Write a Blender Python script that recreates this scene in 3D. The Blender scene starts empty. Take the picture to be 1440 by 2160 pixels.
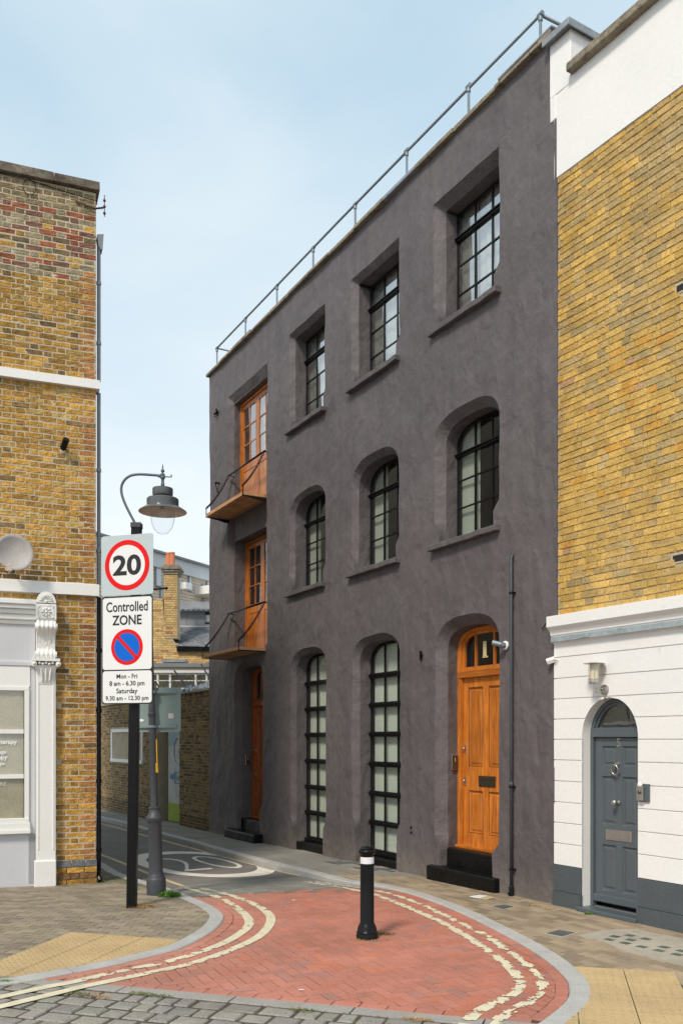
import bpy, bmesh, math, random
import numpy as np
from mathutils import Vector, Matrix, noise
from mathutils.geometry import delaunay_2d_cdt

random.seed(7)
SC = bpy.context.scene
COL = SC.collection
PI = math.pi

# ------------------------------------------------------------------ camera
cam_d = bpy.data.cameras.new('camera')
cam = bpy.data.objects.new('camera', cam_d)
COL.objects.link(cam)
cam.location = (0, 0, 2.1)
cam.rotation_euler = (PI / 2, 0, 0)
cam_d.sensor_fit = 'HORIZONTAL'
cam_d.sensor_width = 36
cam_d.lens = 36 * 1900 / 1440
cam_d.shift_y = 480 / 1440
cam_d.clip_end = 2000
cam_d.clip_start = 0.05
SC.camera = cam

# ------------------------------------------------------------------ light
SUN_AZ = math.radians(207)      # compass style: 0 = +Y, clockwise
SUN_EL = math.radians(47)
world = bpy.data.worlds.new('World')
SC.world = world
world.use_nodes = True
wn, wl = world.node_tree.nodes, world.node_tree.links
wn.clear()
w_out = wn.new('ShaderNodeOutputWorld')
w_bg = wn.new('ShaderNodeBackground')
w_bg.inputs['Strength'].default_value = 0.101
sky = wn.new('ShaderNodeTexSky')
sky.sky_type = 'NISHITA'
sky.sun_disc = False
sky.sun_elevation = SUN_EL
sky.sun_rotation = SUN_AZ
sky.air_density = 1.0
sky.dust_density = 1.0
sky.ozone_density = 1.0
tc = wn.new('ShaderNodeTexCoord')
mp = wn.new('ShaderNodeMapping')
mp.inputs['Scale'].default_value = (1.0, 1.0, 2.6)
mp.inputs['Rotation'].default_value = (0.2, 0.15, 0.5)
nz = wn.new('ShaderNodeTexNoise')
nz.inputs['Scale'].default_value = 2.2
nz.inputs['Detail'].default_value = 6
nz.inputs['Roughness'].default_value = 0.5
nz.inputs['Distortion'].default_value = 0.4
ramp = wn.new('ShaderNodeValToRGB')
ramp.color_ramp.elements[0].position = 0.40
ramp.color_ramp.elements[0].color = (0.0, 0.0, 0.0, 1)
ramp.color_ramp.elements[1].position = 0.72
ramp.color_ramp.elements[1].color = (0.34, 0.34, 0.34, 1)
sep = wn.new('ShaderNodeSeparateXYZ')
elr = wn.new('ShaderNodeMapRange')
elr.inputs['From Min'].default_value = 0.05
elr.inputs['From Max'].default_value = 0.55
elr.inputs['To Min'].default_value = 0.9
elr.inputs['To Max'].default_value = 0.02
mx = wn.new('ShaderNodeMath'); mx.operation = 'ADD'; mx.use_clamp = True
mixc = wn.new('ShaderNodeMixRGB')
mixc.inputs['Color2'].default_value = (6.7, 7.0, 7.1, 1)
wl.new(tc.outputs['Generated'], mp.inputs['Vector'])
wl.new(mp.outputs[0], nz.inputs['Vector'])
wl.new(nz.outputs['Fac'], ramp.inputs['Fac'])
wl.new(tc.outputs['Generated'], sep.inputs[0])
wl.new(sep.outputs['Z'], elr.inputs['Value'])
wl.new(ramp.outputs['Color'], mx.inputs[0])
wl.new(elr.outputs[0], mx.inputs[1])
wl.new(mx.outputs[0], mixc.inputs['Fac'])
veil = wn.new('ShaderNodeMixRGB')      # thin high haze over the blue
veil.inputs['Fac'].default_value = 0.72
veil.inputs['Color2'].default_value = (4.5, 5.95, 6.8, 1)
wl.new(sky.outputs[0], veil.inputs['Color1'])
wl.new(veil.outputs[0], mixc.inputs['Color1'])
wl.new(mixc.outputs[0], w_bg.inputs['Color'])
wl.new(w_bg.outputs[0], w_out.inputs['Surface'])

sun_d = bpy.data.lights.new('sun', 'SUN')
sun_d.energy = 2.05
sun_d.angle = math.radians(11)
sun_d.color = (1.0, 0.90, 0.77)
sun = bpy.data.objects.new('sun', sun_d)
COL.objects.link(sun)
sv = Vector((math.sin(SUN_AZ) * math.cos(SUN_EL), math.cos(SUN_AZ) * math.cos(SUN_EL), math.sin(SUN_EL)))
sun.rotation_euler = sv.to_track_quat('Z', 'Y').to_euler()
sun.location = (-10, -10, 20)

SC.view_settings.view_transform = 'Standard'
SC.view_settings.look = 'None'
SC.view_settings.exposure = 0.57
SC.view_settings.gamma = 1.0
SC.view_settings.use_curve_mapping = False

# ------------------------------------------------------------------ helpers
def tag(o, label=None, cat=None, group=None, kind=None):
    if label: o['label'] = label
    if cat: o['category'] = cat
    if group: o['group'] = group
    if kind: o['kind'] = kind
    return o

def empty(name, loc=(0, 0, 0), rz=0.0, parent=None):
    o = bpy.data.objects.new(name, None)
    o.empty_display_size = 0.2
    COL.objects.link(o)
    o.location = loc
    o.rotation_euler = (0, 0, rz)
    if parent: o.parent = parent
    return o

def link(name, mesh, parent=None, loc=None, rot=None, scl=None):
    o = bpy.data.objects.new(name, mesh)
    COL.objects.link(o)
    if parent: o.parent = parent
    if loc is not None: o.location = loc
    if rot is not None: o.rotation_euler = rot
    if scl is not None: o.scale = scl
    return o

class MB:
    """collects vertices and faces, builds one mesh object"""
    def __init__(s):
        s.v = []; s.f = []; s.c = []
        s.col = None
    def face(s, pts):
        n = len(s.v)
        s.v += [tuple(p) for p in pts]
        s.f.append(tuple(range(n, n + len(pts))))
        s.c.append(s.col)
    def add(s, vs, fs):
        n = len(s.v)
        s.v += [tuple(p) for p in vs]
        for f in fs:
            s.f.append(tuple(i + n for i in f)); s.c.append(s.col)
    def box(s, x0, x1, y0, y1, z0, z1, j=0.0):
        vs = [(x, y, z) for x in (x0, x1) for y in (y0, y1) for z in (z0, z1)]
        if j: vs = [tuple(c + random.uniform(-j, j) for c in p) for p in vs]
        s.add(vs, [(0, 1, 3, 2), (4, 6, 7, 5), (0, 4, 5, 1), (2, 3, 7, 6), (0, 2, 6, 4), (1, 5, 7, 3)])
    def chbox(s, x0, x1, y0, y1, z0, z1, c=0.006):
        """box whose front (low y) face is chamfered"""
        a = [(x0, y1, z0), (x1, y1, z0), (x1, y1, z1), (x0, y1, z1)]
        b = [(x0, y0 + c, z0), (x1, y0 + c, z0), (x1, y0 + c, z1), (x0, y0 + c, z1)]
        d = [(x0 + c, y0, z0 + c), (x1 - c, y0, z0 + c), (x1 - c, y0, z1 - c), (x0 + c, y0, z1 - c)]
        fs = [(8, 9, 10, 11)]
        for i in range(4):
            k = (i + 1) % 4
            fs += [(i, k, 4 + k, 4 + i), (4 + i, 4 + k, 8 + k, 8 + i)]
        s.add(a + b + d, fs)
    def prism(s, poly, y0, y1, cap=True):
        """poly in (x, z), extruded along y"""
        n = len(poly)
        vs = [(p[0], y0, p[1]) for p in poly] + [(p[0], y1, p[1]) for p in poly]
        fs = [(i, (i + 1) % n, n + (i + 1) % n, n + i) for i in range(n)]
        if cap: fs += [tuple(range(n)), tuple(range(2 * n - 1, n - 1, -1))]
        s.add(vs, fs)
    def slab(s, poly, z0, z1, zf=None):
        """poly in (x, y), extruded along z"""
        n = len(poly)
        g = zf or (lambda x, y: 0)
        vs = [(p[0], p[1], z0 + g(*p)) for p in poly] + [(p[0], p[1], z1 + g(*p)) for p in poly]
        fs = [(i, (i + 1) % n, n + (i + 1) % n, n + i) for i in range(n)]
        fs += [tuple(range(n - 1, -1, -1)), tuple(range(n, 2 * n))]
        s.add(vs, fs)
    def lathe(s, prof, n=24, cx=0, cy=0, cap=True):
        """prof: (r, z) list"""
        vs = []; fs = []
        for r, z in prof:
            for k in range(n):
                a = 2 * PI * k / n
                vs.append((cx + r * math.cos(a), cy + r * math.sin(a), z))
        for i in range(len(prof) - 1):
            for k in range(n):
                k2 = (k + 1) % n
                fs.append((i * n + k, i * n + k2, (i + 1) * n + k2, (i + 1) * n + k))
        if cap:
            fs.append(tuple(range(n - 1, -1, -1)))
            m = (len(prof) - 1) * n
            fs.append(tuple(range(m, m + n)))
        s.add(vs, fs)
    def tube(s, pts, r, n=8, closed=False):
        pts = [Vector(p) for p in pts]
        m = len(pts); vs = []; fs = []
        up0 = None
        for i, p in enumerate(pts):
            if closed: t = (pts[(i + 1) % m] - pts[i - 1])
            else: t = pts[min(i + 1, m - 1)] - pts[max(i - 1, 0)]
            t.normalize()
            if up0 is None:
                up0 = Vector((0, 0, 1)) if abs(t.z) < 0.9 else Vector((1, 0, 0))
            a = t.cross(up0)
            if a.length < 1e-5: a = t.cross(Vector((0, 1, 0)))
            a.normalize(); b = a.cross(t); up0 = b
            rr = r[i] if isinstance(r, (list, tuple)) else r
            for k in range(n):
                th = 2 * PI * k / n
                vs.append(p + a * (rr * math.cos(th)) + b * (rr * math.sin(th)))
        rng = m if closed else m - 1
        for i in range(rng):
            i2 = (i + 1) % m
            for k in range(n):
                k2 = (k + 1) % n
                fs.append((i * n + k, i * n + k2, i2 * n + k2, i2 * n + k))
        if not closed:
            fs.append(tuple(range(n - 1, -1, -1)))
            fs.append(tuple(range((m - 1) * n, m * n)))
        s.add(vs, fs)
    def sphere(s, c, r, n=12, m=8, sz=1.0):
        prof = [(max(1e-4, r * math.sin(PI * i / m)), c[2] - r * sz * math.cos(PI * i / m)) for i in range(m + 1)]
        s.lathe(prof, n, c[0], c[1], cap=False)
    def mesh(s, name, mat, smooth=False):
        me = bpy.data.meshes.new(name)
        me.from_pydata(s.v, [], s.f)
        if any(c is not None for c in s.c):
            at = me.color_attributes.new('Col', 'FLOAT_COLOR', 'CORNER')
            arr = np.ones((len(me.loops), 4), dtype=np.float32)
            i = 0
            for f, c in zip(s.f, s.c):
                if c is not None: arr[i:i + len(f), :3] = c
                i += len(f)
            at.data.foreach_set('color', arr.ravel())
        if mat: me.materials.append(mat)
        if smooth: me.polygons.foreach_set('use_smooth', [True] * len(me.polygons))
        me.update()
        return me
    def build(s, name, mat, parent=None, smooth=False, bevel=0, fix=True, angle=None):
        me = s.mesh(name, mat, smooth or angle is not None)
        if fix:
            bm = bmesh.new(); bm.from_mesh(me)
            bmesh.ops.remove_doubles(bm, verts=bm.verts, dist=1e-5) if fix != 'n' else None
            bmesh.ops.recalc_face_normals(bm, faces=bm.faces)
            bm.to_mesh(me); bm.free()
        if angle is not None:
            me.set_sharp_from_angle(angle=math.radians(angle))
        o = link(name, me, parent)
        if bevel:
            b = o.modifiers.new('bevel', 'BEVEL'); b.width = bevel; b.segments = 2; b.limit_method = 'ANGLE'
        return o

# ------------------------------------------------------------------ materials
MATS = {}
def mat(name, col, rough=0.8, metal=0.0, n1=(3.0, 0.12), n2=(40.0, 0.08), bump=(60.0, 0.15, 0.01), src=None, spec=0.5, dirt=None, coat=0.0):
    """base colour varied by two noises, fine bump; src: None, 'obj' (object colour) or 'attr' (per piece colour)"""
    m = bpy.data.materials.new(name); m.use_nodes = True
    N, L = m.node_tree.nodes, m.node_tree.links
    b = N['Principled BSDF']
    b.inputs['Roughness'].default_value = rough
    b.inputs['Metallic'].default_value = metal
    b.inputs['Specular IOR Level'].default_value = spec
    b.inputs['Coat Weight'].default_value = coat
    geo = N.new('ShaderNodeNewGeometry')
    if src == 'obj':
        base = N.new('ShaderNodeObjectInfo').outputs['Color']
    elif src == 'attr':
        a = N.new('ShaderNodeAttribute'); a.attribute_name = 'Col'; base = a.outputs['Color']
    else:
        r = N.new('ShaderNodeRGB'); r.outputs[0].default_value = (*col, 1); base = r.outputs[0]
    cur = base
    for i, (sc_, amt) in enumerate((n1, n2)):
        if amt <= 0: continue
        t = N.new('ShaderNodeTexNoise'); t.inputs['Scale'].default_value = sc_; t.inputs['Detail'].default_value = 5
        t.inputs['Roughness'].default_value = 0.6
        L.new(geo.outputs['Position'], t.inputs['Vector'])
        mr = N.new('ShaderNodeMapRange')
        mr.inputs['From Min'].default_value = 0.3; mr.inputs['From Max'].default_value = 0.7
        mr.inputs['To Min'].default_value = 1 - amt; mr.inputs['To Max'].default_value = 1 + amt
        mr.clamp = True
        L.new(t.outputs['Fac'], mr.inputs['Value'])
        mm = N.new('ShaderNodeVectorMath'); mm.operation = 'SCALE'
        L.new(cur, mm.inputs[0]); L.new(mr.outputs[0], mm.inputs['Scale'])
        cur = mm.outputs[0]
    if dirt:   # (colour, noise scale, threshold lo, hi)
        dc, ds, lo, hi = dirt
        t = N.new('ShaderNodeTexNoise'); t.inputs['Scale'].default_value = ds; t.inputs['Detail'].default_value = 8
        t.inputs['Roughness'].default_value = 0.7
        L.new(geo.outputs['Position'], t.inputs['Vector'])
        mr = N.new('ShaderNodeMapRange'); mr.inputs['From Min'].default_value = lo; mr.inputs['From Max'].default_value = hi
        L.new(t.outputs['Fac'], mr.inputs['Value'])
        mc = N.new('ShaderNodeMixRGB'); mc.inputs['Color2'].default_value = (*dc, 1)
        L.new(mr.outputs[0], mc.inputs['Fac']); L.new(cur, mc.inputs['Color1'])
        cur = mc.outputs[0]
    L.new(cur, b.inputs['Base Color'])
    if bump and bump[1] > 0:
        t = N.new('ShaderNodeTexNoise'); t.inputs['Scale'].default_value = bump[0]; t.inputs['Detail'].default_value = 6
        L.new(geo.outputs['Position'], t.inputs['Vector'])
        bp = N.new('ShaderNodeBump'); bp.inputs['Strength'].default_value = bump[1]; bp.inputs['Distance'].default_value = bump[2]
        L.new(t.outputs['Fac'], bp.inputs['Height']); L.new(bp.outputs[0], b.inputs['Normal'])
    MATS[name] = m
    return m

def hexlin(r, g, b):
    f = lambda c: (c / 255 / 12.92) if c / 255 <= 0.04045 else ((c / 255 + 0.055) / 1.055) ** 2.4
    return (f(r), f(g), f(b))

M_brick_o = mat('stock brick', (1, 1, 1), 0.93, src='obj', n1=(11, 0.34), n2=(60, 0.38), bump=(45, 1.0, 0.012), dirt=((0.055, 0.04, 0.022), 26, 0.57, 0.68), spec=0.2)
M_brick_a = mat('stock brick joined', (1, 1, 1), 0.93, src='attr', n1=(11, 0.34), n2=(60, 0.38), bump=(45, 1.0, 0.012), dirt=((0.055, 0.04, 0.022), 26, 0.57, 0.68), spec=0.2)
M_wbrick_o = mat('clean yellow brick', (1, 1, 1), 0.9, src='obj', n1=(4, 0.18), n2=(45, 0.26), bump=(50, 0.9, 0.010), dirt=((0.20, 0.145, 0.08), 17, 0.60, 0.80), spec=0.2)
M_wbrick_a = mat('clean yellow brick joined', (1, 1, 1), 0.9, src='attr', n1=(4, 0.18), n2=(45, 0.26), bump=(50, 0.9, 0.010), dirt=((0.20, 0.145, 0.08), 17, 0.60, 0.80), spec=0.2)
M_mortar = mat('pale lime mortar', (0.50, 0.43, 0.31), 0.95, n2=(80, 0.25), bump=(120, 0.6, 0.006))
M_mortar_w = mat('buff mortar', (0.43, 0.35, 0.22), 0.95, n1=(2.5, 0.22), n2=(80, 0.3), bump=(120, 0.6, 0.006))
M_mortar_d = mat('grey brown mortar', (0.40, 0.345, 0.245), 0.95, n2=(60, 0.25), bump=(120, 0.5, 0.006))
M_pave_o = mat('paving block', (1, 1, 1), 0.9, src='obj', n1=(0.9, 0.15), n2=(130, 0.26), bump=(160, 0.5, 0.004), spec=0.25, dirt=((0.17, 0.13, 0.10), 2.1, 0.56, 0.95))
M_pave_a = mat('paving block joined', (1, 1, 1), 0.9, src='attr', n1=(0.9, 0.15), n2=(130, 0.26), bump=(160, 0.5, 0.004), spec=0.25, dirt=((0.17, 0.13, 0.10), 2.1, 0.56, 0.95))
M_sett = mat('granite sett', (1, 1, 1), 0.85, src='obj', n1=(5, 0.12), n2=(110, 0.45), bump=(90, 0.8, 0.008), spec=0.3)
M_sett_a = mat('granite sett joined', (1, 1, 1), 0.85, src='attr', n1=(5, 0.12), n2=(110, 0.45), bump=(90, 0.8, 0.008), spec=0.3)
M_joint = mat('sandy joint', (0.07, 0.055, 0.04), 1.0, n1=(2, 0.3), n2=(60, 0.3), bump=(90, 0.7, 0.008), dirt=((0.12, 0.13, 0.04), 5, 0.55, 0.65))
M_joint_r = mat('red paving joint', (0.10, 0.052, 0.038), 1.0, n1=(2, 0.3), n2=(60, 0.3), bump=(90, 0.7, 0.008))
M_granite = mat('granite kerb', (0.40, 0.39, 0.37), 0.8, n1=(3, 0.12), n2=(170, 0.35), bump=(110, 0.4, 0.004))
M_strip = mat('aggregate edging', (0.31, 0.29, 0.265), 0.85, n1=(3, 0.1), n2=(140, 0.7), bump=(110, 0.9, 0.006))
M_asphalt = mat('asphalt', (0.175, 0.158, 0.142), 0.9, n1=(0.7, 0.18), n2=(120, 0.4), bump=(150, 0.6, 0.006), dirt=((0.14, 0.13, 0.115), 1.3, 0.52, 0.75))
M_yellow = mat('faded yellow line paint', (0.62, 0.56, 0.40), 0.85, n1=(6, 0.12), n2=(60, 0.12), bump=(70, 0.4, 0.003))
M_yellow2 = mat('ochre line paint', (0.52, 0.42, 0.235), 0.85, n1=(4, 0.15), n2=(60, 0.2), bump=(70, 0.4, 0.003))
M_roadwhite = mat('road white paint', (0.72, 0.66, 0.58), 0.85, n1=(5, 0.12), n2=(90, 0.2), bump=(70, 0.4, 0.003))
M_blister = mat('darker blister', (0.39, 0.28, 0.15), 0.88, n1=(1.6, 0.14), n2=(60, 0.3), bump=None)  # blister domes in a darker tone than their slab
M_tact = mat('buff tactile slab', (0.47, 0.335, 0.165), 0.88, n1=(1.6, 0.14), n2=(110, 0.2), bump=(150, 0.5, 0.003), dirt=((0.22, 0.17, 0.11), 14, 0.62, 0.85))
M_conc = mat('worn concrete', (0.34, 0.30, 0.24), 0.9, n1=(1.6, 0.18), n2=(70, 0.2), bump=(60, 0.5, 0.006), dirt=((0.17, 0.14, 0.10), 7, 0.55, 0.75))
M_lanepave = mat('grey lane pavement', (0.22, 0.21, 0.185), 0.92, n1=(1.2, 0.15), n2=(80, 0.25), bump=(90, 0.5, 0.005))
M_coping = mat('weathered stone coping', (0.25, 0.21, 0.155), 0.92, n1=(2.5, 0.3), n2=(30, 0.3), bump=(40, 0.7, 0.01), dirt=((0.06, 0.05, 0.035), 6, 0.5, 0.7))
M_coping_l = mat('dark weathered coping', (0.17, 0.14, 0.105), 0.92, n1=(2.5, 0.3), n2=(30, 0.3), bump=(40, 0.7, 0.01), dirt=((0.05, 0.04, 0.03), 6, 0.45, 0.7))
M_white = mat('white masonry paint', (0.80, 0.79, 0.77), 0.75, n1=(1.0, 0.025), n2=(25, 0.03), bump=(30, 0.25, 0.008), dirt=((0.55, 0.53, 0.49), 5, 0.66, 0.85))
M_whitew = mat('white joinery paint', (0.80, 0.79, 0.76), 0.45, n1=(2, 0.02), n2=(30, 0.02), bump=(40, 0.08, 0.004))
M_lgrey = mat('pale grey shopfront paint', (0.56, 0.56, 0.585), 0.55, n1=(2, 0.03), n2=(30, 0.02), bump=(40, 0.08, 0.004))
M_bluegrey = mat('slate blue door paint', (0.085, 0.104, 0.118), 0.38, n1=(2, 0.05), n2=(40, 0.05), bump=(40, 0.12, 0.004), coat=0.1)
M_plinth = mat('slate blue masonry paint', (0.070, 0.084, 0.092), 0.7, n1=(1.5, 0.1), n2=(30, 0.1), bump=(35, 0.4, 0.01))
M_fillet = mat('blue grey weathered fillet', (0.30, 0.35, 0.37), 0.7, n1=(2, 0.15), n2=(20, 0.2), bump=(30, 0.3, 0.01))
M_lead = mat('lead sheet', (0.27, 0.29, 0.31), 0.55, metal=0.2, n1=(2.5, 0.25), n2=(20, 0.15), bump=(12, 0.3, 0.02))
M_black = mat('black gloss paint', (0.006, 0.006, 0.007), 0.30, n1=(3, 0.2), n2=(60, 0.2), bump=(25, 0.10, 0.01), spec=0.22)
M_blackm = mat('black satin metal', (0.007, 0.007, 0.008), 0.40, n1=(3, 0.2), n2=(60, 0.2), bump=(25, 0.12, 0.006), spec=0.3)
M_blackstep = mat('black painted stone', (0.006, 0.006, 0.006), 0.36, n1=(3, 0.3), n2=(40, 0.3), bump=(18, 0.7, 0.02), dirt=((0.03, 0.03, 0.03), 9, 0.62, 0.75), spec=0.2)
M_darkgrey = mat('dark grey column paint', (0.045, 0.048, 0.056), 0.5, n1=(3, 0.15), n2=(40, 0.2), bump=(30, 0.3, 0.006), dirt=((0.22, 0.22, 0.22), 30, 0.70, 0.76))
M_armgrey = mat('blue grey lamp arm paint', (0.10, 0.125, 0.14), 0.45, n1=(3, 0.15), n2=(40, 0.1), bump=(30, 0.1, 0.005))
M_galv = mat('galvanised tube', (0.22, 0.26, 0.29), 0.5, metal=0.4, n1=(3, 0.15), n2=(30, 0.15), bump=(30, 0.1, 0.004))
M_steel = mat('satin steel', (0.48, 0.46, 0.43), 0.34, metal=0.9, n1=(6, 0.1), n2=(60, 0.1), bump=None)
M_bronze = mat('bronze letter plate', (0.13, 0.105, 0.07), 0.4, metal=0.8, n1=(6, 0.1), n2=(60, 0.1), bump=None)
M_brass = mat('cream gold leaf', (0.62, 0.50, 0.27), 0.5, n1=(6, 0.05), n2=(60, 0.05), bump=None)
M_signback = mat('sign back grey green', (0.22, 0.285, 0.27), 0.5, n1=(2, 0.06), n2=(40, 0.04), bump=None)
M_signgrey = mat('sign pale grey', (0.47, 0.535, 0.55), 0.5, n1=(2, 0.02), n2=(40, 0.01), bump=None, spec=0.12)
M_signwhite = mat('sign white', (0.74, 0.74, 0.73), 0.5, n1=(2, 0.01), n2=(40, 0.01), bump=None, spec=0.12)
M_signblack = mat('sign black', (0.035, 0.035, 0.037), 0.6, n1=(2, 0.01), n2=(40, 0.01), bump=None, spec=0.12)
M_signred = mat('sign red', (0.72, 0.012, 0.014), 0.5, n1=(2, 0.01), n2=(40, 0.01), bump=None, spec=0.12)
M_signblue = mat('sign blue', (0.005, 0.13, 0.56), 0.5, n1=(2, 0.01), n2=(40, 0.01), bump=None, spec=0.12)
M_amber = mat('yellow tag', (0.75, 0.42, 0.01), 0.5, bump=None)
M_terra = mat('terracotta', (0.62, 0.21, 0.10), 0.85, n1=(4, 0.1), n2=(40, 0.1))
M_slate = mat('roof slate', (0.135, 0.14, 0.155), 0.75, src='attr', n1=(3, 0.2), n2=(30, 0.2), bump=(40, 0.4, 0.008))
M_clad = mat('timber cladding', (0.60, 0.50, 0.41), 0.8, n1=(1, 0.1), n2=(20, 0.1))
M_zinc = mat('grey panels', (0.22, 0.225, 0.24), 0.6, n1=(1, 0.15), n2=(20, 0.1))
M_bldgrey = mat('pale grey fascia', (0.55, 0.58, 0.60), 0.6, n1=(1, 0.05), n2=(20, 0.05))
M_green = mat('weed green', (0.10, 0.22, 0.025), 0.8, n1=(9, 0.3), n2=(60, 0.3), bump=None)
M_straw = mat('dry grass', (0.42, 0.25, 0.09), 0.9, n1=(9, 0.3), n2=(60, 0.3), bump=None)
M_moss = mat('mossy green', (0.13, 0.15, 0.035), 0.95, n1=(9, 0.3), n2=(60, 0.3), bump=None)
M_blind = mat('pale roller blind', (0.66, 0.70, 0.62), 0.9, n1=(1, 0.04), n2=(20, 0.02), bump=None)
M_blindw = mat('white curtain', (0.82, 0.83, 0.82), 0.9, n1=(1, 0.03), n2=(20, 0.02), bump=None)
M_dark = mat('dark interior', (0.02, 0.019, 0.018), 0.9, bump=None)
M_shell = mat('hidden building shell', (0.20, 0.19, 0.18), 0.9)
M_dirty = mat('grubby enamel', (0.58, 0.49, 0.41), 0.6, n1=(6, 0.2), n2=(40, 0.1))
M_iron = mat('cast iron cover', (0.11, 0.115, 0.12), 0.55, metal=0.3, n1=(6, 0.2), n2=(60, 0.2), bump=(60, 0.6, 0.004))
M_lens = mat('pavement light lens', (0.10, 0.125, 0.10), 0.3, n1=(6, 0.3), n2=(60, 0.2))
M_lime = mat('lime green paint', (0.33, 0.42, 0.04), 0.7)
M_hoard = mat('white hoarding', (0.55, 0.57, 0.55), 0.7, dirt=((0.35, 0.36, 0.33), 4, 0.5, 0.8))
M_paleblue = mat('sky blue paint', (0.32, 0.42, 0.46), 0.7)

def wood(name, c1, c2, rough=0.38, scale=1.0, coat=0.25, axis='Z'):
    m = bpy.data.materials.new(name); m.use_nodes = True
    N, L = m.node_tree.nodes, m.node_tree.links
    b = N['Principled BSDF']; b.inputs['Roughness'].default_value = rough
    b.inputs['Coat Weight'].default_value = coat; b.inputs['Coat Roughness'].default_value = 0.25
    tcn = N.new('ShaderNodeTexCoord'); mpn = N.new('ShaderNodeMapping')
    s = {'Z': (22, 22, 1.6), 'X': (1.6, 22, 22)}[axis]
    mpn.inputs['Scale'].default_value = tuple(v * scale for v in s)
    L.new(tcn.outputs['Object'], mpn.inputs[0])
    t = N.new('ShaderNodeTexNoise'); t.inputs['Scale'].default_value = 1.4; t.inputs['Detail'].default_value = 6
    t.inputs['Distortion'].default_value = 0.6
    L.new(mpn.outputs[0], t.inputs['Vector'])
    r = N.new('ShaderNodeValToRGB')
    r.color_ramp.elements[0].position = 0.3; r.color_ramp.elements[0].color = (*c1, 1)
    r.color_ramp.elements[1].position = 0.68; r.color_ramp.elements[1].color = (*c2, 1)
    L.new(t.outputs['Fac'], r.inputs['Fac'])
    t2 = N.new('ShaderNodeTexNoise'); t2.inputs['Scale'].default_value = 3.0
    L.new(tcn.outputs['Object'], t2.inputs['Vector'])
    mr = N.new('ShaderNodeMapRange'); mr.inputs['From Min'].default_value = .3; mr.inputs['From Max'].default_value = .7
    mr.inputs['To Min'].default_value = .85; mr.inputs['To Max'].default_value = 1.15
    L.new(t2.outputs['Fac'], mr.inputs[0])
    mm = N.new('ShaderNodeVectorMath'); mm.operation = 'SCALE'
    oi = N.new('ShaderNodeObjectInfo'); orr = N.new('ShaderNodeMapRange')
    orr.inputs['To Min'].default_value = 0.84; orr.inputs['To Max'].default_value = 1.16
    mq = N.new('ShaderNodeMath'); mq.operation = 'MULTIPLY'
    L.new(oi.outputs['Random'], orr.inputs[0]); L.new(orr.outputs[0], mq.inputs[0]); L.new(mr.outputs[0], mq.inputs[1])
    L.new(r.outputs[0], mm.inputs[0]); L.new(mq.outputs[0], mm.inputs['Scale'])
    L.new(mm.outputs[0], b.inputs['Base Color'])
    bp = N.new('ShaderNodeBump'); bp.inputs['Strength'].default_value = 0.15; bp.inputs['Distance'].default_value = 0.003
    L.new(t.outputs['Fac'], bp.inputs['Height']); L.new(bp.outputs[0], b.inputs['Normal'])
    return m
M_wood = wood('varnished orange wood', (0.33, 0.088, 0.010), (0.60, 0.20, 0.026))
M_woodx = wood('varnished orange wood rail', (0.30, 0.08, 0.010), (0.55, 0.18, 0.024), axis='X')
M_woodd = wood('wood groove', (0.10, 0.03, 0.006), (0.16, 0.05, 0.01))
M_plank = wood('oiled plank', (0.42, 0.185, 0.07), (0.62, 0.33, 0.15), rough=0.6, coat=0.0, axis='X')
M_woodp = wood('pale varnished boards', (0.42, 0.17, 0.07), (0.60, 0.27, 0.12), rough=0.5, coat=0.1)

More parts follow.
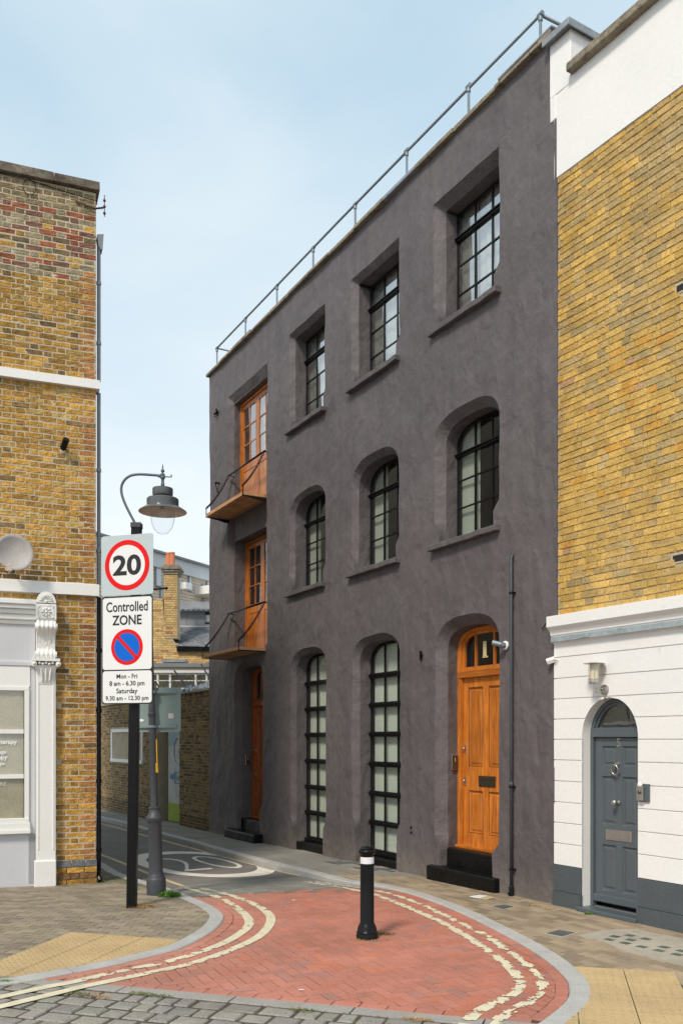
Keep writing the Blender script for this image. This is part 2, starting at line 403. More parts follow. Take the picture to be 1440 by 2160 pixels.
M_wood_shaded = wood('red varnished wood with painted shade', (0.26, 0.055, 0.010), (0.42, 0.11, 0.018))  # redder varnish, darkened in its colour for the shaded doorway under the platform
M_blinds = mat('shop blind', (0.42, 0.45, 0.385), 0.9, n1=(1, .04), n2=(20, .02), bump=None)
M_canopy = mat('lantern metal', (0.085, 0.09, 0.095), 0.28, n1=(3, 0.2), n2=(60, 0.1), bump=None, coat=0.3)
def plaster():
    m = bpy.data.materials.new('charcoal lumpy render'); m.use_nodes = True
    N, L = m.node_tree.nodes, m.node_tree.links
    b = N['Principled BSDF']; b.inputs['Roughness'].default_value = 0.62
    b.inputs['Specular IOR Level'].default_value = 0.35
    geo = N.new('ShaderNodeNewGeometry')
    t = N.new('ShaderNodeTexNoise'); t.inputs['Scale'].default_value = 0.55; t.inputs['Detail'].default_value = 5
    L.new(geo.outputs['Position'], t.inputs['Vector'])
    r = N.new('ShaderNodeValToRGB')
    r.color_ramp.elements[0].position = 0.32; r.color_ramp.elements[0].color = (0.104, 0.091, 0.095, 1)
    r.color_ramp.elements[1].position = 0.68; r.color_ramp.elements[1].color = (0.124, 0.107, 0.110, 1)
    L.new(t.outputs['Fac'], r.inputs[0])
    # fine speckle of worn paint
    t4 = N.new('ShaderNodeTexNoise'); t4.inputs['Scale'].default_value = 9; t4.inputs['Detail'].default_value = 10
    t4.inputs['Roughness'].default_value = 0.75
    L.new(geo.outputs['Position'], t4.inputs['Vector'])
    mr = N.new('ShaderNodeMapRange'); mr.inputs['From Min'].default_value = .35; mr.inputs['From Max'].default_value = .65
    mr.inputs['To Min'].default_value = .91; mr.inputs['To Max'].default_value = 1.09
    L.new(t4.outputs['Fac'], mr.inputs[0])
    mm = N.new('ShaderNodeVectorMath'); mm.operation = 'SCALE'
    mps = N.new('ShaderNodeMapping'); mps.inputs['Scale'].default_value = (5, 5, 0.35); L.new(geo.outputs['Position'], mps.inputs[0])
    ts_ = N.new('ShaderNodeTexNoise'); ts_.inputs['Scale'].default_value = 1.0; ts_.inputs['Detail'].default_value = 4; L.new(mps.outputs[0], ts_.inputs['Vector'])
    ms_ = N.new('ShaderNodeMapRange'); ms_.inputs['From Min'].default_value = .35; ms_.inputs['From Max'].default_value = .65
    ms_.inputs['To Min'].default_value = .93; ms_.inputs['To Max'].default_value = 1.07; L.new(ts_.outputs['Fac'], ms_.inputs[0])
    mu_ = N.new('ShaderNodeMath'); mu_.operation = 'MULTIPLY'; L.new(ms_.outputs[0], mu_.inputs[0]); L.new(mr.outputs[0], mu_.inputs[1])
    L.new(r.outputs[0], mm.inputs[0]); L.new(mu_.outputs[0], mm.inputs['Scale'])
    # pale dust splashed on the lowest part of the wall
    sx = N.new('ShaderNodeSeparateXYZ'); L.new(geo.outputs['Position'], sx.inputs[0])
    dz = N.new('ShaderNodeMapRange'); dz.inputs['From Min'].default_value = 0.45; dz.inputs['From Max'].default_value = -0.1
    dz.inputs['To Min'].default_value = 0.0; dz.inputs['To Max'].default_value = 0.9
    L.new(sx.outputs['Z'], dz.inputs['Value'])
    dm_ = N.new('ShaderNodeMath'); dm_.operation = 'MULTIPLY'; L.new(dz.outputs[0], dm_.inputs[0]); L.new(t4.outputs['Fac'], dm_.inputs[1])
    dc = N.new('ShaderNodeMixRGB'); dc.inputs['Color2'].default_value = (0.24, 0.21, 0.17, 1)
    L.new(dm_.outputs[0], dc.inputs['Fac']); L.new(mm.outputs[0], dc.inputs['Color1'])
    L.new(dc.outputs[0], b.inputs['Base Color'])
    # trowel marks: stretched, distorted noise plus patches
    mpn = N.new('ShaderNodeMapping'); mpn.inputs['Scale'].default_value = (1.5, 1.5, 1.0)
    mpn.inputs['Rotation'].default_value = (0, 0.7, 0)
    L.new(geo.outputs['Position'], mpn.inputs[0])
    a = N.new('ShaderNodeTexNoise'); a.inputs['Scale'].default_value = 2.3; a.inputs['Detail'].default_value = 9
    a.inputs['Roughness'].default_value = 0.50; a.inputs['Distortion'].default_value = 0.25
    L.new(mpn.outputs[0], a.inputs['Vector'])
    v = N.new('ShaderNodeTexVoronoi'); v.feature = 'SMOOTH_F1'; v.inputs['Scale'].default_value = 2.2
    v.inputs['Smoothness'].default_value = 0.25
    vv = N.new('ShaderNodeMixRGB'); vv.inputs['Fac'].default_value = 0.35
    L.new(mpn.outputs[0], vv.inputs['Color1']); L.new(a.outputs['Color'], vv.inputs['Color2'])
    L.new(vv.outputs[0], v.inputs['Vector'])
    ad = N.new('ShaderNodeMath'); ad.operation = 'MULTIPLY_ADD'; ad.inputs[1].default_value = 0.16
    L.new(v.outputs['Distance'], ad.inputs[0]); L.new(a.outputs['Fac'], ad.inputs[2])
    bp = N.new('ShaderNodeBump'); bp.inputs['Strength'].default_value = 0.9; bp.inputs['Distance'].default_value = 0.075
    L.new(ad.outputs[0], bp.inputs['Height'])
    f = N.new('ShaderNodeTexNoise'); f.inputs['Scale'].default_value = 26; f.inputs['Detail'].default_value = 6
    L.new(geo.outputs['Position'], f.inputs['Vector'])
    bp2 = N.new('ShaderNodeBump'); bp2.inputs['Strength'].default_value = 0.35; bp2.inputs['Distance'].default_value = 0.006
    L.new(f.outputs['Fac'], bp2.inputs['Height']); L.new(bp.outputs[0], bp2.inputs['Normal'])
    L.new(bp2.outputs[0], b.inputs['Normal'])
    return m
M_plaster = plaster()

def glass(name, f0=0.12, tint=(0.93, 0.96, 0.94), wave=0.05, power=4.0):
    """thin pane: transparent with a mirror reflection that grows towards grazing (same from both sides)"""
    m = bpy.data.materials.new(name); m.use_nodes = True
    N, L = m.node_tree.nodes, m.node_tree.links
    N.clear()
    o = N.new('ShaderNodeOutputMaterial'); mixs = N.new('ShaderNodeMixShader')
    tr = N.new('ShaderNodeBsdfTransparent'); tr.inputs[0].default_value = (*tint, 1)
    gl = N.new('ShaderNodeBsdfGlossy'); gl.inputs['Roughness'].default_value = 0.015
    lw = N.new('ShaderNodeLayerWeight'); lw.inputs['Blend'].default_value = 0.5
    pw = N.new('ShaderNodeMath'); pw.operation = 'POWER'; pw.inputs[1].default_value = power
    ma = N.new('ShaderNodeMath'); ma.operation = 'MULTIPLY_ADD'; ma.inputs[1].default_value = 1 - f0; ma.inputs[2].default_value = f0
    L.new(lw.outputs['Facing'], pw.inputs[0]); L.new(pw.outputs[0], ma.inputs[0])
    geo = N.new('ShaderNodeNewGeometry'); nt = N.new('ShaderNodeTexNoise'); nt.inputs['Scale'].default_value = 1.8
    bp = N.new('ShaderNodeBump'); bp.inputs['Strength'].default_value = wave; bp.inputs['Distance'].default_value = 0.03
    L.new(geo.outputs['Position'], nt.inputs['Vector']); L.new(nt.outputs['Fac'], bp.inputs['Height'])
    L.new(bp.outputs[0], gl.inputs['Normal'])
    L.new(ma.outputs[0], mixs.inputs[0]); L.new(tr.outputs[0], mixs.inputs[1]); L.new(gl.outputs[0], mixs.inputs[2])
    L.new(mixs.outputs[0], o.inputs[0])
    return m
M_glass = glass('window glass', 0.17)
M_glasst = glass('upper window glass', 0.52)
M_globe = glass('lamp globe glass', 0.03, (0.97, 0.985, 0.99), wave=0.0, power=5)
# ------------------------------------------------------------------ survey: ground heights and positions
def gz(y): return -0.0175 * max(0.0, y - 11.5)
def smooth(t): t = min(1, max(0, t)); return t * t * (3 - 2 * t)
def rz(x, y):
    """road level: flush in front, about 10 cm below the pavement down the lane"""
    return gz(y) - 0.012 - 0.095 * smooth((y - 12.0) / 3.5)
def G(px, py, z=0.0, road=False):
    """ground point surveyed from the photograph (1440 px frame), returned in metres"""
    Y = 10.0
    for _ in range(60):
        h = (rz(0, Y) if road else gz(Y)) + z
        Y = (2.1 - h) * 1900 / (py - 1560)
    return ((px - 720) / 1900 * Y, Y)
def AT(px, py, Y):
    return Vector(((px - 720) / 1900 * Y, Y, 2.1 - (py - 1560) / 1900 * Y))

# building frames: local x to the right along the facade, local y into the building, z up
def frame_rz(d): return math.atan2(d[1], d[0])
D_O, D_RZ = (2.6864, 11.47, 0), frame_rz((0.48545, -0.87427))
W_O, W_RZ = (2.6951, 11.43, 0), frame_rz((0.5178, -0.8555))
L_O, L_RZ = (-3.6408, 13.38, 0), frame_rz((0.93186, 0.36281))

def smooth_curve(pts, n=8):
    """Catmull-Rom through 2-D points"""
    P = [np.array(p, float) for p in pts]
    P = [2 * P[0] - P[1]] + P + [2 * P[-1] - P[-2]]
    out = []
    for i in range(1, len(P) - 2):
        for k in range(n):
            t = k / n
            a, b, c, d = P[i - 1], P[i], P[i + 1], P[i + 2]
            out.append(0.5 * ((2 * b) + (-a + c) * t + (2 * a - 5 * b + 4 * c - d) * t * t + (-a + 3 * b - 3 * c + d) * t ** 3))
    out.append(P[-2])
    return [tuple(p) for p in out]

def resample(pts, step):
    P = [np.array(p, float) for p in pts]
    out = [P[0]]; acc = 0.0
    for a, b in zip(P, P[1:]):
        L_ = np.linalg.norm(b - a); d = step - acc
        while d <= L_:
            out.append(a + (b - a) * (d / L_)); d += step
        acc = L_ - (d - step)
    return [tuple(p) for p in out]

def offset(pts, d):
    """offset polyline to its left by d"""
    P = [np.array(p, float) for p in pts]; out = []
    for i in range(len(P)):
        t = P[min(i + 1, len(P) - 1)] - P[max(i - 1, 0)]
        t /= np.linalg.norm(t)
        out.append(tuple(P[i] + d * np.array([-t[1], t[0]])))
    return out

def inside(p, poly):
    x, y = p; c = False; j = len(poly) - 1
    for i in range(len(poly)):
        xi, yi = poly[i]; xj, yj = poly[j]
        if (yi > y) != (yj > y) and x < (xj - xi) * (y - yi) / (yj - yi) + xi: c = not c
        j = i
    return c

def clip(subject, rect):
    """Sutherland-Hodgman: subject polygon clipped by a convex counter-clockwise rect"""
    out = subject
    for i in range(len(rect)):
        a, b = rect[i], rect[(i + 1) % len(rect)]
        f = lambda p: (b[0] - a[0]) * (p[1] - a[1]) - (b[1] - a[1]) * (p[0] - a[0])
        inp, out = out, []
        for k in range(len(inp)):
            p, q = inp[k - 1], inp[k]
            fp, fq = f(p), f(q)
            if (fp >= 0) != (fq >= 0):
                t = fp / (fp - fq); out.append((p[0] + (q[0] - p[0]) * t, p[1] + (q[1] - p[1]) * t))
            if fq >= 0: out.append(q)
        if len(out) < 3: return []
    return out

def area(p):
    return 0.5 * sum(p[i - 1][0] * p[i][1] - p[i][0] * p[i - 1][1] for i in range(len(p)))

def in_view(x, y, z):
    if y < 0.5: return False
    px = 720 + 1900 * x / y; py = 1560 - 1900 * (z - 2.1) / y
    return -10 < px < 1450 and -10 < py < 2170

# unit block: top face chamfered, 1 x 1 x 1 with its top at z = 0
def unit_block(name, m, lx, ly, h=0.05, c=0.004, dome=0.0):
    b = MB()
    x, y = lx / 2, ly / 2
    r0 = [(-x, -y, -h), (x, -y, -h), (x, y, -h), (-x, y, -h)]
    r1 = [(p[0], p[1], -c * 1.3) for p in r0]
    r2 = [((abs(p[0]) - c) * (1 if p[0] > 0 else -1), (abs(p[1]) - c) * (1 if p[1] > 0 else -1), 0) for p in r0]
    fs = []
    for i in range(4):
        k = (i + 1) % 4
        fs += [(i, k, 4 + k, 4 + i), (4 + i, 4 + k, 8 + k, 8 + i)]
    vs = r0 + r1 + r2
    if dome:
        vs = vs + [(0, 0, dome)]
        fs += [(8, 9, 12), (9, 10, 12), (10, 11, 12), (11, 8, 12)]
    else: fs += [(8, 9, 10, 11)]
    b.add(vs, fs)
    return b.mesh(name, m, smooth=False), vs, fs

def pave(name, parent, region, cells, size, mo, ma, colf, zf, limit=300, c=0.004, h=0.05, jit=0.0015, gap=0.006, dome=0.0, skip=None):
    """cells: list of (cx, cy, angle, lx, ly); full blocks share a mesh, cut ones are clipped to the region"""
    lx0, ly0 = size
    base, bvs, bfs = unit_block(name, mo, lx0 - gap, ly0 - gap, h, c, dome)
    items = []
    for cx, cy, an, lx, ly in cells:
        ca, sa = math.cos(an), math.sin(an)
        hx, hy = (lx - gap) / 2, (ly - gap) / 2
        cs = [(cx + ca * a - sa * b, cy + sa * a + ca * b) for a, b in ((-hx, -hy), (hx, -hy), (hx, hy), (-hx, hy))]
        if skip and all(skip(*p) for p in cs): continue
        ins = [inside(p, region) for p in cs]
        if all(ins): items.append((cx, cy, an, lx, ly, None))
        elif any(ins) or inside((cx, cy), region):
            cl = clip(region, cs)
            if len(cl) >= 3 and abs(area(cl)) > 0.12 * lx * ly * 0.35:
                if area(cl) < 0: cl = cl[::-1]
                items.append((cx, cy, an, lx, ly, cl))
    def key(it):
        z = zf(it[0], it[1])
        return (0 if in_view(it[0], it[1], z) else 1, it[0] ** 2 + it[1] ** 2)
    items.sort(key=key)
    rest = MB()
    for k, (cx, cy, an, lx, ly, cl) in enumerate(items):
        z = zf(cx, cy) + random.uniform(-jit, jit)
        col = colf(cx, cy)
        if k < limit and in_view(cx, cy, z):
            if cl is None:
                o = link(name, base, parent, (cx, cy, z), (random.uniform(-jit, jit) * 4, random.uniform(-jit, jit) * 4, an),
                         ((lx - gap) / (lx0 - gap), (ly - gap) / (ly0 - gap), 1))
            else:
                b = MB(); b.slab([(p[0] - cx, p[1] - cy) for p in cl], -h, 0)
                o = link(name, b.mesh(name, mo), parent, (cx, cy, z))
            o.color = (*col, 1)
        else:
            rest.col = col
            if cl is None:
                ca, sa = math.cos(an), math.sin(an)
                sx, sy = (lx - gap) / (lx0 - gap), (ly - gap) / (ly0 - gap)
                rest.add([(cx + ca * v[0] * sx - sa * v[1] * sy, cy + sa * v[0] * sx + ca * v[1] * sy, z + v[2]) for v in bvs], bfs)
            else: rest.slab(cl, z - h, z)
    if rest.v:
        o = rest.build(name + '_field', ma, parent, fix=False)
        tag(o, kind='stuff')

def rows(bbox, ang, lx, ly, bond=0.5, var=None):
    """stretcher rows at an angle covering bbox centre/size"""
    (cx, cy), R = bbox
    out = []; ca, sa = math.cos(ang), math.sin(ang)
    n = int(R / ly) + 1
    for j in range(-n, n + 1):
        x = -R + (j % 2) * lx * bond + (random.uniform(0, lx) if var else 0)
        while x < R:
            w = random.choice(var) if var else lx
            u, v = x + w / 2, j * ly
            out.append((cx + ca * u - sa * v, cy + sa * u + ca * v, ang, w, ly))
            x += w
    return out

def herring(bbox, ang, L_, W_):
    """90 degree herringbone"""
    (cx, cy), R = bbox
    out = []; ca, sa = math.cos(ang), math.sin(ang)
    n = int(R / W_) + 4
    # unit: horizontal brick at (i*W, i*W) repeated with period 4W horizontally / 2 bricks
    for i in range(-n, n + 1):
        for k in range(-n // 2, n // 2 + 1):
            ox = i * W_ + k * 4 * W_ ; oy = i * W_
            for rot in (0, 1):
                if rot == 0: u, v, a = ox + L_ / 2, oy + W_ / 2, 0
                else: u, v, a = ox + L_ + W_ / 2, oy, PI / 2
                if abs(u) > R or abs(v) > R: continue
                out.append((cx + ca * u - sa * v, cy + sa * u + ca * v, ang + a, L_, W_))
    return out

# ------------------------------------------------------------------ wall brick fields
BR_L, BR_H, BR_C = 0.250, 0.0835, 0.125     # stretcher, course, header incl. joint
def brick_mesh(name, m, l, h=BR_H, joint=0.011, dep=0.03, seed=0, rough=0.003, vj=None):
    """front face of 3 x 2 cells with softened irregular arrises"""
    rnd = random.Random(seed)
    l2, h2 = (l - (vj or joint)) / 2, (h - joint) / 2
    xs = [-l2 + .005, -l2 * 0.35, l2 * 0.35, l2 - .005]; zs = [-h2 + .004, 0.0, h2 - .004]
    vs = []; fs = []
    for z in zs:
        for x in xs:
            vs.append((x + rnd.uniform(-.004, .004), rnd.uniform(-rough, rough), z + rnd.uniform(-.0028, .0028)))
    for j in range(2):
        for i in range(3): fs.append((j * 4 + i, j * 4 + i + 1, (j + 1) * 4 + i + 1, (j + 1) * 4 + i))
    ring = [0, 1, 2, 3, 7, 11, 10, 9, 8, 4]
    n = len(vs)
    def outw(i, y, e):
        x, _, z = vs[i]
        X = x + (e if i % 4 == 3 else -e if i % 4 == 0 else 0)
        Z = z + (e if i // 4 == 2 else -e if i // 4 == 0 else 0)
        return (X, y, Z)
    mid = [outw(i, 0.006, 0.005) for i in ring]; bk = [outw(i, dep, 0.005) for i in ring]
    vs += mid + bk
    k = len(ring)
    for i in range(k):
        j = (i + 1) % k
        fs.append((ring[j], ring[i], n + i, n + j)); fs.append((n + j, n + i, n + k + i, n + k + j))
    b = MB(); b.add(vs, fs)
    return b.mesh(name, m), vs, fs

def brick_wall(parent, rect, colf, mo, ma, limit=300, holes=(), name='brick', order=None, y=0.0, course0=0.0, jy=0.003, wob=0.0, joint=0.011, bond='flemish', hcourse=BR_H):
    vj = min(joint, 0.0115)
    """rect (x0, x1, z0, z1) in the parent's frame; holes: functions (x, z) -> bool"""
    x0, x1, z0, z1 = rect
    kinds = []
    for l in (BR_L, BR_C):
        for sd in range(4): kinds.append((l, brick_mesh(name, mo, l, hcourse, joint, seed=sd + int(l * 1000), vj=vj)))
    items = []
    nz_ = int(round((z1 - z0) / hcourse))
    hh = (z1 - z0) / nz_
    for r in range(nz_):
        zc = z0 + hh * (r + 0.5)
        if bond == 'flemish':
            x = x1 if r % 2 else x1 - BR_C - 0.06
            items.append((x1 - (BR_C + 0.06) / 2, zc, BR_C + .06, r)) if not r % 2 else None
            seq = 0
            while x > x0:
                l = BR_L if seq % 2 == 0 else BR_C
                if random.random() < 0.04: l = BR_L
                a = max(x0, x - l)
                if x - a > 0.03: items.append(((x + a) / 2, zc, x - a, r))
                x -= l; seq += 1
        else:
            l0 = BR_L if r % 3 else BR_C
            x = x1 - (BR_L / 2 if r % 2 else 0) * (1 if r % 3 else 0.5)
            if x < x1: items.append(((x1 + x) / 2, zc, x1 - x, r))
            while x > x0:
                a = max(x0, x - l0)
                if x - a > 0.03: items.append(((x + a) / 2, zc, x - a, r))
                x -= l0
    items = [it for it in items if not any(h(it[0], it[1]) for h in holes)]
    if order: items.sort(key=order)
    rest = MB(); cnt = 0
    for (xc, zc, l, r) in items:
        base_l = BR_L if l > 0.17 else BR_C
        cand = [k for k in kinds if k[0] == base_l]
        _, (me, vs, fs) = random.choice(cand)
        s = (l - vj) / (base_l - vj)
        sz = (hh - joint) / (hcourse - joint)
        yy = y + random.uniform(-jy, jy)
        zc2 = zc + (wob * noise.noise(Vector((xc * 1.3, zc * 2.1, 4.2))) if wob else 0) + random.uniform(-.0012, .0012)
        rt = random.uniform(-0.008, 0.008)
        col = colf(xc, zc, l)
        if cnt < limit:
            o = link(name, me, parent, (xc, yy, zc2), (0, rt, 0), (s, 1, sz)); o.color = (*col, 1); cnt += 1
        else:
            rest.col = col
            rest.add([(xc + v[0] * s, yy + v[1], zc2 + v[2] * sz) for v in vs], fs)
    if rest.v:
        o = rest.build('brickwork', ma, parent, fix=False); tag(o, kind='stuff')

def text_mesh(txt, width=None, height=None, bold=0.0, extr=0.001, m=None, name='lettering', flip=None, align='CENTER'):
    cu = bpy.data.curves.new(name, 'FONT'); cu.body = txt; cu.size = 1.0; cu.offset = bold; cu.extrude = 0.0
    cu.align_x = 'LEFT'; cu.resolution_u = 4
    to = bpy.data.objects.new('tmp', cu); COL.objects.link(to)
    dg = bpy.context.evaluated_depsgraph_get(); dg.update()
    me = bpy.data.meshes.new_from_object(to.evaluated_get(dg))
    bpy.data.objects.remove(to); bpy.data.curves.remove(cu)
    co = np.empty(len(me.vertices) * 3, dtype=np.float32); me.vertices.foreach_get('co', co); co = co.reshape(-1, 3)
    mn, mxv = co.min(0), co.max(0)
    sx = width / (mxv[0] - mn[0]) if width else None
    sy = height / (mxv[1] - mn[1]) if height else None
    sx = sx or sy; sy = sy or sx
    ox = {'CENTER': (mn[0] + mxv[0]) / 2, 'LEFT': mn[0], 'RIGHT': mxv[0]}[align]
    new = np.zeros_like(co)
    new[:, 0] = (co[:, 0] - ox) * sx
    new[:, 2] = (co[:, 1] - (mn[1] + mxv[1]) / 2) * sy
    if flip == 'ground': new = new[:, [0, 2, 1]]
    me.vertices.foreach_set('co', new.ravel().astype(np.float32))
    me.materials.clear(); me.materials.append(m); me.name = name
    me.update()
    return me
def text(txt, parent, loc, m, **k):
    name = k.get('name', 'lettering')
    return link(name, text_mesh(txt, m=m, **k), parent, loc)
# ================================================================== GROUND
def sheet(name, poly, m, zf, off=0.0, step=None, parent=None, kind='structure'):
    """ground sheet following the slope: polygon cut into strips along y"""
    b = MB()
    ys = [p[1] for p in poly]
    cuts = [-1e3] + list(np.arange(11.5, 16.6, 0.5)) + [40, 1e3]
    for a, c in zip(cuts, cuts[1:]):
        if c < min(ys) or a > max(ys): continue
        cl = clip(poly, [(-1e3, a), (1e3, a), (1e3, c), (-1e3, c)])
        if len(cl) >= 3: b.face([(p[0], p[1], zf(p[0], p[1]) + off) for p in cl])
    o = b.build(name, m, parent)
    if kind: tag(o, kind=kind)
    return o
GZ = lambda x, y: gz(y)

# far ground, one big sheet under everything
b = MB()
for y0, y1 in ((-60, 11.5), (11.5, 60), (60, 900)):
    z0, z1 = gz(y0) - 0.15, (gz(y1) if y1 < 100 else gz(60)) - 0.15
    b.face([(-400, y0, z0), (400, y0, z0), (400, y1, z1), (-400, y1, z1)])
tag(b.build('ground', M_lanepave, None), kind='structure')

# kerb lines (road side of the kerb stones), metres
LK = [G(px, py) for px, py in ((0, 2077), (50, 2070), (215, 2040), (300, 2021), (380, 2000), (430, 1976), (460, 1955), (472, 1937), (468, 1926), (450, 1913), (415, 1897), (350, 1872))]
LK = [(-4.6, 6.75)] + LK + [(-3.45, 14.33), (-4.4, 16.27), (-6.4, 20.0), (-9.5, 25.5)]
RK = [G(px, py) for px, py in ((1140, 2155), (1192, 2112), (1200, 2085), (1190, 2060), (1145, 2020), (1070, 1975), (970, 1925), (870, 1887), (792, 1868))]
RK = [(0.95, 6.35), (1.3, 6.52)] + RK + [(0.02, 13.6), (-0.62, 14.74), (-1.35, 15.98), (-2.54, 18.24), (-3.34, 19.85), (-4.29, 21.63), (-5.3, 23.6), (-6.5, 26.0), (-9.5, 31.0)]
LKs = resample(smooth_curve(LK, 10), 0.08)
RKs = resample(smooth_curve(RK, 10), 0.08)
KW = 0.17
LKb = offset(LKs, KW)            # pavement side, left kerb runs away from camera: pavement on its left
RKb = offset(RKs, -KW)
STRIP_A = G(-60, 2050); STRIP_TOP = [G(240, 2075), G(480, 2095), G(720, 2117), G(970, 2140), G(1135, 2156)]
sd = np.array(STRIP_TOP[-1]) - np.array(STRIP_TOP[0]); sd /= np.linalg.norm(sd)
sn = np.array([-sd[1], sd[0]])
SANG = math.atan2(sd[1], sd[0])
S0 = np.array(STRIP_TOP[0])
def sp(u, v): return tuple(S0 + sd * u + sn * v)

# lane asphalt (sheet) and its markings
lane = sheet('asphalt_lane', [(-0.2, 12.6), (1.2, 12.6), (0.7, 14.2), (-3.2, 21.0), (-9.0, 32), (-18, 46), (-24, 44), (-10, 24.5), (-4.9, 16.0), (-3.2, 13.1), (-2.6, 12.2)], M_asphalt, rz, 0.0)

# red table base, cobbled street base, pavements base
red_poly_l = [p for p in LKs if p[1] < 12.55 and p[1] > 7.35]
red_poly_r = [p for p in RKs if 6.4 < p[1] < 13.35]
BK = [G(409, 1892), G(499, 1885), G(725, 1868), G(800, 1867)]
table = sheet('red_brick_crossing', [sp(-0.6, -0.05)] + [p for p in LKs if 7.45 < p[1] < 11.9] + BK[1:] + [p for p in RKs if 6.6 < p[1] < 13.1][::-1] + [sp(4.2, -0.05)], M_joint_r, rz, -0.008)
street = sheet('cobbled_street', [(-9, 1), (9, 1), sp(5.5, -2.0) if False else sp(7.0, -0.1), sp(-7.0, -0.1)], M_joint, rz, -0.012)
lpav = sheet('left_pavement', [(-14, 5.2)] + [(p[0], p[1]) for p in LKb] + [(-12, 27), (-14, 14)], M_joint, GZ, -0.008)
rpav = sheet('right_pavement', [(p[0], p[1]) for p in RKb if p[1] < 15][::-1] + [(1.2, 6.0), (5, 5), (8, 6), (1.2, 14.8), (0.2, 14.9)], M_joint, GZ, -0.008)
lane_pav_poly = [p for p in RKb if p[1] >= 14.3] + [(-9.3, 37), (-3.0, 25.5), (1.5, 14.0), (0.4, 14.2)]
lane_pav = sheet('lane_pavement', lane_pav_poly, M_lanepave, GZ, 0.0)

# lane pavement flags: thin real slabs
fl_cells = rows(((-1.8, 18.5), 9.5), math.atan2(0.87427, -0.48545), 1.0, 0.66)
pave('paving_flag', lane_pav, lane_pav_poly, fl_cells, (1.0, 0.66), M_pave_o, M_pave_a,
     lambda x, y: tuple(np.array((0.25, 0.232, 0.20)) * random.uniform(0.9, 1.1)), lambda x, y: gz(y) + 0.008, limit=60, h=0.03, gap=0.012)

HANG = 24.5
# herringbone bricks of the red crossing
def border_polys(line, w, L_, out_side):
    """bricks laid end to end along a curve; returns polygons"""
    pts = resample(line, L_)
    o2 = offset(pts, out_side * w)
    res = []
    for i in range(len(pts) - 1):
        a, b_, c, d = pts[i], pts[i + 1], o2[i + 1], o2[i]
        q = [a, b_, c, d]
        cx = sum(p[0] for p in q) / 4; cy = sum(p[1] for p in q) / 4
        q = [(cx + (p[0] - cx) * (1 - 0.03), cy + (p[1] - cy) * (1 - 0.06)) for p in q]
        if area(q) < 0: q = q[::-1]
        res.append(q)
    return res
def redc(x, y):
    k = random.random()
    base = np.array((0.43, 0.175, 0.125)) * random.uniform(0.92, 1.08)
    if k < 0.10: base = np.array((0.46, 0.165, 0.105)) * random.uniform(0.92, 1.05)
    elif k < 0.18: base = np.array((0.37, 0.175, 0.14)) * random.uniform(0.92, 1.05)
    pale = smooth((0.4 - x) / 3.5) * 0.45
    return tuple(base * (1 - pale) + np.array((0.46, 0.245, 0.19)) * pale)
BW = 0.112
lin = [p for p in LKs if 7.2 < p[1] < 12.3]
rin = [p for p in RKs if 6.55 < p[1] < 13.3]
cnt = 0
def put_poly(name, q, z, parent, m, col, h=0.05):
    cx = sum(p[0] for p in q) / len(q); cy = sum(p[1] for p in q) / len(q)
    b = MB()
    n = len(q)
    ins = [(p[0] + (cx - p[0]) * 0.03, p[1] + (cy - p[1]) * 0.05) for p in q]
    b.add([(p[0] - cx, p[1] - cy, -h) for p in q] + [(p[0] - cx, p[1] - cy, -0.005) for p in q] + [(p[0] - cx, p[1] - cy, 0) for p in ins],
          [(i, (i + 1) % n, n + (i + 1) % n, n + i) for i in range(n)] + [(n + i, n + (i + 1) % n, 2 * n + (i + 1) % n, 2 * n + i) for i in range(n)] + [tuple(range(2 * n, 3 * n))])
    o = link(name, b.mesh(name, m), parent, (cx, cy, z)); o.color = (*col, 1)
    return o
for q in border_polys(lin, -BW, 0.224, 1)[::1] + border_polys(rin, BW, 0.224, 1):
    cx = sum(p[0] for p in q) / 4; cy = sum(p[1] for p in q) / 4
    if not in_view(cx, cy, 0) or np.dot(np.array((cx, cy)) - S0, sn) < 0.0: continue
    put_poly('edging_brick', q, rz(cx, cy) + random.uniform(-.001, .001), table, M_pave_o, redc(cx, cy)); cnt += 1
for i in range(22):
    q = [sp(-0.5 + i * 0.224, 0.003), sp(-0.5 + i * 0.224 + 0.217, 0.003), sp(-0.5 + i * 0.224 + 0.217, 0.109), sp(-0.5 + i * 0.224, 0.109)]
    cx = sum(p[0] for p in q) / 4; cy = sum(p[1] for p in q) / 4
    if inside((cx, cy), [p for p in LKs] + [p for p in RKs][::-1]):
        put_poly('edging_brick', q, rz(cx, cy), table, M_pave_o, redc(cx, cy))
li = offset(lin, -BW - 0.003); ri = offset(rin, BW + 0.003)
li = [p for p in li if np.dot(np.array(p) - S0, sn) > 0.112]; ri = [p for p in ri if np.dot(np.array(p) - S0, sn) > 0.112]
red_in = [sp(np.dot(np.array(li[0]) - S0, sd), 0.112)] + [p for p in li if p[1] < BK[0][1] - 0.02] + [BK[1], BK[2]] + [p for p in ri if p[1] < BK[3][1] - 0.1][::-1] + [sp(np.dot(np.array(ri[0]) - S0, sd), 0.112)]
pave('herringbone_brick', table, red_in, herring(((0.2, 9.6), 5.2), math.radians(HANG), 0.224, 0.112), (0.224, 0.112), M_pave_o, M_pave_a, redc, rz, limit=300, c=0.003, gap=0.0095)
